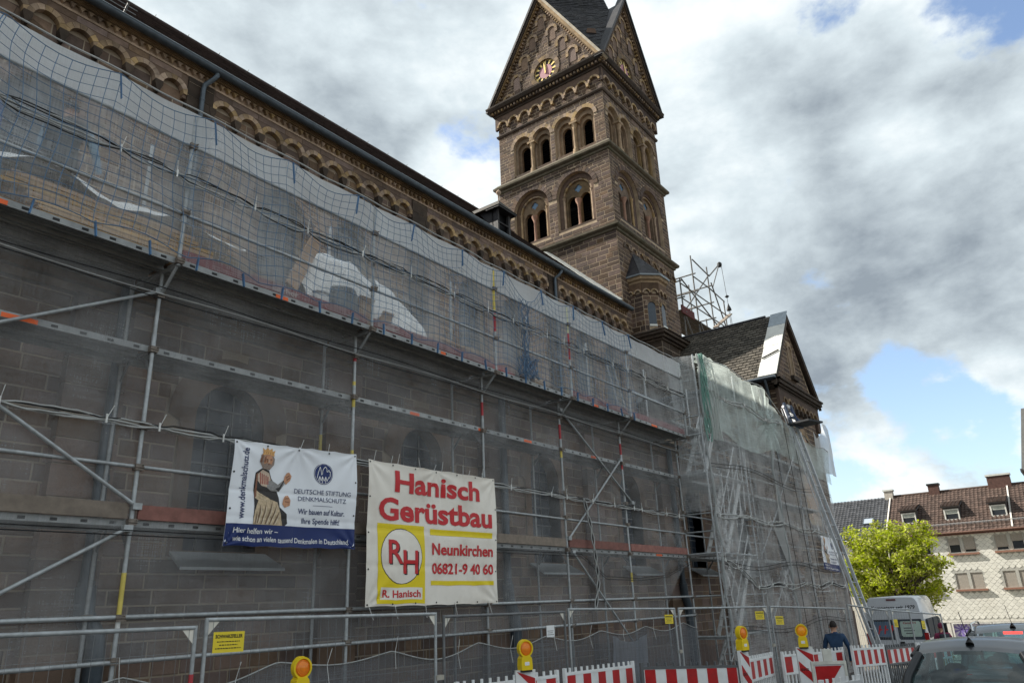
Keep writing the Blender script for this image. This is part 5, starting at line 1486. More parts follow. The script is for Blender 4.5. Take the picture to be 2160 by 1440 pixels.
def monument_banner(label, c, y, full=True):
    w, h = 2.0, 1.31
    fn = banner_fn(c, y, w, h)
    t = thing('banner', label, 'banner', (sum(p[0] for p in c) / 4, y, min(p[1] for p in c)))
    b = MB(); b.grid(lambda a, v: fn(a * w, v * h), 100, 70); b.grid(lambda a, v: fn(a * w, v * h, -.003), 60, 40); b.build('cloth', BANW, t)
    b = MB(); flat(b, fn, [(.0, 0), (w, 0), (w, .27), (0, .27)], .0035, 0); b.build('blue_band', NAVY, t)
    b = MB()
    put_text(b, 'Hier helfen wir –', fn, .10, .155, .64, .07, .012)
    put_text(b, 'wie schon an vielen tausend Denkmalen in Deutschland.', fn, .10, .055, 1.80, .066, .012, n=.0065)
    b.build('white_lettering', WHT, t)
    b = MB()
    put_text(b, 'www.denkmalschutz.de', fn, .225, .33, .90, .095, .014, rot=True)
    put_text(b, 'Wir bauen auf Kultur.', fn, 1.05, .435, .76, .072, .014)
    put_text(b, 'Ihre Spende hilft!', fn, 1.12, .315, .62, .072, .014)
    put_text(b, 'DEUTSCHE STIFTUNG', fn, .97, .70, .92, .062, -.002)
    put_text(b, 'DENKMALSCHUTZ', fn, 1.04, .605, .78, .062, -.002)
    flat(b, fn, [(1.27, .548), (1.59, .548), (1.59, .553), (1.27, .553)], .005, 0)
    b.build('blue_lettering', BLUET, t)
    b = MB(); flat(b, fn, ell((1.42, .985), .16, .145), .0035, 0); flat(b, fn, ell((1.42, .985), .152, .137), .0045, 1); flat(b, fn, ell((1.42, .985), .146, .131), .0055, 0)
    def ln(pts, r=.0045):
        for p0, p1 in zip(pts[:-1], pts[1:]):
            d = (V(p1) - V(p0)).normalized(); nn = V((-d.y, d.x)) * r; p0, p1 = V(p0), V(p1)
            b.add([fn(*(p0 + nn), .0075), fn(*(p0 - nn), .0075), fn(*(p1 - nn), .0075), fn(*(p1 + nn), .0075)], [(0, 1, 2, 3)], 1)
    ln([(1.31, .92), (1.33, 1.0), (1.355, 1.08), (1.38, 1.0), (1.385, .97), (1.40, .99), (1.40, 1.03), (1.415, 1.06), (1.44, 1.085), (1.465, 1.06), (1.47, 1.02), (1.49, 1.02), (1.49, 1.04), (1.51, 1.04), (1.51, 1.02), (1.53, 1.02), (1.53, .95)])
    ln([(1.33, .89), (1.355, .95), (1.38, .89), (1.40, .95), (1.43, .89), (1.455, .95), (1.48, .89), (1.51, .95), (1.53, .93)]); ln([(1.355, .95), (1.355, .87)]); ln([(1.40, .95), (1.40, .86)]); ln([(1.455, .95), (1.455, .86)])
    b.build('skyline_emblem', [NAVY, WHT], t)
    # printed figure of a carved wooden king
    SK = mat('print_skin', (.50, .25, .14), .5, var=.25, nscale=30); HR = mat('print_hair', (.30, .23, .19), .5, var=.35, nscale=60); GD = mat('print_gold', (.62, .34, .12), .5, var=.3, nscale=40)
    RB = mat('print_drapery', (.52, .40, .26), .5, var=.35, nscale=22); DK = mat('print_dark_cloth', (.03, .026, .026), .5, var=.2); ST = mat('print_red_stripe', (.34, .07, .05), .5); PK = mat('print_pale_cloth', (.55, .43, .33), .5, var=.2, nscale=40); GYS = mat('print_grey_sleeve', (.25, .24, .235), .5, var=.25, nscale=40)
    b = MB(); A = lambda poly, n, m: flat(b, fn, poly, n, m, .05)
    A([(.36, .27), (.37, .50), (.345, .75), (.36, .92), (.46, .99), (.56, .96), (.60, .86), (.66, .78), (.72, .62), (.74, .5), (.86, .42), (.88, .30), (.84, .27)], .0035, 4)   # body
    A([(.36, .27), (.38, .44), (.42, .56), (.56, .60), (.70, .56), (.76, .42), (.80, .27)], .0045, 3)   # drapery skirt
    A([(.37, .60), (.36, .72), (.45, .66), (.58, .60), (.60, .56), (.46, .55)], .0055, 3)
    A([(.39, .90), (.46, .965), (.56, .93), (.60, .82), (.56, .74), (.46, .76), (.40, .82)], .0055, 6)  # shoulder
    for k in range(5): A([(.42 + .03 * k, .93 - .012 * k), (.435 + .03 * k, .93 - .012 * k), (.455 + .026 * k, .78), (.44 + .026 * k, .78)], .0063, 5)
    A([(.54, .82), (.60, .84), (.70, .79), (.80, .86), (.83, .83), (.72, .70), (.60, .70), (.54, .74)], .006, 7)   # raised forearm
    A([(.79, .84), (.83, .80), (.90, .86), (.92, .92), (.88, .965), (.84, .955), (.82, .93), (.80, .90)], .0068, 0)   # hand
    A([(.78, .54), (.82, .50), (.90, .53), (.91, .60), (.87, .66), (.82, .65), (.79, .60)], .0068, 0)
    A([(.40, 1.06), (.41, 1.15), (.45, 1.185), (.58, 1.185), (.62, 1.12), (.62, 1.04), (.56, .97), (.46, .98)], .0045, 1)   # hair and beard
    A([(.46, 1.05), (.46, 1.14), (.50, 1.17), (.57, 1.165), (.595, 1.10), (.58, 1.04), (.52, 1.01)], .0055, 0)   # face
    A([(.47, 1.03), (.50, 1.055), (.55, 1.05), (.585, 1.03), (.57, .985), (.51, .975)], .0062, 1)
    A([(.49, 1.105), (.515, 1.11), (.515, 1.10), (.49, 1.097)], .0065, 4); A([(.55, 1.11), (.578, 1.107), (.578, 1.098), (.55, 1.10)], .0065, 4); A([(.528, 1.10), (.54, 1.10), (.548, 1.065), (.525, 1.065)], .0065, 6)
    A([(.43, 1.15), (.44, 1.20), (.43, 1.25), (.47, 1.225), (.50, 1.265), (.53, 1.235), (.57, 1.26), (.58, 1.22), (.62, 1.235), (.605, 1.19), (.61, 1.155), (.52, 1.175)], .0065, 2)   # crown
    FD = mat('print_fold_shadow', (.20, .135, .085), .5, var=.3, nscale=30); HL = mat('print_highlight', (.66, .56, .42), .5, var=.2, nscale=30); SKD = mat('print_skin_dark', (.22, .095, .055), .5, var=.3, nscale=40)
    for k, (x0, y0, x1, y1, ww) in enumerate(((.42, .29, .46, .54, .02), (.48, .28, .54, .57, .016), (.54, .28, .63, .58, .02), (.60, .28, .70, .55, .016), (.66, .28, .74, .46, .02), (.39, .28, .41, .44, .014), (.43, .60, .55, .57, .012), (.41, .66, .55, .60, .010))):
        A([(x0 - ww / 2, y0), (x0 + ww / 2, y0), ((x0 + x1) / 2 + ww, (y0 + y1) / 2), (x1, y1), ((x0 + x1) / 2 - ww * .2, (y0 + y1) / 2)], .0072, 8)
        A([(x0 + ww * .8, y0), (x0 + ww * 1.5, y0), ((x0 + x1) / 2 + ww * 1.9, (y0 + y1) / 2), (x1 + ww * .4, y1 - .02), ((x0 + x1) / 2 + ww * 1.2, (y0 + y1) / 2)], .0074, 9)
    A([(.46, 1.06), (.47, 1.14), (.49, 1.15), (.485, 1.06)], .0070, 10); A([(.50, 1.09), (.515, 1.10), (.52, 1.07), (.505, 1.06)], .0070, 10); A([(.515, 1.045), (.56, 1.045), (.555, 1.037), (.52, 1.035)], .0072, 10)
    A([(.66, .735), (.72, .70), (.80, .84), (.79, .85), (.72, .755)], .0076, 4); A([(.83, .88), (.89, .92), (.885, .93), (.83, .90)], .0078, 10); A([(.84, .85), (.90, .89), (.895, .90), (.84, .87)], .0078, 10); A([(.82, .57), (.89, .57), (.89, .58), (.82, .585)], .0078, 10); A([(.82, .61), (.88, .62), (.88, .63), (.82, .62)], .0078, 10)
    A([(.40, 1.07), (.43, 1.16), (.45, 1.16), (.43, 1.05)], .0066, 10); A([(.36, .60), (.37, .90), (.395, .92), (.39, .62)], .0078, 10)
    for k in range(5): A([(.44 + .034 * k, 1.185), (.452 + .034 * k, 1.185), (.446 + .034 * k, 1.205)], .0076, 10)
    b.build('printed_figure', [SK, HR, GD, RB, DK, ST, PK, GYS, FD, HL, SKD], t)
    eyelets(t, fn, w, h, [(.03, h - .03), (.5, h - .03), (1.0, h - .03), (1.5, h - .03), (w - .03, h - .03), (.03, .03), (w - .03, .03), (.03, .45), (.03, .9), (w - .03, .45), (w - .03, .9)])
    return t
monument_banner('white and blue heritage banner with crowned king figure above the dark fence', [(5.25, 4.08), (7.24, 4.15), (7.24, 2.82), (5.22, 2.80)], 8.20)
monument_banner('small far white and blue banner on the net beside the leaning ladder lift', [(27.2, 3.87), (29.07, 3.82), (29.0, 2.66), (27.1, 2.74)], 7.40)
def builder_banner():
    w, h = 2.95, 2.03
    y = 8.17
    fn = banner_fn([(7.43, 4.10), (10.40, 4.12), (10.38, 2.05), (7.45, 2.06)], y, w, h, .02)
    t = thing('banner', 'cream scaffolding firm banner with big red lettering and yellow panel', 'banner', (8.9, y, 2.05))
    b = MB(); b.grid(lambda a, v: fn(a * w, v * h), 120, 90); b.grid(lambda a, v: fn(a * w, v * h, -.003), 80, 60); b.build('cloth', BANC, t)
    b = MB(); R_ = lambda u0, u1, v0, v1, n, m: flat(b, fn, [(u0, v0), (u1, v0), (u1, v1), (u0, v1)], n, m, .05)
    R_(.20, 1.19, .03, 1.14, .0035, 0); R_(1.33, 2.83, 1.02, 1.11, .0035, 0); R_(1.33, 2.85, .28, .35, .0035, 0)
    b.build('yellow_panel', YELT, t)
    b = MB(); flat(b, fn, ell((.69, .69), .435, .395), .0045, 1, .05); flat(b, fn, ell((.69, .69), .423, .383), .006, 0, .05); R_(.26, 1.13, .085, .25, .0045, 0)
    b.build('white_oval', [BANC, BLKT], t)
    b = MB()
    put_text(b, 'R', fn, .44, .575, .29, .34, .012, n=.009); put_text(b, 'H', fn, .74, .435, .31, .34, .012, n=.0085)
    b.build('letter_shadow', BLKT, t)
    for a in (('R', .42, .59, .29, .34, .012, .012), ('H', .715, .45, .31, .34, .012, .0115), ('Hanisch', .55, 1.62, 1.98, .31, .03, .008), ('Gerüstbau', .22, 1.20, 2.60, .32, .03, .008), ('Neunkirchen', 1.36, .735, 1.48, .17, .028, .008), ('06821-9 40 60', 1.36, .455, 1.49, .155, .028, .008), ('R. Hanisch', .30, .118, .79, .10, .024, .008)):
        b = MB(); put_text(b, a[0], fn, a[1], a[2], a[3], a[4], a[5], n=a[6]); b.build('red_lettering', REDT, t)
    eyelets(t, fn, w, h, [(.03 + k * .48, hh) for k in range(7) for hh in (.03, h - .03)] + [(hh, .5 + .5 * k) for k in range(3) for hh in (.03, w - .03)])
    for u in (.05, .55, 1.2, 1.9, 2.7):
        q = MB(); p = fn(u, .03, .005); q.tube(p, p + V((rnd.uniform(-.02, .1), -.02, -.2)), .004, 4); q.build('cable_tie', TIE, t)
    for u in (.1, .6, 1.1, 1.6, 2.1, 2.6):
        q = MB(); p = fn(u, h - .02, .005); q.tube(p, p + V((rnd.uniform(-.08, .06), -.02, .17)), .004, 4); q.build('cable_tie', TIE, t)
builder_banner()
# ------------------------------------------------------------------ things lying on the top deck
def deck_items():
    PLASTIC = mat('white_sheet_plastic', (.82, .82, .81), .45, var=.06, nscale=5)
    zf = 6.125
    # boards under a plastic sheet
    t = thing('timber_stack', 'stack of pale timber boards on the top deck near the left pole', 'timber', (3.9, 8.45, zf))
    for j in range(8):
        for k in range(5):
            q = MB(); x0 = 2.7 + rnd.uniform(-.15, .15) - .06 * j; x1 = 5.15 - .09 * j + rnd.uniform(-.12, .12)
            y = 8.30 + k * .11
            q.box(x0, x1, y, y + .1, zf + .03 + j * .06, zf + .03 + j * .06 + .045 + rnd.uniform(-.004, .004)); q.build('board', WOODB, t)
    for x in (2.8, 4.6): q = MB(); q.box(x, x + .08, 8.2, 8.9, zf - .005, zf + .03); q.build('bearer', WOODG, t)
    t = thing('plastic_sheet', 'crumpled white plastic sheet spread over the timber boards', 'sheet', (3.4, 8.5, zf + .4))
    b = MB()
    def f(u, v):
        x = 1.0 + 4.2 * u; s = v * 2 - 1
        w = .33 + .04 * sin(x * 3)
        z = zf + .66 + .12 * (1 - u) + .03 * sin(x * 5.1) + .06 * mnoise.noise(V((x * 3.4, v * 4, 1))) + .03 * mnoise.noise(V((x * 9, v * 8, 4))) - (.20 - .12 * u) * abs(s) ** 3 * (1 + .5 * sin(x * 4)) - .06 * u * u
        return V((x + .05 * sin(v * 9), 8.55 + s * w, z))
    b.grid(f, 50, 14); b.build('sheet', PLASTIC, t)
    def tarp(name, label, x0, x1, yc, w, hf, seed):
        t = thing(name, label, 'tarp', ((x0 + x1) / 2, yc, zf)); b = MB()
        def f(u, v):
            x = x0 + (x1 - x0) * u; a = pi * v
            h = hf(u)
            n = mnoise.noise(V((x * 2.1, v * 4 + seed, seed))) * .10 + mnoise.noise(V((x * 6, v * 9, seed))) * .025 + abs(mnoise.noise(V((x * 4, v * 6, seed + 3)))) * -.05
            return V((x + .1 * sin(v * 7 + seed), yc - cos(a) * (w + n * .6), zf + .02 + max(0, (sin(a) ** .7) * (h + n)) + max(0, n) * .1))
        b.grid(f, 70, 40); b.build('sheet', PLASTIC, t)
    tarp('tarpaulin', 'big white tarpaulin bundle on the top deck behind the black tub', 6.25, 8.1, 8.62, .30, lambda u: 1.2 * sin(pi * (.10 + .80 * u)) ** .45, 2.3)
    tarp('tarpaulin', 'white tarpaulin sloping down to the deck right of the second guard post', 7.75, 9.25, 8.62, .27, lambda u: 1.02 * (1 - u ** 1.7) + .04, 5.1)
    # leaning plank
    t = thing('wooden_plank', 'pale wooden plank leaning against the white tarpaulin bundle', 'plank', (6.1, 8.3, zf)); q = MB(); q.bar((6.0, 8.28, zf + .28), (6.55, 8.36, 7.55), .20, .045, upv=(0, 1, 0)); q.build('plank', WOODB, t)
    t = thing('plywood_sheet', 'brown plywood sheet standing low behind the timber ends', 'plywood', (5.4, 8.75, zf)); q = MB(); q.hexa([(4.6, 8.7, zf), (6.4, 8.7, zf), (6.4, 8.73, zf), (4.6, 8.73, zf), (4.7, 8.85, zf + .85), (6.3, 8.85, zf + .55), (6.3, 8.88, zf + .55), (4.7, 8.88, zf + .85)]); q.build('sheet', mat('brown_ply', (.20, .155, .105), .8, var=.15, nscale=3), t)
    t = thing('bucket', 'white plastic bucket with grey lid on the top deck', 'bucket', (6.55, 8.35, zf)); q = MB(); q.lathe((6.55, 8.35, zf), [(.13, 0), (.16, .30), (.165, .31)], 16); q.build('pail', WHITEP, t); q = MB(); q.lathe((6.55, 8.35, zf), [(.17, .31), (.175, .34), (.15, .36)], 16); q.build('lid', GREYP, t); q = MB(); q.path([(6.55 + .17 * cos(a), 8.35 - .17 * abs(sin(a)) * .5 - .05, zf + .3 - .12 * sin(a)) for a in [pi * k / 8 for k in range(9)]], .006, 5); q.build('handle', GALV, t)
    t = thing('mortar_tub', 'upturned dark grey builder tub between bucket and cardboard box', 'tub', (6.98, 8.38, zf)); q = MB(); q.lathe((6.98, 8.38, zf), [(.31, .02), (.30, .1), (.27, .42), (.24, .54), (.1, .58)], 20); q.build('shell', mat('dark_grey_rubber', (.05, .06, .068), .6), t); q = MB(); q.lathe((6.98, 8.38, zf), [(.31, 0), (.33, .02), (.33, .05), (.31, .06)], 20); q.build('rim', GREYP, t)
    for bx, lab, s, h in ((7.36, 'brown cardboard box beside the upturned tub on the top deck', .16, .42), (7.82, 'small brown cardboard box just right of the second guard post', .12, .3)):
        t = thing('cardboard_box', lab, 'box', (bx, 8.4, zf)); q = MB(); q.box(bx - s, bx + s, 8.4 - .15, 8.4 + .15, zf, zf + h); q.build('carton', mat('cardboard', (.30, .19, .11), .85, var=.12), t)
        q = MB(); q.box(bx - .03, bx + .03, 8.2485, 8.2495, zf, zf + h); q.build('tape', mat('parcel_tape', (.36, .25, .15), .4), t)
        q = MB(); q.hexa([(bx - s, 8.25, zf + h), (bx + s, 8.25, zf + h), (bx + s, 8.26, zf + h), (bx - s, 8.26, zf + h), (bx - s, 8.18, zf + h + .09), (bx + s, 8.18, zf + h + .09), (bx + s, 8.19, zf + h + .09), (bx - s, 8.19, zf + h + .09)]); q.build('flap', mat('cardboard'), t) if False else q.build('flap', MATS['cardboard'], t)
    t = thing('red_bag', 'red work bag lying on the top deck beside the yellow-painted post', 'bag', (10.9, 8.45, zf)); b = MB()
    b.grid(lambda u, v: V((10.55 + .75 * u, 8.42 - .16 * cos(pi * v), zf + .03 + (.26 + .05 * mnoise.noise(V((u * 4, v * 3, 2)))) * sin(pi * v) ** .6 * (sin(pi * (u * .9 + .05)) ** .4))), 20, 12); b.build('bag_body', mat('red_fabric', (.42, .035, .04), .7, var=.15), t)
    q = MB(); q.path([(10.75, 8.42, zf + .25), (10.8, 8.38, zf + .4), (11.0, 8.38, zf + .4), (11.05, 8.42, zf + .25)], .012, 5); q.build('handle', BLACK, t)
    for k in range(3):
        t = thing('wooden_batten', ['upper long pale batten lying along the top deck toward the yellow post', 'lower long pale batten lying along the top deck toward the yellow post', 'short batten at the deck edge before the red bag'][k], 'batten', (9.5, 8.2 + .1 * k, zf), group=None)
        q = MB(); q.bar((8.9 + .4 * k, 8.25 + .12 * k, zf + .30 - .1 * k), (11.2 - .2 * k, 8.25 + .12 * k, zf + .26 - .1 * k), .09, .04); q.build('strip', WOODB, t)
    # tube bundle and short ladder frame
    t = thing('tube_bundle', 'bundle of grey scaffold tubes lying on the right half of the top deck', 'tubes', (16, 8.5, zf))
    for k in range(7):
        q = MB(); q.tube((13.6 + rnd.uniform(-.3, .3), 8.3 + .055 * (k % 4), zf + .10 + .05 * (k // 4)), (18.9 + rnd.uniform(-.4, .3), 8.3 + .055 * (k % 4), zf + .10 + .05 * (k // 4)), .0242, 8); q.build('tube', mat('bluish_steel', (.34, .39, .45), .45, .4, var=.15), t)
    t = thing('tube_bundle', 'raised bundle of grey tubes on the guard rail near the stair tower', 'tubes', (17.5, 8.2, 6.7))
    for k in range(5):
        q = MB(); q.tube((15.8 + .1 * k, 8.12 + .05 * k, 6.80 + .02 * k), (18.6, 8.12 + .05 * k, 6.76 + .02 * k), .0242, 8); q.build('tube', MATS['bluish_steel'], t)
    t = thing('ladder', 'short aluminium ladder leaning inside the top scaffold level at right', 'ladder', (15.6, 8.3, zf))
    q = MB()
    for y0 in (0, .32): q.bar((14.9 + y0, 8.25, zf + 1.25), (15.5 + y0, 8.3, zf + .2), .02, .06)
    q.build('rail', GALV, t)
    for k in range(5):
        f = k / 5 + .1; q = MB(); p = V((14.9, 8.25, zf + 1.25)).lerp(V((15.5, 8.3, zf + .2)), f); q.tube(p, p + V((.32, 0, 0)), .013, 6); q.build('rung', GALV, t)
    t = thing('sack', 'white paper sack slumped at the end of the timber stack', 'sack', (5.35, 8.4, zf)); b = MB()
    b.grid(lambda u, v: V((5.15 + .42 * u, 8.38 - .12 * cos(pi * v), zf + .01 + (.2 + .06 * mnoise.noise(V((u * 5, v * 4, 9)))) * sin(pi * v) ** .6 * (.4 + .6 * sin(pi * u)))), 14, 10); b.build('paper', PLASTIC, t)
deck_items()

# ------------------------------------------------------------------ people
def skin_body(name, joints, bones, root, zones, mats, sub=1):
    """joints: name -> (x,y,z,r); bones: pairs; one continuous skinned body, then coloured by zone function"""
    names = list(joints)
    me = bpy.data.meshes.new(name + '_cage')
    me.from_pydata([joints[n][:3] for n in names], [(names.index(a), names.index(b)) for a, b in bones], [])
    o = bpy.data.objects.new(name + '_cage', me); COL.objects.link(o)
    md = o.modifiers.new('skin', 'SKIN'); md.use_smooth_shade = True
    for i, n in enumerate(names):
        r = joints[n][3]
        sv = me.skin_vertices[0].data[i]
        sv.radius = (r, r) if isinstance(r, (int, float)) else r
        sv.use_root = (n == root)
    s = o.modifiers.new('sub', 'SUBSURF'); s.levels = sub; s.render_levels = sub
    dg = bpy.context.evaluated_depsgraph_get()
    m2 = bpy.data.meshes.new_from_object(o.evaluated_get(dg))
    bpy.data.objects.remove(o)
    m2.name = name
    m2.materials.clear()
    for q in mats: m2.materials.append(q)
    for p in m2.polygons:
        p.material_index = zones(p.center); p.use_smooth = True
    return m2
SKINM = mat('skin', (.44, .25, .17), .6, var=.08)
HAIRM = mat('dark_hair', (.025, .02, .018), .8, var=.2, nscale=60)
def person(label, loc, rz, h, jacket, trousers, hair, pose='stand', sleeve=None, extra=None, cap=None, bag=None):
    t = thing('person', label, 'person', loc, rz)
    k = h / 1.78
    J = {'pelvis': (0, 0, .98, .145), 'waist': (0, .0, 1.12, .135), 'chest': (0, .0, 1.34, .165), 'neckb': (0, -.01, 1.49, .075), 'neck': (0, .0, 1.545, .056), 'head1': (0, .015, 1.62, .078), 'head2': (0, .02, 1.70, .088)}
    B = [('pelvis', 'waist'), ('waist', 'chest'), ('chest', 'neckb'), ('neckb', 'neck'), ('neck', 'head1'), ('head1', 'head2')]
    arms = {'stand': {-1: ((-.27, .02, 1.17), (-.27, .10, .93), (-.265, .13, .85)), 1: ((.28, .0, 1.16), (.27, .09, .92), (.265, .12, .84))},
            'work': {-1: ((-.25, .12, 1.18), (-.16, .36, 1.22), (-.13, .43, 1.24)), 1: ((.31, .05, 1.17), (.36, .22, 1.06), (.36, .30, 1.02))}}[pose]
    for s, nm in ((-1, 'l'), (1, 'r')):
        J['sh' + nm] = (.185 * s, 0, 1.43, .078); e, w, hd = arms[s]
        J['el' + nm] = (*e, .05); J['wr' + nm] = (*w, .036); J['ha' + nm] = (*hd, .04)
        J['hip' + nm] = (.095 * s, 0, .90, .10); J['kn' + nm] = (.10 * s, .02, .50, .066); J['an' + nm] = (.105 * s, -.02, .09, .045); J['to' + nm] = (.115 * s, .15, .035, .036)
        B += [('chest', 'sh' + nm), ('sh' + nm, 'el' + nm), ('el' + nm, 'wr' + nm), ('wr' + nm, 'ha' + nm), ('pelvis', 'hip' + nm), ('hip' + nm, 'kn' + nm), ('kn' + nm, 'an' + nm), ('an' + nm, 'to' + nm)]
    JJ = {n: (v[0] * k, v[1] * k, v[2] * k, v[3] * k) for n, v in J.items()}
    hr, hl = V(J['har'][:3]) * k, V(J['hal'][:3]) * k
    wr_r, wr_l = V(J['wrr'][:3]) * k, V(J['wrl'][:3]) * k
    er, el_ = V(J['elr'][:3]) * k, V(J['ell'][:3]) * k
    def zones(c):
        z = c.z / k
        for hd, w in ((hr, wr_r), (hl, wr_l)):
            if (c - hd).length < (c - w).length and (c - hd).length < .09: return 2
        if z > 1.515: return 2
        if sleeve is not None and abs(c.x) / k > .235 and z > .7: return 4
        if z > .93 or abs(c.x) / k > .2: return 0
        return 1 if z > .1 else 3
    me = skin_body('body', JJ, B, 'pelvis', zones, [jacket, trousers, SKINM, BLACK, sleeve or jacket], 2)
    link('body', me, t, True)
    # face and hair
    q = MB(); c = V((0, .022, 1.665)) * k
    def face(u, v):
        a = 2 * pi * u; b = pi * (v - .5)
        r = V((.075, .092, .112)) * k
        return c + V((r.x * cos(b) * sin(a), r.y * cos(b) * cos(a), r.z * sin(b)))
    q.grid(face, 18, 12); q.lathe(c + V((0, .088, -.018)) * k, [(.006, .03), (.016, -.012), (.008, -.022)], 6)
    for s in (-1, 1):
        q.lathe(c + V((.078 * s, .0, -.02)) * k, [(.012, -.03), (.018, 0), (.014, .03)], 6)
    for s in (-1, 1): q.box(c.x + (.03 * s - .012) * k, c.x + (.03 * s + .012) * k, c.y + .078 * k, c.y + .09 * k, c.z + .008 * k, c.z + .018 * k, 1)
    q.box(c.x - .022 * k, c.x + .022 * k, c.y + .075 * k, c.y + .088 * k, c.z - .058 * k, c.z - .05 * k, 2)
    q.build('head', [SKINM, BLACK, mat('lip', (.35, .13, .11), .6)], t, True)
    q = MB()
    def hairf(u, v):
        a = 2 * pi * u; lo = -.28 if cos(a) < .15 else .32 + .2 * cos(a)
        b = lo + (pi / 2 - lo) * v
        r = V((.083, .10, .122)) * k
        n = 1 + .03 * mnoise.noise(V((cos(a) * 6, sin(a) * 6, b * 6)))
        return c + V((r.x * cos(b) * sin(a) * n, r.y * cos(b) * cos(a) * n - .006 * k, r.z * sin(b) * n + .006 * k))
    q.grid(hairf, 24, 8); q.build('hair' if cap is None else 'cap', hair if cap is None else cap, t, True)
    if cap is not None:
        q = MB(); q.extr(Fr(c + V((0, .08, .045)) * k, (1, 0, 0), (0, 1, -.2), (0, .2, 1)), [(-.07 * k, -.02), (.07 * k, -.02), (.06 * k, .07 * k), (0, .09 * k), (-.06 * k, .07 * k)], 0, .008, 0, back=True); q.build('cap_peak', cap, t, True)
    # fingers
    for hd, w, s in ((hr, wr_r, 1), (hl, wr_l, -1)):
        d = (hd - w).normalized(); side = V((0, 1, 0)) - d * d.y; side = side.normalized() if side.length > .1 else V((0, 0, 1)); nrm = d.cross(side)
        q = MB()
        for i in range(4):
            b0 = hd + d * .03 * k + side * (.022 - .015 * i) * k; L = (.06, .07, .068, .052)[i] * k
            q.path([b0, b0 + d * L * .5, b0 + d * L * .85 - nrm * s * .012 * k], [.0085 * k, .008 * k, .006 * k], 6)
        b0 = w + d * .03 * k + side * .028 * k
        q.path([b0, b0 + side * .028 * k + d * .03 * k, b0 + side * .03 * k + d * .06 * k], [.011 * k, .0095 * k, .007 * k], 6)
        q.build('fingers', SKINM, t, True)
    # jacket collar and hem
    q = MB(); q.lathe(V((0, .0, 1.475)) * k, [(.085 * k, 0), (.075 * k, .05 * k), (.068 * k, .06 * k)], 14); q.build('collar', jacket, t, True)
    q = MB(); q.lathe(V((0, 0, .93)) * k, [(.155 * k, -.04 * k), (.165 * k, 0), (.15 * k, .1 * k)], 16); q.build('jacket_hem', jacket, t, True)
    if bag:
        q = MB(); q.grid(lambda u, v: V(((-.15 + .3 * u), -.13 - .13 * sin(pi * u) ** .5 * sin(pi * v) ** .5, 1.02 + .45 * v)) * k, 12, 10); q.build('backpack', bag, t, True)
    return t
NAVYJ = mat('navy_jacket', (.02, .048, .10), .8, var=.2, nscale=9)
person('person in a navy blue jacket walking away behind the striped barriers', (19.95, 5.47, -.40), -R(75), 1.76, NAVYJ, mat('dark_trousers', (.03, .032, .04), .8, var=.15), HAIRM)
person('person in a maroon hood with dark backpack walking past the van', (27.5, 4.36, -.75), -R(60), 1.74, mat('maroon_jacket', (.17, .02, .06), .8, var=.2), mat('ochre_trousers', (.45, .30, .06), .8, var=.2), mat('maroon_hood', (.15, .02, .055), .85), bag=mat('dark_backpack', (.02, .023, .03), .7))
person('person in dark work clothes and cap standing on the top deck behind the net', (2.95, 8.58, 6.125), R(-25), 1.80, mat('dark_work_jacket', (.035, .04, .045), .8, var=.2), mat('dark_work_trousers', (.03, .033, .038), .8, var=.2), HAIRM, 'work', sleeve=mat('pale_blue_sleeve', (.22, .36, .48), .8), cap=mat('dark_cap', (.04, .035, .035), .8))
person('person in a blue shirt at the far left edge of the top deck', (2.12, 8.62, 6.125), R(40), 1.74, mat('blue_shirt', (.07, .12, .30), .8, var=.2), MATS['dark_work_trousers'], HAIRM, 'work')

# ------------------------------------------------------------------ site fence panels
def fence_panel(label, a, b, za, zb, h=2.0, dark=False, wires=True):
    a, b = V((a[0], a[1], 0)), V((b[0], b[1], 0)); L = (b - a).length; d = (b - a).normalized(); n = V((d.y, -d.x, 0))
    m = GALV_D if dark else GALV
    t = thing('site_fence', label, 'fence panel', (a.x, a.y, za - h), group='mobile site fence panels')
    P = lambda u, v, o=0: a + d * u + n * o + V((0, 0, (za * (1 - u / L) + zb * u / L) - h + v))
    q = MB()
    q.path([P(.03, .02), P(.03, h), ], .021, 10); q.path([P(L - .03, .02), P(L - .03, h)], .021, 10)
    q.tube(P(.03, h - .02), P(L - .03, h - .02), .021, 10); q.tube(P(.03, .12), P(L - .03, .12), .021, 10)
    q.build('frame', m, t)
    if wires:
        q = MB(); k = .10
        while k < L - .05: q.tube(P(k, .12, .012), P(k, h - .02, .012), .0021, 4, cap=False); k += .115
        for v in (.35, .85, 1.3, 1.75): q.tube(P(.03, v, .014), P(L - .03, v, .014), .0024, 4, cap=False)
        q.build('wire_mesh', GALV_D, t, kind='stuff')
    for u0, s in ((.05, 1), (L - .05, -1)):
        q = MB(); A = [P(u0, h - .03, .004), P(u0 + s * .13, h - .03, .004), P(u0, h - .17, .004)]; q.add(A, [(0, 1, 2)]); q.build('corner_plate', mat('pale_corner_plate', (.72, .68, .60), .5), t)
    for u0 in (.03, L - .03):
        q = MB(); p = P(u0, 0); q.box(p.x - .34, p.x + .34, p.y - .11, p.y + .11, p.z - .02, p.z + .1); q.build('foot_block', mat('concrete_foot', (.22, .215, .2), .9), t)
    return P, L, t
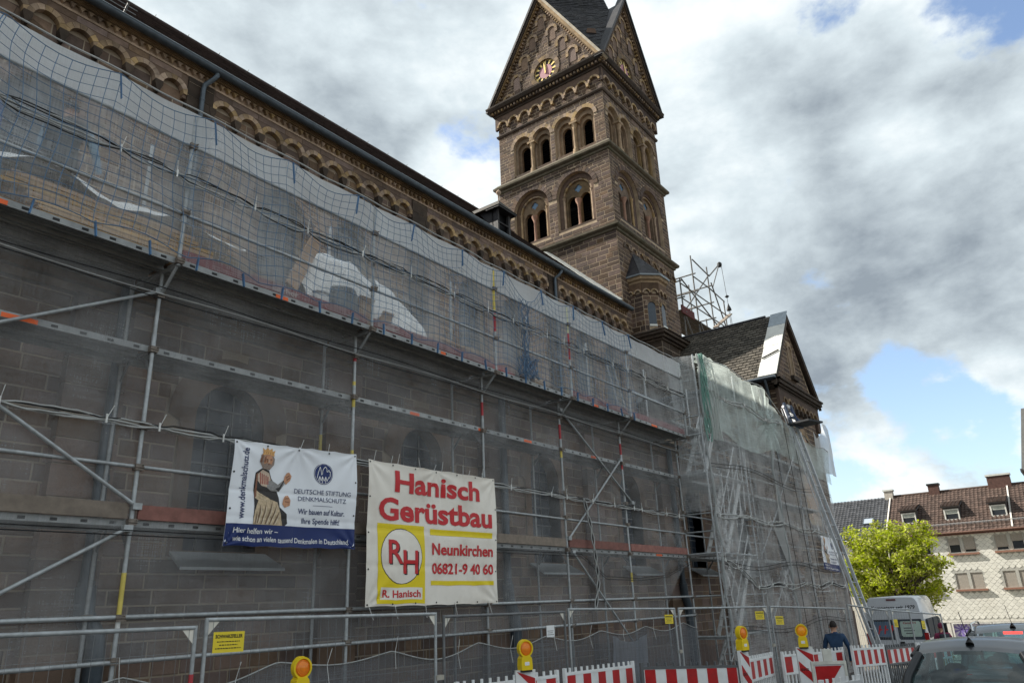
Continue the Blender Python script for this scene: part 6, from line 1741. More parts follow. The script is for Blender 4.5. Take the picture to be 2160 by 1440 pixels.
def fence_sign(label, P, u, v, w, h, white=False, text=True):
    fn = lambda a, b, n=0: P(u + a, v + b, .03 + n)
    p = P(u, v)
    t = thing('fence_sign', label, 'sign', p)
    q = MB(); c = [fn(0, 0), fn(w, 0), fn(w, h), fn(0, h)]; c2 = [fn(0, 0, -.004), fn(w, 0, -.004), fn(w, h, -.004), fn(0, h, -.004)]
    q.add(c + c2, [(0, 1, 2, 3), (7, 6, 5, 4), (0, 4, 5, 1), (1, 5, 6, 2), (2, 6, 7, 3), (3, 7, 4, 0)]); q.build('plate', WHITEP if white else YSIGN, t)
    if text:
        q = MB(); put_text(q, 'SCHWARZFELLER', fn, w * .06, h * .70, w * .88, h * .17, .03, n=.002); q.build('lettering', BLKT, t)
    q = MB()
    for k, (a, b) in enumerate(((.12, .85), (.2, .78), (.08, .9))):
        y = h * (.50 - .16 * k); x = a * w
        while x < b * w:
            l = rnd.uniform(.01, .03); q.add([fn(x, y, .002), fn(min(x + l, b * w), y, .002), fn(min(x + l, b * w), y + h * .05, .002), fn(x, y + h * .05, .002)], [(0, 1, 2, 3)]); x += l + .008
    q.build('small_print', BLKT, t, kind='stuff')
FP = [((-2.4, 7.42), (1.05, 7.42), 2.0, 2.0, 0, 'fence panel at the far left edge before the scaffold'), ((1.1, 7.40), (4.52, 7.40), 1.97, 1.94, 0, 'left fence panel ending at a red-marked post'), ((4.58, 7.40), (8.06, 7.40), 2.01, 1.96, 0, 'bright fence panel with yellow sign below the heritage banner'),
      ((8.19, 7.42), (11.47, 7.55), 1.92, 1.89, 1, 'dark fence panel with small white sign below the red lettered banner'), ((11.54, 7.55), (14.78, 7.07), 1.93, 1.84, 0, 'fence panel with yellow sign before the pale net patch'), ((14.84, 7.05), (17.65, 6.2), 1.84, 1.78, 0, 'fence panel before the stair tower opening'), ((17.75, 6.18), (21.4, 5.5), 1.78, 1.62, 0, 'fence panel in front of the pale net with two yellow signs'),
      ((20.7, 5.26), (23.3, 4.9), 1.72, 1.5, 0, 'open fence panel left behind the barriers before the van'), ((22.9, 5.25), (24.6, 4.6), 1.55, 1.5, 0, 'lower fence panel in front of the left van door'), ((23.4, 4.85), (26.6, 4.15), 1.50, 1.28, 0, 'open fence panel in front of the right van door')]
PP = []
for i, (a, b, za, zb, dk, lab) in enumerate(FP): PP.append(fence_panel(lab, a, b, za, zb, dark=dk, wires=(i < 9)))
fence_sign('yellow sign on the bright fence panel under the heritage banner', PP[2][0], .10, 1.66, .36, .20)
fence_sign('small white sign on the dark fence panel', PP[3][0], 2.62, 1.60, .24, .18, True, False)
fence_sign('yellow sign on the fence before the pale net patch', PP[4][0], 2.85, 1.70, .28, .17)
fence_sign('left yellow sign on the fence before the stair tower', PP[5][0], 2.45, 1.72, .30, .17)
fence_sign('lower yellow sign just right of the fence joint', PP[6][0], .15, 1.60, .34, .18)
fence_sign('small yellow sign in front of the left van window', PP[8][0], .9, 1.52, .2, .2, text=False)
fence_sign('small yellow sign in front of the right van window', PP[9][0], 1.75, 1.55, .22, .22, text=False)
for i, (P, u, m) in enumerate(((PP[1][0], PP[1][1] - .03, REDP),)):
    q = MB(); q.tube(P(u, 1.05), P(u, 1.55), .0225, 10); q.build('red_mark', mat('faded_red_paint'), PP[1][2])
for i in (2, 4, 5):
    P, L, t = PP[i]; q = MB(); p = P(L + .03, 1.18); q.box(p.x - .07, p.x + .07, p.y - .035, p.y + .035, p.z - .03, p.z + .03); q.build('clamp', mat('zinc_clamp', (.45, .42, .36), .5, .5), t)

# ------------------------------------------------------------------ red and white barriers
def barrier(label, a, b, grey=False, n_str=5, h=1.1):
    A, Bp = V(a), V(b); L = (V((Bp.x, Bp.y, 0)) - V((A.x, A.y, 0))).length
    rz = math.atan2(Bp.y - A.y, Bp.x - A.x)
    t = thing('barrier', label, 'barrier', (A.x, A.y, A.z - h), rz, group='red and white barriers along the site')
    dz = (Bp.z - A.z) / L
    M_ = GREYP if grey else WHITEP
    def bx(x0, x1, y0, y1, z0, z1, m, name, r=.5):
        q = MB(); q.hexa([(x0, y0, z0 + dz * x0), (x1, y0, z0 + dz * x1), (x1, y1, z0 + dz * x1), (x0, y1, z0 + dz * x0), (x0, y0, z1 + dz * x0), (x1, y0, z1 + dz * x1), (x1, y1, z1 + dz * x1), (x0, y1, z1 + dz * x0)], 0, r); return q.build(name, m, t, True)
    q = MB()
    for x in (0, L - .05): q.hexa([(x, -.025, .05 + dz * x), (x + .05, -.025, .05 + dz * x), (x + .05, .025, .05 + dz * x), (x, .025, .05 + dz * x), (x, -.025, h + dz * x), (x + .05, -.025, h + dz * x), (x + .05, .025, h + dz * x), (x, .025, h + dz * x)])
    for z in (.2, .66, 1.0):
        q.hexa([(.05, -.02, z + dz * .05), (L - .05, -.02, z + dz * L), (L - .05, .02, z + dz * L), (.05, .02, z + dz * .05), (.05, -.02, z + .04 + dz * .05), (L - .05, -.02, z + .04 + dz * L), (L - .05, .02, z + .04 + dz * L), (.05, .02, z + .04 + dz * .05)])
    q.build('frame', M_, t, True)
    bx(.05, L - .05, -.012, .012, .70, 1.0, WHITEP, 'warning_board')
    s = (L - .1) / (2 * n_str - 1 + .2)
    for k in range(n_str):
        x0 = .05 + s * (.1 + 2 * k); bx(x0, x0 + s, -.0145, .0145, .703, .995, REDP, 'red_stripe')
    np_ = int(L / .16)
    for k in range(1, np_):
        x = L * k / np_; q = MB(); q.tube((x, 0, 1.04 + dz * x), (x, 0, h + dz * x), .020, 8); q.build('picket', M_, t, True)
    nb = int(L / .14)
    for k in range(1, nb):
        x = L * k / nb; bx(x - .022, x + .022, -.01, .01, .24, .66, M_, 'bar')
    for x in (.12, L - .12): bx(x - .12, x + .12, -.35, .35, 0, .07, BLACK, 'foot')
    return t
BAR = [('white barrier with striped board left of the first beacon lamp', (7.83, 6.88, 1.12), (9.95, 6.74, 1.09), 0, 5), ('white barrier with narrow red stripes between first beacon and grey barrier', (10.05, 6.70, 1.10), (12.25, 6.74, 1.04), 0, 5), ('grey framed barrier with broad red stripes in front of the dark stair opening', (11.97, 6.46, 1.03), (13.58, 5.40, .95), 1, 5),
       ('white barrier right of the beacon with narrow panel', (14.6, 5.62, .95), (16.5, 5.84, .90), 0, 4), ('white barrier directly in front of the person in navy', (16.4, 5.60, .91), (18.95, 5.08, .84), 0, 5), ('white barrier with slots right of the person in navy', (18.6, 4.80, .89), (20.15, 4.48, .83), 0, 5), ('grey framed barrier in front of the van', (20.2, 4.46, .80), (22.3, 4.24, .73), 1, 5), ('far white barrier half hidden behind the black hatchback', (22.4, 4.2, .73), (24.3, 3.75, .68), 0, 5),
       ('near white barrier with only its picket tops showing at the bottom', (10.2, 3.06, 1.0), (11.25, 2.86, .98), 0, 2)]
for l, a, b, gr, n in BAR: barrier(l, a, b, gr, n)

def aim(p, yawoff=0.0): return math.atan2(CAM.y - p[1], CAM.x - p[0]) + yawoff       # direction towards the camera
def beacon(label, p, ztop, yawoff, lab_lamp, lampyaw, lens=AMBER):
    a = aim(p, yawoff); zb = gz(p[0])
    if label:
        t = thing('warning_beacon', label, 'beacon', (p[0], p[1], zb), a - pi / 2)      # local -y... front looks along +y after turn
        F = Fr((0, 0, 0), (-1, 0, 0), (0, 0, 1), (0, 1, 0))
        q = MB(); q.fbox(F, -.125, .125, .16, ztop - zb, -.03, .012); q.build('panel', WHITEP, t, True)
        H = ztop - zb - .16
        for k in range(4):
            z0 = .16 + H * (.02 + k * .26)
            pts = [(-.115, z0 + .22), (-.115, min(z0 + .36, ztop - zb - .01)), (.115, z0 + .13), (.115, z0 - .0)]
            pts = [(u, max(.17, min(v, ztop - zb - .012))) for u, v in pts]
            q = MB(); q.extr(F, pts, .012, .0155); q.build('red_stripe', REDP, t, True)
        q = MB(); put_text(q, 'SIG', lambda u, v, n: F.P(u, v, n), -.10, ztop - zb - .34, .12, .035, .03, n=.016); q.build('lettering', BLKT, t, True)
        q = MB(); q.box(-.28, .28, -.35, .35, 0, .15); q.build('base', BLACK, t, True)
    t = thing('warning_lamp', lab_lamp, 'warning lamp', (p[0], p[1], ztop), aim(p, lampyaw) - pi / 2, group='yellow warning lamps')
    F = Fr((0, 0, 0), (-1, 0, 0), (0, 0, 1), (0, 1, 0)); F.u, F.v, F.n = F.u * .82, F.v * .86, F.n * .82
    q = MB()
    bod = [(-.085, 0), (.085, 0), (.09, .05), (.08, .15), (.055, .18), (-.055, .18), (-.08, .15), (-.09, .05)]
    q.extr(F, bod, -.075, .075, 0, .5, back=True); q.build('battery_case', YELLOWP, t, True)
    q = MB(); q.fbox(F, -.08, .08, -.025, .0, -.07, .07); q.build('foot_rim', BLACK, t, True)
    q = MB(); c = (0, .275)
    q.extr(F, ell(c, .105, .118, 28), -.04, .03, 0, .5, back=True)
    for k in range(28): pass
    q.ring(F, c, .092, .112, 0, 2 * pi, .02, .062, 28, 0, 0); q.build('housing', YELLOWP, t, True)
    q = MB(); n = 24
    vs = [F.P(0, c[1], .075)] + [F.P(.06 * cos(2 * pi * k / n), c[1] + .06 * sin(2 * pi * k / n), .066) for k in range(n)] + [F.P(.092 * cos(2 * pi * k / n), c[1] + .092 * sin(2 * pi * k / n), .04) for k in range(n)]
    q.add(vs, [(0, 1 + k, 1 + (k + 1) % n) for k in range(n)] + [(1 + k, 1 + n + k, 1 + n + (k + 1) % n, 1 + (k + 1) % n) for k in range(n)], 0, .5, True)
    for r_ in (.03, .05, .07): q.ring(F, c, r_, r_ + .005, 0, 2 * pi, .05, .078 - r_ * .18, 20, 0, 0)
    q.build('lens', lens, t, True)
    q = MB(); q.fbox(F, -.035, .035, .06, .105, .075, .078); q.build('sticker', WHITEP, t, True)
beacon('red and white beacon under the lamp at the bottom left', (4.95, 6.30), 1.29, .1, 'nearest yellow warning lamp at the bottom below the left banner', .45)
beacon('red and white beacon under the lamp below the red lettered banner', (7.79, 5.74), 1.28, .35, 'yellow warning lamp below the red lettered banner', .45)
beacon('narrow red and white beacon seen edge-on at the grey barrier end', (11.59, 4.52), 1.25, 1.05, 'yellow warning lamp seen from the side at the grey barrier end', .85)
beacon('red and white beacon with letters in front of the white barriers', (12.79, 4.0), 1.22, .25, 'yellow warning lamp facing the camera left of the person in navy', .0, lens=mat('bright_amber_lens', (.95, .38, .012), .15, var=.12, nscale=30, coat=.6))
t = thing('guide_board', 'white framed board with red triangle before the white barriers', 'sign board', (11.85, 3.4, gz(11.8)), aim((11.85, 3.4), .25) - pi / 2)
F = Fr((0, 0, 0), (-1, 0, 0), (0, 0, 1), (0, 1, 0))
q = MB(); q.fbox(F, -.22, .22, .30, 1.18, -.015, .0); q.build('board', WHITEP, t, True)
q = MB()
for a in ((-.24, -.205, .28, 1.2), (.205, .24, .28, 1.2), (-.204, .204, 1.16, 1.2), (-.204, .204, .28, .32)): q.fbox(F, a[0], a[1], a[2], a[3], -.03, .018)
q.fbox(F, -.06, .06, 1.2, 1.36, -.02, .02); q.build('frame', mat('ivory_plastic', (.66, .65, .58), .5), t, True)
q = MB(); q.extr(F, [(-.19, 1.14), (-.19, .73), (-.15, .73), (.175, 1.14)], .001, .004); q.build('red_triangle', REDP, t, True)
q = MB(); q.box(-.25, .25, -.3, .3, 0, .28); q.build('base', BLACK, t, True)
# ------------------------------------------------------------------ vehicles
GLASS = glass_mat('tinted_car_glass', (.55, .78, .80), .03, .8)
GLASSD = glass_mat('dark_car_glass', (.30, .38, .40), .0, .45)
TYRE = mat('tyre_rubber', (.02, .02, .021), .8)
RIM = mat('alloy_rim', (.45, .46, .47), .35, .7)
LAMP_R = mat('red_tail_lens', (.32, .01, .012), .15, var=.1, coat=.7)
CHROME = mat('chrome_trim', (.6, .6, .6), .15, .9, var=.05)
def wheel(t, x, y, r, w):
    q = MB(); F = Fr((x, y, r), (1, 0, 0), (0, 0, 1), (0, -1 if y < 0 else 1, 0))
    n = 24; prof = [(r * .62, -w / 2), (r * .95, -w / 2), (r, -w * .35), (r, w * .35), (r * .95, w / 2), (r * .62, w / 2)]
    vs = [F.P(rr * cos(2 * pi * k / n), rr * sin(2 * pi * k / n), o) for rr, o in prof for k in range(n)]
    q.add(vs, [(i * n + k, i * n + (k + 1) % n, (i + 1) * n + (k + 1) % n, (i + 1) * n + k) for i in range(5) for k in range(n)], 0, .5, True)
    o = q.build('wheel', TYRE, t, True)
    q = MB(); q.extr(F, circ(0, 0, r * .63, 24), -w * .2, w * .36, 1)
    for k in range(5):
        a = 2 * pi * k / 5; q.extr(F, [(.05 * cos(a - 1), .05 * sin(a - 1)), (r * .6 * cos(a - .16), r * .6 * sin(a - .16)), (r * .6 * cos(a + .16), r * .6 * sin(a + .16)), (.05 * cos(a + 1), .05 * sin(a + 1))], w * .36, w * .42, 0)
    q.ring(F, (0, 0), r * .56, r * .63, 0, 2 * pi, w * .3, w * .44, 24, 0, 0)
    q.build('rim', [RIM, BLACK], o, True)
def loft(q, secs, closed_ends=True, m=0):
    """secs: list of (x, [(y,z)...half profile from bottom centre to top centre])"""
    n = len(secs[0][1]); vs = []
    for x, pr in secs:
        vs += [V((x, y, z)) for y, z in pr] + [V((x, -y, z)) for y, z in reversed(pr)]
    w = 2 * n
    q.add(vs, [(i * w + k, i * w + (k + 1) % w, (i + 1) * w + (k + 1) % w, (i + 1) * w + k) for i in range(len(secs) - 1) for k in range(w)], m, .5, True)
    q.add(vs[:w], [tuple(range(w))], m); q.add(vs[-w:], [tuple(range(w))[::-1]], m)
def car(name, label, loc, rz, paint, L=3.95, W=1.68, Hh=1.46, belt=.92, rear=((.10, .95), (.62, 1.40)), front=((2.05, 1.42), (2.95, .98)), rails=False, brake_on=False, glass=GLASS, plate='', hw_top=.54):
    t = thing(name, label, 'car', loc, rz)
    hw = W / 2
    def pr(wd, zb, zt, tuck=.0): return [(0, zb), (wd * .8, zb), (wd * .96, zb + .12), (wd, zb + .30), (wd * .985, zt - .12), (wd * .95, zt - .02), (wd * .86, zt), (0, zt + .01)]
    q = MB()
    loft(q, [(0, pr(hw * .78, .36, belt - .12)), (.06, pr(hw * .90, .28, belt - .04)), (.22, pr(hw * .97, .22, belt)), (.7, pr(hw, .2, belt)), (2.0, pr(hw, .2, belt)), (2.9, pr(hw, .2, belt - .02)), (3.45, pr(hw * .97, .22, belt - .14)), (L - .12, pr(hw * .88, .26, .66)), (L, pr(hw * .75, .34, .58))])
    q.build('body', paint, t, True)
    # greenhouse curves
    rb, rt = rear; ft, fb = front
    wb, wt = hw * .90, hw_top + .0
    bz = belt - .02
    prof = [(rb[0], rb[1], wb * .93), (rb[0] * .55 + rt[0] * .45, rb[1] * .5 + rt[1] * .5 + .02, wb * .5 + wt * .5), (rt[0], rt[1], wt), (rt[0] + .12, rt[1] + .035, wt + .01), (rt[0] + .5, Hh - .01, wt + .04), (rt[0] + .9, Hh, wt + .045), (ft[0], ft[1], wt + .02), (fb[0], fb[1], wb * .95)]
    def surf(i0, i1, mm, name, m, inset=0.0, crown=.04, dz=0.0, nx=8, sub=4):
        q = MB()
        pts = []
        for i in range(i0, i1):
            for k in range(sub): f = k / sub; a, b = prof[i], prof[i + 1]; pts.append([a[j] * (1 - f) + b[j] * f for j in range(3)])
        pts.append(list(prof[i1]))
        if inset:
            pts = pts[:]
        def f(u, v):
            k = v * (len(pts) - 1); i = min(int(k), len(pts) - 2); g = k - i
            x, z, w = [pts[i][j] * (1 - g) + pts[i + 1][j] * g for j in range(3)]
            w = w * (1 - inset); s = u * 2 - 1
            bow = .07 if i0 == 0 else 0
            return V((x - bow * (1 - s * s) * (1 if i0 == 0 else 0), s * w, z - crown * s * s + dz))
        q.grid(f, nx, max(2, (len(pts) - 1)), 0); return q.build(name, m, t, True)
    surf(2, 6, 0, 'roof', paint, dz=.0, nx=12)
    surf(0, 2, 0, 'rear_screen', glass, inset=.05, dz=.004, nx=12)
    surf(6, 7, 0, 'windscreen', glass, inset=.05, nx=10)
    # black surround of the rear screen
    for s in (-1, 1):
        q = MB(); pts = [(prof[i][0] - .01, s * prof[i][2] * .985, prof[i][1] - .035) for i in (0, 1, 2)]
        q.path(pts, [.05, .05, .045], 6); q.path([(prof[i][0], s * prof[i][2], prof[i][1] - .04) for i in (6, 7)], .04, 6)
        q.build('pillar', paint, t, True, kind='stuff')
        side = [(rb[0] + .22, bz), (rt[0] + .10, rt[1] - .06), (rt[0] + .5, Hh - .09), (ft[0] - .02, ft[1] - .08), (fb[0] - .12, bz)]
        q = MB()
        def wy(z): return wb + (wt + .035 - wb) * (z - bz) / (Hh - bz)
        vs = [V((x, s * wy(z), z)) for x, z in side]; q.add(vs, [tuple(range(5))]); q.build('side_window', GLASSD, t, True)
        q = MB()
        for x0, x1 in ((1.62, 1.66),): q.hexa([V((x0, s * (wy(bz) + .005), bz)), V((x0 + .09, s * (wy(bz) + .005), bz)), V((x0 + .09, s * (wy(bz) - .03), bz)), V((x0, s * (wy(bz) - .03), bz)), V((x1, s * (wy(Hh - .08) + .005), Hh - .08)), V((x1 + .09, s * (wy(Hh - .08) + .005), Hh - .08)), V((x1 + .09, s * (wy(Hh - .08) - .03), Hh - .08)), V((x1, s * (wy(Hh - .08) - .03), Hh - .08))])
        q.path([V((x, s * (wy(z) + .004), z)) for x, z in side[1:4]], .022, 6); q.build('door_pillar', BLACK, t, True)
        q = MB(); q.box(2.62, 2.78, *sorted((s * (hw + .02), s * (hw + .17))), belt, belt + .12); q.build('mirror', paint, t, True)
        q = MB(); q.box(1.75, 1.9, *sorted((s * (hw - .005), s * (hw + .02))), .78, .81); q.build('door_handle', paint, t, True)
        q = MB(); F = Fr((.10, s * hw * .80, 0), (0, -1, 0), (0, 0, 1), (-1, 0, 0)); q.extr(F, [(-.11, .62), (.11, .62), (.12, .80), (.08, .98), (-.06, .98)] if s > 0 else [(-.11, .62), (.11, .62), (.06, .98), (-.08, .98), (-.12, .80)], -.06, .07); q.build('tail_light', LAMP_R, t, True)
        q = MB(); F = Fr((L - .12, s * hw * .62, 0), (0, 1, 0), (0, 0, 1), (1, 0, 0)); q.extr(F, [(-.16, .52), (.16, .52), (.16, .68), (-.16, .66)], -.05, .06); q.build('headlight', glass_mat('headlight_glass', (.9, .9, .9), .3, .8) if 'headlight_glass' not in bpy.data.materials else bpy.data.materials['headlight_glass'], t, True)
        if rails:
            q = MB(); q.path([(rt[0] + .05, s * (wt - .02), Hh - .09), (rt[0] + .16, s * (wt - .0), Hh + .015), (ft[0] - .25, s * (wt + .02), Hh + .015), (ft[0] - .1, s * (wt + .01), Hh - .05)], .017, 6); q.build('roof_rail', CHROME, t, True)
        for x in (.72, L - .78): wheel(t, x, s * (hw - .10), .30, .2)
    q = MB(); loft(q, [(-.06, [(0, .3), (hw * .7, .3), (hw * .75, .42), (hw * .72, .54), (0, .55)]), (.05, [(0, .26), (hw * .9, .26), (hw * .93, .42), (hw * .9, .57), (0, .58)]), (.2, [(0, .26), (hw * .98, .26), (hw * .99, .42), (hw * .97, .57), (0, .58)])]); q.build('bumper', paint, t, True)
    q = MB(); q.box(-.075, -.06, -.26, .26, .62 - .2, .73 - .2); q.build('number_plate', WHITEP, t, True)
    # wiper with pivot, antenna, high brake light
    def rs(u, v):   # point on the rear screen
        f = v * 2; i = min(int(f), 1); g = f - i; a, b = prof[i], prof[i + 1]
        x, z, w = [a[j] * (1 - g) + b[j] * g for j in range(3)]; s = u
        return V((x - .07 * (1 - s * s) - .012, s * w * .95, z - .04 * s * s + .012))
    q = MB(); q.path([rs(.05, .04) + V((-.02, 0, 0)), rs(.2, .10), rs(.78, .17)], [.022, .016, .007], 6); q.path([rs(.25, .085), rs(.8, .135)], .010, 5); q.tube(rs(.05, .04), rs(.05, .04) + V((-.05, 0, 0)), .028, 10); q.build('wiper', BLACK, t, True)
    q = MB(); p = V((rt[0] + .18, 0, Hh - .045)); q.path([p, p + V((.03, 0, .05)), p + V((.0, .0, .06))], [.045, .018, .01], 8); q.path([p + V((0, 0, .05)), p + V((-.10, .03, .34))], .004, 5); q.build('antenna', BLACK, t, True)
    q = MB(); q.box(rt[0] - .06, rt[0] + .02, -.13, .13, rt[1] - .035, rt[1] + .0); q.build('high_brake_light', mat('lit_brake_light', (.9, .03, .02), .3, var=0, emit=3.0) if brake_on else BLACK, t, True)
    # cabin
    TR = mat('dark_seat_fabric', (.035, .038, .042), .9)
    for x in (.95, 1.9):
        for y in ((-.36, .36) if x > 1.5 else (-.38, .38)):
            q = MB(); q.lathe((x, y, .45), [(.16, 0), (.20, .2), (.19, .45), (.12, .52)], 10); q.lathe((x, y, .97), [(.05, 0), (.11, .05), (.12, .16), (.06, .2)], 10); q.build('seat', TR, t, True)
    q = MB(); q.box(.35, 3.0, -hw * .85, hw * .85, .3, .5); q.box(.25, .55, -hw * .8, hw * .8, .80, .86); q.build('cabin_floor', TR, t, True)
    q = MB(); q.box(2.4, 2.9, -hw * .8, hw * .8, .6, .95); q.build('dashboard', TR, t, True)
    return t
BLKPAINT = mat('black_car_paint', (.012, .014, .017), .32, var=.0, coat=.25, spec=.35)
GRYPAINT = mat('dark_grey_car_paint', (.05, .055, .06), .3, var=.0, coat=.4, spec=.4)
car('hatchback', 'black hatchback at the bottom right corner with rear wiper and antenna', (9.38, 1.35, gz(10.2)), R(.5), BLKPAINT, Hh=1.50, rear=((.10, .95), (.55, 1.40)), hw_top=.50, W=1.60)
car('estate_car', 'dark grey car with lit red brake light driving ahead of the black hatchback', (14.4, 1.36, gz(15.4)), R(1), GRYPAINT, Hh=1.66, W=1.78, belt=1.04, rails=True, brake_on=True, hw_top=.58, rear=((.10, 1.08), (.60, 1.56)), front=((2.2, 1.58), (3.0, 1.08)))

def van():
    g = gz(31.0)
    t = thing('delivery_van', 'silver white high-roof van with open-road rear doors and slogan over the windows', 'van', (32.0, 6.55, g), R(3))
    t['label'] = 'silver white high-roof van with dark rear windows parked beside the church'
    P = mat('silver_white_paint', (.55, .57, .60), .3, var=.03, coat=.6)
    W, Hh, L = 2.0, 2.70, 5.6; hw = W / 2
    def pr(w, zb, zt): return [(0, zb), (w * .9, zb), (w, zb + .15), (w, 1.15), (w * .975, 1.6), (w * .86, zt - .16), (w * .78, zt - .03), (w * .7, zt), (0, zt + .03)]
    q = MB(); loft(q, [(0, pr(hw * .985, .40, Hh - .04)), (.05, pr(hw, .36, Hh)), (3.9, pr(hw, .36, Hh)), (4.4, pr(hw, .36, 2.2)), (4.75, pr(hw * .97, .36, 1.72)), (5.4, pr(hw * .93, .36, 1.62)), (L, pr(hw * .8, .4, 1.60))]); q.build('body', P, t, True)
    F = Fr((0, 0, 0), (0, -1, 0), (0, 0, 1), (-1, 0, 0))
    DG = glass_mat('dark_van_glass', (.25, .3, .34), .05, .3)
    fn = lambda u, v, n=0: F.P(u, v, .012 + n)
    for s in (-1, 1):
        q = MB(); q.fbox(F, *sorted((s * .012, s * .97)), .50, 2.16, -.02, .008); o = q.build('rear_door', P, t, True)
        q = MB(); a, b = sorted((s * .05, s * .93)); q.extr(F, [(a + .04, 1.22), (b - .04, 1.22), (b, 1.27), (b - .03 * 0, 1.80), (b - .06, 1.92), (a + .06, 1.92), (a, 1.86), (a, 1.27)], .008, .014); q.build('window', BLKT if False else LOUVRE, o, True)
        q = MB(); a2, b2 = a + .10, b - .10; q.extr(F, [(a2 + .04, 1.32), (b2 - .04, 1.32), (b2, 1.37), (b2, 1.80), (b2 - .04, 1.85), (a2 + .04, 1.85), (a2, 1.80), (a2, 1.37)], .014, .018)
        q.build('pane', mat('pale_green_notice', (.42, .52, .46), .35, var=.12, nscale=6) if s > 0 else mat('blue_window_print', (.10, .16, .24), .35, var=.3, nscale=3), o, True)
        q = MB(); F2 = Fr((.0, s * .98, 0), (0, -1, 0), (0, 0, 1), (-1, 0, 0)); q.extr(F2, [(-.08, .80), (.06, .80), (.06, 1.45), (-.08, 1.45)], -.12, .04); q.build('tail_light', LAMP_R, t, True)
        for x in (.95, 4.55): wheel(t, x, s * (hw - .12), .34, .22)
        q = MB()
        if s < 0:
            S = Fr((0, -hw, 0), (1, 0, 0), (0, 0, 1), (0, -1, 0))
            q.extr(S, [(.5, 1.25), (1.9, 1.25), (1.9, 1.9), (.5, 1.9)], -.02, .03); q.extr(S, [(2.2, 1.25), (3.5, 1.25), (3.5, 1.9), (2.2, 1.9)], -.02, .031); q.extr(S, [(3.75, 1.25), (4.65, 1.25), (4.4, 1.8), (3.75, 1.9)], -.02, .032)
            q.build('side_window', LOUVRE, t, True)
            q = MB(); q.box(4.3, 4.45, -hw - .22, -hw - .02, 1.3, 1.6); q.build('mirror', BLACK, t, True)
    q = MB(); q.fbox(F, -.86, .84, 2.18, 2.50, -.02, .014); o = q.build('roof_panel', P, t, True)
    q = MB(); q.fbox(F, -.16, .16, 2.58, 2.63, -.02, .03); q.build('high_brake_light', mat('dark_red_lens', (.12, .01, .012), .3), t, True)
    q = MB(); put_text(q, 'Kompetenz seit 1979', fn, -.74, 2.27, 1.50, 0.13, .02, shear=.25, n=.006); q.build('slogan', BLKT, t, True)
    q = MB(); put_text(q, 'GmbH', lambda u, v, n: F.P(u, v, .02 + n), .26, 1.76, .42, .07, .02); put_text(q, 'Service', lambda u, v, n: F.P(u, v, .02 + n), .25, 1.60, .32, .055, .01) if False else None; q.build('notice_heading', mat('notice_red', (.30, .05, .06), .5), t, True)
    q = MB()
    for k, (a, b) in enumerate(((.25, .50), (.25, .60), (.3, .55))): q.add([F.P(a, 1.60 - k * .09, .022), F.P(b, 1.60 - k * .09, .022), F.P(b, 1.635 - k * .09, .022), F.P(a, 1.635 - k * .09, .022)], [(0, 1, 2, 3)])
    q.build('notice_lines', GREYP, t, True, kind='stuff')
    q = MB()
    for u in (-.62, -.42, -.2): q.extr(F, [(u - .02, 1.42), (u + .03, 1.42), (u + .12, 1.72), (u + .06, 1.72)], .018, .02); q.extr(F, [(u + .02, 1.55), (u + .14, 1.55), (u + .15, 1.60), (u + .03, 1.60)], .018, .0205)
    q.build('red_graphic', REDT, t, True, kind='stuff')
    q = MB(); q.extr(F, [(.05, .80), (.20, .80), (.22, .88), (.22, 1.08), (.2, 1.16), (.06, 1.16), (.04, 1.08), (.04, .88)], .008, .04); q.build('door_handle', BLACK, t, True)
    q = MB(); q.ring(F, (.55, 1.02), .075, .095, 0, 2 * pi, .008, .02, 20, 0, 0); q.extr(F, circ(.55, 1.02, .075, 18), .008, .014, 1); q.fbox(F, .42, .68, .84, .87, .008, .014, 1); q.build('emblem', [CHROME, GREYP], t, True)
    q = MB(); q.fbox(F, -.72, -.42, .88, .91, .008, .014); q.fbox(F, -.66, -.48, .95, 1.0, .008, .014); q.build('badge', GREYP, t, True)
    q = MB(); q.fbox(F, -1.0, 1.0, .36, .52, -.2, .12); q.build('bumper', GREYP, t, True)
    q = MB(); q.fbox(F, -.26, .26, .56, .67, .01, .018); q.build('number_plate', WHITEP, t, True)
van()

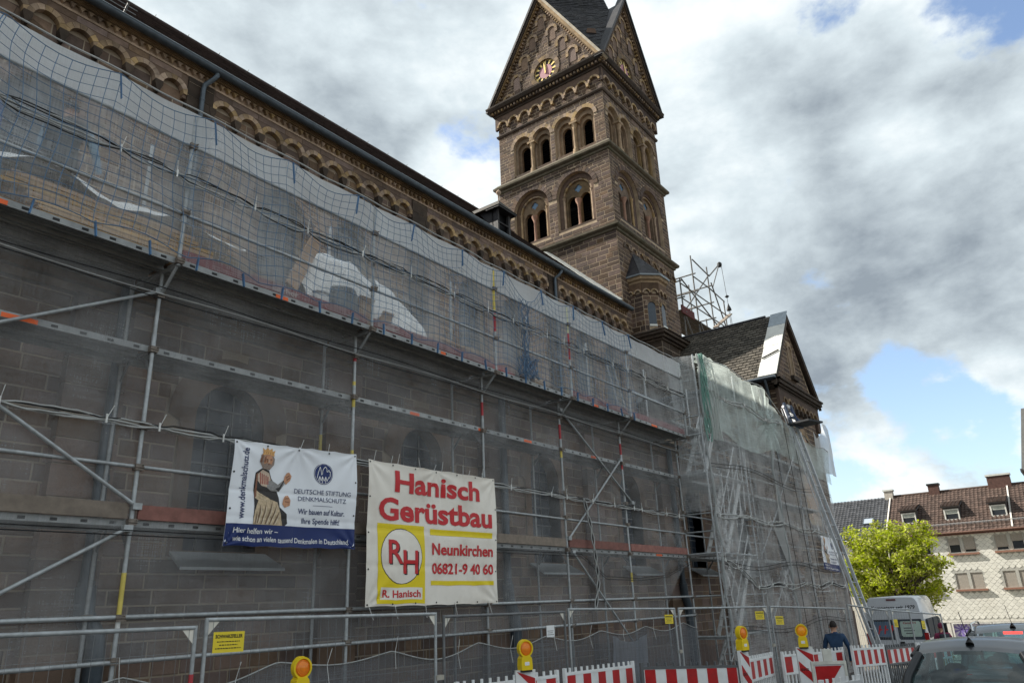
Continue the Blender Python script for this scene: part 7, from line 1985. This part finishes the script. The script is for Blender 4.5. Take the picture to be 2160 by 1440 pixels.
# ------------------------------------------------------------------ inclined hoist leaning on the scaffold
def hoist():
    t = thing('ladder_hoist', 'long grey inclined ladder hoist leaning from the street against the far net', 'ladder lift', (24.2, 5.3, gz(24.2)))
    a, b = V((24.1, 5.28, gz(24.2) + .02)), V((25.9, 7.40, 8.05))
    d = (b - a).normalized(); s = V((1, -.25, 0)); s = (s - d * s.dot(d)).normalized(); n = d.cross(s).normalized()
    ALU = MATS['bright_aluminium']; DA = mat('dull_aluminium', (.5, .515, .53), .5, .4, var=.15, nscale=4)
    for k in (-.17, .17):
        q = MB(); q.bar(a + s * k, b + s * k, .04, .09, upv=n); q.tube(a + s * k + n * .12, b + s * k + n * .12, .015, 6); q.build('rail', DA, t)
    L = (b - a).length; k = .3
    while k < L:
        q = MB(); q.tube(a + d * k - s * .19, a + d * k + s * .19, .016, 6); q.build('rung', DA, t)
        k += .45
    c = a + d * (L * .915)
    q = MB()
    for z in (0, .3): q.bar(c + s * -.3 + d * z + n * -.12, c + s * .3 + d * z + n * -.12, .06, .06)
    q.bar(c - s * .2 - n * .05, c + d * .9 - s * .2 - n * .05, .06, .1); q.bar(c + s * .2 - n * .05, c + d * .9 + s * .2 - n * .05, .06, .1); q.build('carriage', mat('blue_grey_steel', (.06, .075, .11), .5, .3), t)
    q = MB(); h = V((s.x, s.y, 0)).normalized(); o = V((h.y, -h.x, 0))
    p = c + V((.05, -.05, .05)); q.hexa([p - h * .42 + o * -.05, p + h * .42 + o * -.05, p + h * .42 + o * .75, p - h * .42 + o * .75, p - h * .42 + o * -.05 + V((0, 0, .06)), p + h * .42 + o * -.05 + V((0, 0, .06)), p + h * .42 + o * .75 + V((0, 0, .06)), p - h * .42 + o * .75 + V((0, 0, .06))]); q.build('platform', mat('dark_platform', (.035, .036, .04), .7), t)
    q = MB(); q.path([c + d * .7 - n * .1, c + d * .2 - n * .22, c - n * .1], .02, 6); q.build('hose', mat('blue_hose', (.03, .05, .13), .6), t)
    q = MB(); q.tube(b - s * .24, b + s * .24, .05, 8); q.box(b.x - .15, b.x + .15, b.y - .08, b.y + .08, b.z - .02, b.z + .1); q.build('head_pulley', ALU, t)
    q = MB(); q.tube(a + d * .2 + n * .03, b + n * .03, .008, 5); q.build('hoist_cable', BLACK, t)
    q = MB(); q.box(a.x - .35, a.x + .35, a.y - .3, a.y + .25, a.z - .02, a.z + .35); q.build('winch_box', GREYP, t)
    # second short ladder top seen beyond
    t2 = thing('ladder', 'short ladder top standing behind the net left of the hoist platform', 'ladder', (33.0, 9.0, 6)); q = MB()
    for k in (0, .35): q.bar((33.3 + k, 9.1, 6.5), (33.3 + k, 9.2, 8.7), .03, .07)
    q.build('rail', ALU, t2)
    for k in range(6): q = MB(); q.tube((33.3, 9.12, 6.8 + .3 * k), (33.65, 9.12, 6.8 + .3 * k), .014, 6); q.build('rung', ALU, t2)
hoist()

# ------------------------------------------------------------------ small scaffold with pulley behind the porch roof
def far_scaffold():
    t = thing('small_scaffold', 'bare tube scaffold with pulley arm and board deck right of the tower', 'scaffolding', (43.5, 17, 13))
    DS = mat('weathered_tube', (.16, .155, .15), .6, .3, var=.25)
    def tb(name, a, b, r=.045): q = MB(); q.tube(a, b, r, 6); q.build(name, DS, t)
    X, Y = (40.2, 42.4, 45.0, 47.4), (16.6, 18.0)
    tops = {40.2: 20.6, 42.4: 22.9, 45.0: 23.0, 47.4: 21.2}
    for x in X:
        for y in Y: tb('standard', (x, y, 10), (x, y, tops[x] - (.9 if y > 17 else 0)))
        for z in (18.3, 16.2): tb('transom', (x, 16.4, z), (x, 18.6, z))
    for z in (19.2, 20.2, 21.4):
        for a, b in zip(X[:-1], X[1:]):
            if z < min(tops[a], tops[b]) + .6: tb('guard_rail', (a, 16.55, z), (b, 16.55, min(z, tops[b])))
    for x in (42.4, 45.0, 40.2):
        for z in (19.3, 20.4, 21.6):
            if z < tops[x]: tb('guard_rail', (x, 16.4, z), (x, 19.5, z))
    for a, b in (((40.2, 16.5, 18.4), (45.0, 16.5, 22.4)), ((42.4, 16.5, 22.6), (45.0, 16.5, 22.3)), ((42.4, 16.5, 15), (40.2, 16.5, 18.0)), ((42.4, 16.5, 18.2), (45.0, 16.5, 14.6)), ((45.0, 16.5, 18.1), (47.4, 16.5, 14.8)), ((45.2, 16.5, 21.9), (47.4, 16.5, 18.4)), ((40.2, 16.5, 20.5), (47.4, 16.5, 18.2))): tb('diagonal_brace', a, b)
    for k in range(4):
        q = MB(); q.box(39.6, 48.0, 16.5 + k * .46, 16.9 + k * .46, 18.22, 18.30); q.build('deck_board', mat('grey_brown_board', (.08, .07, .06), .85, var=.25, nscale=2), t)
    q = MB(); q.box(39.6, 41.4, 16.42, 16.5, 18.1, 18.6); q.build('toe_board', mat('dark_red_board', (.10, .025, .025), .8), t)
    q = MB(); q.bar((44.6, 16.4, 18.5), (47.7, 16.4, 20.3), .08, .34, upv=(0, 1, 0)); q.build('leaning_board', WOODG, t)
    tb('pulley_arm', (45.0, 16.5, 22.3), (47.3, 16.5, 24.0), .05); tb('pulley_arm', (45.4, 16.5, 21.6), (47.2, 16.5, 23.9), .04)
    q = MB(); q.lathe((47.35, 16.5, 23.8), [(.1, 0), (.17, .12), (.17, .25), (.08, .36)], 8); q.build('pulley', BLACK, t)
    q = MB(); q.path([(47.4, 16.4, 23.9), (47.7, 16.4, 20.6)], .018, 4); q.build('hoist_rope', GREYP, t)
    q = MB(); q.lathe((47.65, 16.4, 21.5), [(.02, .0), (.16, .12), (.02, .24)], 8); q.lathe((47.68, 16.4, 20.6), [(.18, .0), (.16, .12), (.05, .4), (.03, .5)], 8); q.build('hook_block', BLACK, t)
    q = MB(); q.path([(47.6, 16.4, 20.6), (47.7, 16.4, 18.6)], .018, 4); q.path([(47.8, 16.4, 20.6), (48.0, 16.4, 18.6)], .018, 4); q.build('hoist_rope', GREYP, t)
far_scaffold()

# ------------------------------------------------------------------ tree
def tree():
    bx, by = 60.0, 11.7; g = gz(60)
    t = thing('street_tree', 'round yellow-green leafy tree in front of the white shingled house', 'tree', (bx, by, g))
    bark = mat('bark', (.07, .055, .042), .9, var=.3, nscale=6, bump=.6)
    r2 = random.Random(5)
    q = MB(); q.path([(bx, by, g), (bx + .05, by, g + 1.2), (bx, by + .05, g + 2.4), (bx, by, g + 3.6)], [.26, .2, .17, .14], 9)
    q.build('trunk', bark, t)
    C = V((bx, by + .1, 3.4)); Rr = V((3.3, 3.4, 3.15))
    clumps = []
    while len(clumps) < 260:
        d = V((r2.gauss(0, 1), r2.gauss(0, 1), r2.gauss(0, 1))).normalized()
        rad = r2.uniform(.35, 1.0) ** .55
        p = V((d.x * Rr.x, d.y * Rr.y, d.z * Rr.z)) * rad
        nz = mnoise.noise(d * 2.1 + V((3, 1, 7))) * .38 + mnoise.noise(d * 5 + V((1, 8, 2))) * .16
        p *= 1 + nz
        if p.z < -1.2 and p.y > 0: p.z *= .7
        if p.z < -.6 and p.y < -1: p.z -= .35; p.y -= .3
        clumps.append(C + p)
    limbs = MB()
    for i, c in enumerate(clumps):
        if i % 3 == 0:
            m = V((bx, by, g + r2.uniform(2.4, 4.2))); mid = m.lerp(c, .5) + V((r2.uniform(-.3, .3), r2.uniform(-.3, .3), r2.uniform(-.1, .4)))
            limbs.path([m, mid, c], [.07, .045, .012], 5)
    limbs.build('limb', bark, t)
    for mi in range(1):
        q = MB()
        for c in clumps:
            n = r2.randint(46, 84); s = r2.uniform(.34, .66)
            for k in range(n):
                o = V((r2.gauss(0, 1), r2.gauss(0, 1), r2.gauss(0, .75))); o = o.normalized() * s * r2.random() ** .45
                p = c + o
                u = V((r2.gauss(0, 1), r2.gauss(0, 1), r2.gauss(0, .6))).normalized(); w = u.cross(V((r2.gauss(0, 1), r2.gauss(0, 1), r2.gauss(0, 1))).normalized())
                if w.length < .05: continue
                w.normalize(); l = r2.uniform(.10, .17); wd = l * .62
                nn = u.cross(w) * l * .25
                q.add([p - u * l, p + w * wd * .8 - nn * .3 - u * l * .1, p + u * l - nn, p - w * wd * .8 - nn * .3 - u * l * .1], [(0, 1, 2), (0, 2, 3)], 0, r2.random())
        q.build('crown', mat('yellow_green_leaf', (.36, .40, .034), .55, var=.35, nscale=1.1, rv=.38, hue=.02, transl=.45), t)
tree()

# ------------------------------------------------------------------ houses at the end of the street
BTILE = mat('brown_pantile', (.075, .05, .04), .8, var=.25, nscale=3, rv=.3, stain=.3, stain_col=(.05, .035, .03), sscale=1)
GTILE = mat('dark_grey_pantile', (.05, .052, .058), .6, var=.25, nscale=3, rv=.3, stain=.2, stain_col=(.09, .09, .09), sscale=1)
def pantiles(F, u0, u1, W, m, parent, tw=.3, th=.36, skip=(), name='roof_tiles'):
    q = MB(); rows = int(W / th); st = W / rows
    for i in range(rows):
        u = u0
        while u < u1 - .05:
            u2 = min(u + tw, u1); v0, v1 = i * st, (i + 1.12) * st
            h = .05; P = F.P; um = u + (u2 - u) * .55; r = rnd.random()
            a = [(u, .075), (u + (u2 - u) * .3, .035), (um, .03), (u2 - .02, .07), (u2, .075)]
            lo = [P(x, v0, z + .03) for x, z in a]; hi = [P(x, v1, z - .01) for x, z in a]
            q.add(lo + hi, [(k, k + 1, 6 + k, 5 + k) for k in range(4)], 0, r)
            q.add(lo + [P(x, v0, .0) for x, z in a], [(k + 1, k, 5 + k, 6 + k) for k in range(4)], 0, r)
            u = u2
    return q.build(name, m, parent, kind='stuff')
def shingle_house():
    X = 72.0; F = FX(X); g = gz(X)
    t = thing('shingled_house', 'long house clad in cream scalloped shingles with brown tiled roof and dormers', 'house', (X + 4, 6, g))
    y0, y1 = -2.0, 13.9
    CR = mat('cream_shingle', (.68, .67, .61), .8, var=.08, nscale=1.5, rv=.06, stain=.25, stain_col=(.42, .38, .30), sscale=.35)
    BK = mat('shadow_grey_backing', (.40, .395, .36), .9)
    wins = []
    for cy in (11.9, 8.62, 5.32, 2.02):
        for z0, z1 in ((4.62, 5.80), (1.86, 3.07)):
            wins.append((cy, z0, z1))
    hl = []
    for cy, z0, z1 in wins:
        for s in (.54, -.54): c = cy + s; hl.append([(-c - .43, z0), (-c + .43, z0), (-c + .43, z1), (-c - .43, z1)])
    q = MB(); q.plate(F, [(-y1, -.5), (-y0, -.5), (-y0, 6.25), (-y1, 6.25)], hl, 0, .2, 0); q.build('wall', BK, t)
    sh = []
    du, dv = .43, .215
    v = 6.02; row = 0
    while v > -.42:
        u = -y1 + (.5 * du if row % 2 else 0) + .2
        while u < -y0 - .2:
            if not any(abs(u + cy - s) < .43 + .12 and z0 - .22 < v < z1 + .16 for cy, z0, z1 in wins for s in (.54, -.54)): sh.append((u, v))
            u += du
        v -= dv; row += 1
    b = MB()
    pl = [(0, .197), (-.07, .077), (-.199, .0), (-.175, -.075), (-.118, -.122), (-.055, -.165), (0, -.197), (.055, -.165), (.118, -.122), (.175, -.075), (.199, .0), (.07, .077)]
    F0 = Fr((0, 0, 0), F.u, F.v, F.n)
    b.add([F0.P(a, c, .010 + (.004 if c < .1 else 0)) for a, c in pl] + [F0.P(a, c, 0) for a, c in pl], [tuple(range(12))] + [(k, 12 + k, 12 + (k + 1) % 12, (k + 1) % 12) for k in range(12)], 0, 0.0)
    me = b.mesh('shingle', CR)
    inv = ROOTM[t.name].inverted()
    key = lambda p: abs(-p[0] - 7.0) + abs(p[1] - 3.0) * .6
    sh.sort(key=key)
    for u, v in sh[:300]:
        o = bpy.data.objects.new('shingle', me); COL.objects.link(o); o.parent = t
        o.matrix_local = inv @ Matrix.Translation(F.P(u + rnd.uniform(-.008, .008), v + rnd.uniform(-.008, .008), rnd.uniform(0, .006)))
    b = MB()
    for u, v in sh[300:]:
        b.add([F.P(u + a, v + c, .010 + (.004 if c < .1 else 0)) for a, c in pl] + [F.P(u + a, v + c, 0) for a, c in pl], [tuple(range(12))] + [(k, 12 + k, 12 + (k + 1) % 12, (k + 1) % 12) for k in range(12)], 0, rnd.random())
    b.build('shingle_cladding', CR, t, kind='stuff')
    SHU = mat('beige_roller_shutter', (.34, .31, .27), .6, var=.08); SIL = mat('reddish_sill_stone', (.26, .14, .10), .85, var=.15); FRM = mat('white_window_frame', (.62, .61, .57), .5); PAN = mat('window_pane', (.03, .035, .042), .1, var=.1)
    for i, (cy, z0, z1) in enumerate(wins):
        q = MB(); q.fbox(F, -cy - 1.12, -cy + 1.12, z0 - .17, z0 - .02, -.1, .22); q.build('window_sill', SIL, t)
        for s in (.54, -.54):
            c = cy + s
            q = MB()
            for a in ((-c - .43, -c - .37, z0, z1), (-c + .37, -c + .43, z0, z1), (-c - .37, -c + .37, z1 - .06, z1), (-c - .37, -c + .37, z0, z0 + .06)): q.fbox(F, *a, -.16, -.09)
            o = q.build('window', FRM, t)
            q = MB(); q.fbox(F, -c - .37, -c + .37, z0 + .06, z1 - .06, -.16, -.13); q.build('pane', PAN, o)
            up = z0 > 4; fr = ({11.9: .4, 8.62: .46 if s > 0 else .8, 5.32: .78 if s > 0 else .45, 2.02: .6}[cy] if up else 1.0)
            zb = z1 - (z1 - z0) * fr
            q = MB(); k = zb
            while k < z1 - .01: q.fbox(F, -c - .40, -c + .40, k, min(k + .05, z1), -.08, -.055); k += .056
            q.build('roller_shutter', SHU, o)
    # shop front
    q = MB(); q.fbox(F, -y1, -y0, g - .2, g + .45, -.3, .02); q.build('shop_base', mat('grey_render', (.3, .29, .27), .9), t)
    q = MB(); q.fbox(F, -y1, -12.1, g, -.5, -.3, .0); q.fbox(F, -10.95, -10.7, g, -.5, -.3, .03); q.fbox(F, -12.1, y1 * 0 - y0, -.62, -.48, -.3, .05); q.build('shop_wall', mat('pale_render', (.6, .58, .53), .8), t)
    q = MB(); q.fbox(F, -12.1, -10.95, g, -.62, -.9, -.85); q.build('dark_doorway', DARKIN, t)  # near-black panel paints the shade inside the doorway
    for a, b_ in ((-10.6, -7.85), (-7.75, -5.0), (-4.9, -2.2)):
        q = MB()
        for e in ((a, a + .09, g + .45, -.64), (b_ - .09, b_, g + .45, -.64), (a + .09, b_ - .09, -.73, -.64), (a + .09, b_ - .09, g + .45, g + .53)): q.fbox(F, *e, -.15, .04)
        o = q.build('shop_window', FRM, t)
        q = MB(); q.fbox(F, a + .09, b_ - .09, g + .5, -.7, -.14, -.12); q.build('poster', mat('lavender_poster', (.50, .48, .60), .5, var=.15, nscale=1.2), o)
    q = MB()
    for cx, cz, s in ((-10.0, -1.15, .55), (-9.3, -1.4, .5), (-9.8, -1.75, .45)):
        for k in range(9):
            a = 2 * pi * k / 9; q.extr(F, [(cx + .10 * s * cos(a - .8), cz + .1 * s * sin(a - .8)), (cx + s * cos(a - .22), cz + s * sin(a - .22)), (cx + s * 1.05 * cos(a + .1), cz + s * 1.05 * sin(a + .1)), (cx + .1 * s * cos(a + .8), cz + .1 * s * sin(a + .8))], -.119, -.115 + .0005 * k, 0)
        q.extr(F, circ(cx, cz, .12 * s, 10), -.112, -.108, 1)
    q.build('printed_flowers', [mat('purple_petal', (.20, .15, .40), .5, var=.3, nscale=6), mat('dark_purple', (.06, .03, .15), .5)], t, kind='stuff')
    q = MB(); q.extr(F, [(-8.6, -1.35), (-7.95, -1.3), (-8.05, -2.0), (-8.4, -2.1)], -.119, -.112); q.build('poster_cup', mat('grey_print', (.14, .13, .13), .5), t)
    # roof
    zE, zR, xR = 6.22, 10.05, 77.0; xE = X - .38
    slv = V((xR - xE, 0, zR - zE)); W = slv.length; Fr_ = Fr((xE, 0, zE), (0, -1, 0), slv, (-(zR - zE), 0, xR - xE))
    q = MB(); q.add([Fr_.P(-14.05, 0), Fr_.P(-y0, 0), Fr_.P(-y0, W), Fr_.P(-14.05, W)], [(0, 1, 2, 3)]); q.add([(xR, 14.05, zR), (xR, y0, zR), (xR + 5, y0, zE), (xR + 5, 14.05, zE)], [(3, 2, 1, 0)])
    q.add([(X, 13.9, g), (X + 9, 13.9, g), (X + 9, 13.9, zE), (xR, 13.9, zR), (X, 13.9, zE)], [(0, 1, 2, 3, 4)])
    ro = q.build('roof', BTILE, t)
    pantiles(Fr_, -14.0, -y0, W, BTILE, ro)
    q = MB(); q.fbox(F, -y1, -y0, 6.02, 6.2, 0, .30); q.build('eaves_board', mat('red_brown_board', (.13, .055, .042), .7), t)
    q = MB(); q.tube((xE - .06, y0, zE - .03), (xE - .06, 14.0, zE - .03), .085, 8); q.build('gutter', mat('brown_gutter', (.15, .085, .065), .5), t)
    q = MB(); q.tube(Fr_.P(-13.9, .95, .24), Fr_.P(-y0, .95, .24), .025, 6); q.tube(Fr_.P(-13.9, .95, .14), Fr_.P(-y0, .95, .14), .02, 6); q.build('snow_guard', GALV, ro)
    q = MB(); q.tube((xR, y0, zR + .05), (xR, 14.05, zR + .05), .12, 8); q.build('ridge', BTILE, ro)
    for yy in (4.85, 14.05):
        q = MB(); q.bar(Fr_.P(-yy, 0, .12), Fr_.P(-yy, W, .12), .12, .08); q.build('verge_strip', mat('pale_verge', (.55, .52, .48), .6), ro)
    for cy in (12.25, 8.98, 5.62):
        xf = 73.15; zb = zE + (xf - xE) / (xR - xE) * (zR - zE)
        FD = FX(xf); q = MB(); q.fbox(FD, -cy - .60, -cy + .60, zb - .3, 8.42, -2.2, 0); 
        o = q.build('dormer', mat('dark_dormer_cheek', (.06, .055, .055), .7), t)
        q = MB()
        for e in ((-cy - .56, -cy - .46, 7.28, 8.2), (-cy + .46, -cy + .56, 7.28, 8.2), (-cy - .46, -cy + .46, 8.1, 8.2), (-cy - .46, -cy + .46, 7.28, 7.38)): q.fbox(FD, *e, 0, .07)
        q.build('dormer_window', FRM, o)
        q = MB(); q.fbox(FD, -cy - .46, -cy + .46, 7.38, 8.1, 0, .02); q.fbox(FD, -cy - .46, -cy + .46, 7.8, 8.1, .02, .03, 1); q.build('dormer_pane', [PAN, mat('pale_blind', (.38, .40, .36), .6)], o)
        d2 = V((2.5, 0, .62)); Fd2 = Fr((xf - .22, 0, 8.42), (0, -1, 0), d2, (-.62, 0, 2.5))
        q = MB(); q.fbox(Fd2, -cy - .72, -cy + .72, 0, 2.5, -.10, .0); q.build('dormer_roof', MATS['dark_dormer_cheek'], o)
        pantiles(Fd2, -cy - .72, -cy + .72, 2.45, BTILE, o, .28, .34, name='dormer_tiles')
    for y, w, z1, pale in ((10.4, .42, 10.85, 0), (5.35, .85, 11.05, 1), (14.15, .35, 10.75, 2)):
        q = MB(); q.box(xR - .35, xR + .35, y - w, y + w, 9.3, z1 - .15, 0); q.box(xR - .42, xR + .42, y - w - .08, y + w + .08, z1 - .15, z1, 1)
        q.build('chimney', [mat('dark_brick', (.10, .055, .045), .9, var=.3), BLACK] if not pale else [mat('pale_chimney', (.42, .38, .33), .8) if pale == 2 else MATS['dark_brick'], LEADW], ro)
shingle_house()
def dark_roof_house():
    X = 72.0; F = FX(X); g = gz(X)
    t = thing('grey_roofed_house', 'house with dark grey tiled roof and skylight half hidden behind the tree', 'house', (X + 4, 18, g))
    q = MB(); q.fbox(F, -30, -14.15, g, 6.2, -9, 0); q.build('wall', mat('cream_render', (.58, .55, .48), .85, var=.08), t)
    zE, zR, xR = 6.22, 10.05, 77.0; xE = X - .38
    slv = V((xR - xE, 0, zR - zE)); W = slv.length; Fr_ = Fr((xE, 0, zE), (0, -1, 0), slv, (-(zR - zE), 0, xR - xE))
    q = MB(); q.add([Fr_.P(-30, 0), Fr_.P(-14.12, 0), Fr_.P(-14.12, W), Fr_.P(-30, W)], [(0, 1, 2, 3)]); ro = q.build('roof', GTILE, t)
    pantiles(Fr_, -22.0, -14.12, W, GTILE, ro)
    q = MB(); q.fbox(Fr_, -16.1, -15.2, 2.2, 3.1, .0, .16); o = q.build('skylight', ZINC_D, ro)
    q = MB(); q.fbox(Fr_, -16.0, -15.3, 2.28, 3.02, .16, .17); q.build('pane', mat('sky_reflecting_pane', (.55, .60, .66), .08, .6, var=0), o)
    for z in (4.62, 1.86):
        for y in (16.2, 18.4): q = MB(); q.fbox(F, -y - .5, -y + .5, z, z + 1.2, 0, .03); q.build('window', mat('window_pane'), t)
dark_roof_house()
def edge_house():
    t = thing('edge_house', 'house corner at the right picture edge, only its roof overhang showing', 'house', (65, 0, gz(62)))
    q = MB(); q.box(61, 68, -7, 1.8, gz(62) - .5, 9.3); q.build('wall', mat('cream_render'), t)
    q = MB(); q.hexa([(60.2, 2.78, 9.15), (68.5, 2.78, 9.15), (68.5, -6, 9.15), (60.2, -6, 9.15), (60.2, 1.9, 13.2), (68.5, 1.9, 13.2), (68.5, -6, 13.2), (60.2, -6, 13.2)]); ro = q.build('roof', mat('grey_roof_edge', (.22, .22, .21), .7, var=.15), t)
    q = MB(); q.box(60.1, 68.6, 2.72, 2.84, 9.05, 9.25); q.build('eaves_board', mat('dark_eaves', (.07, .07, .072), .6), t)
edge_house()
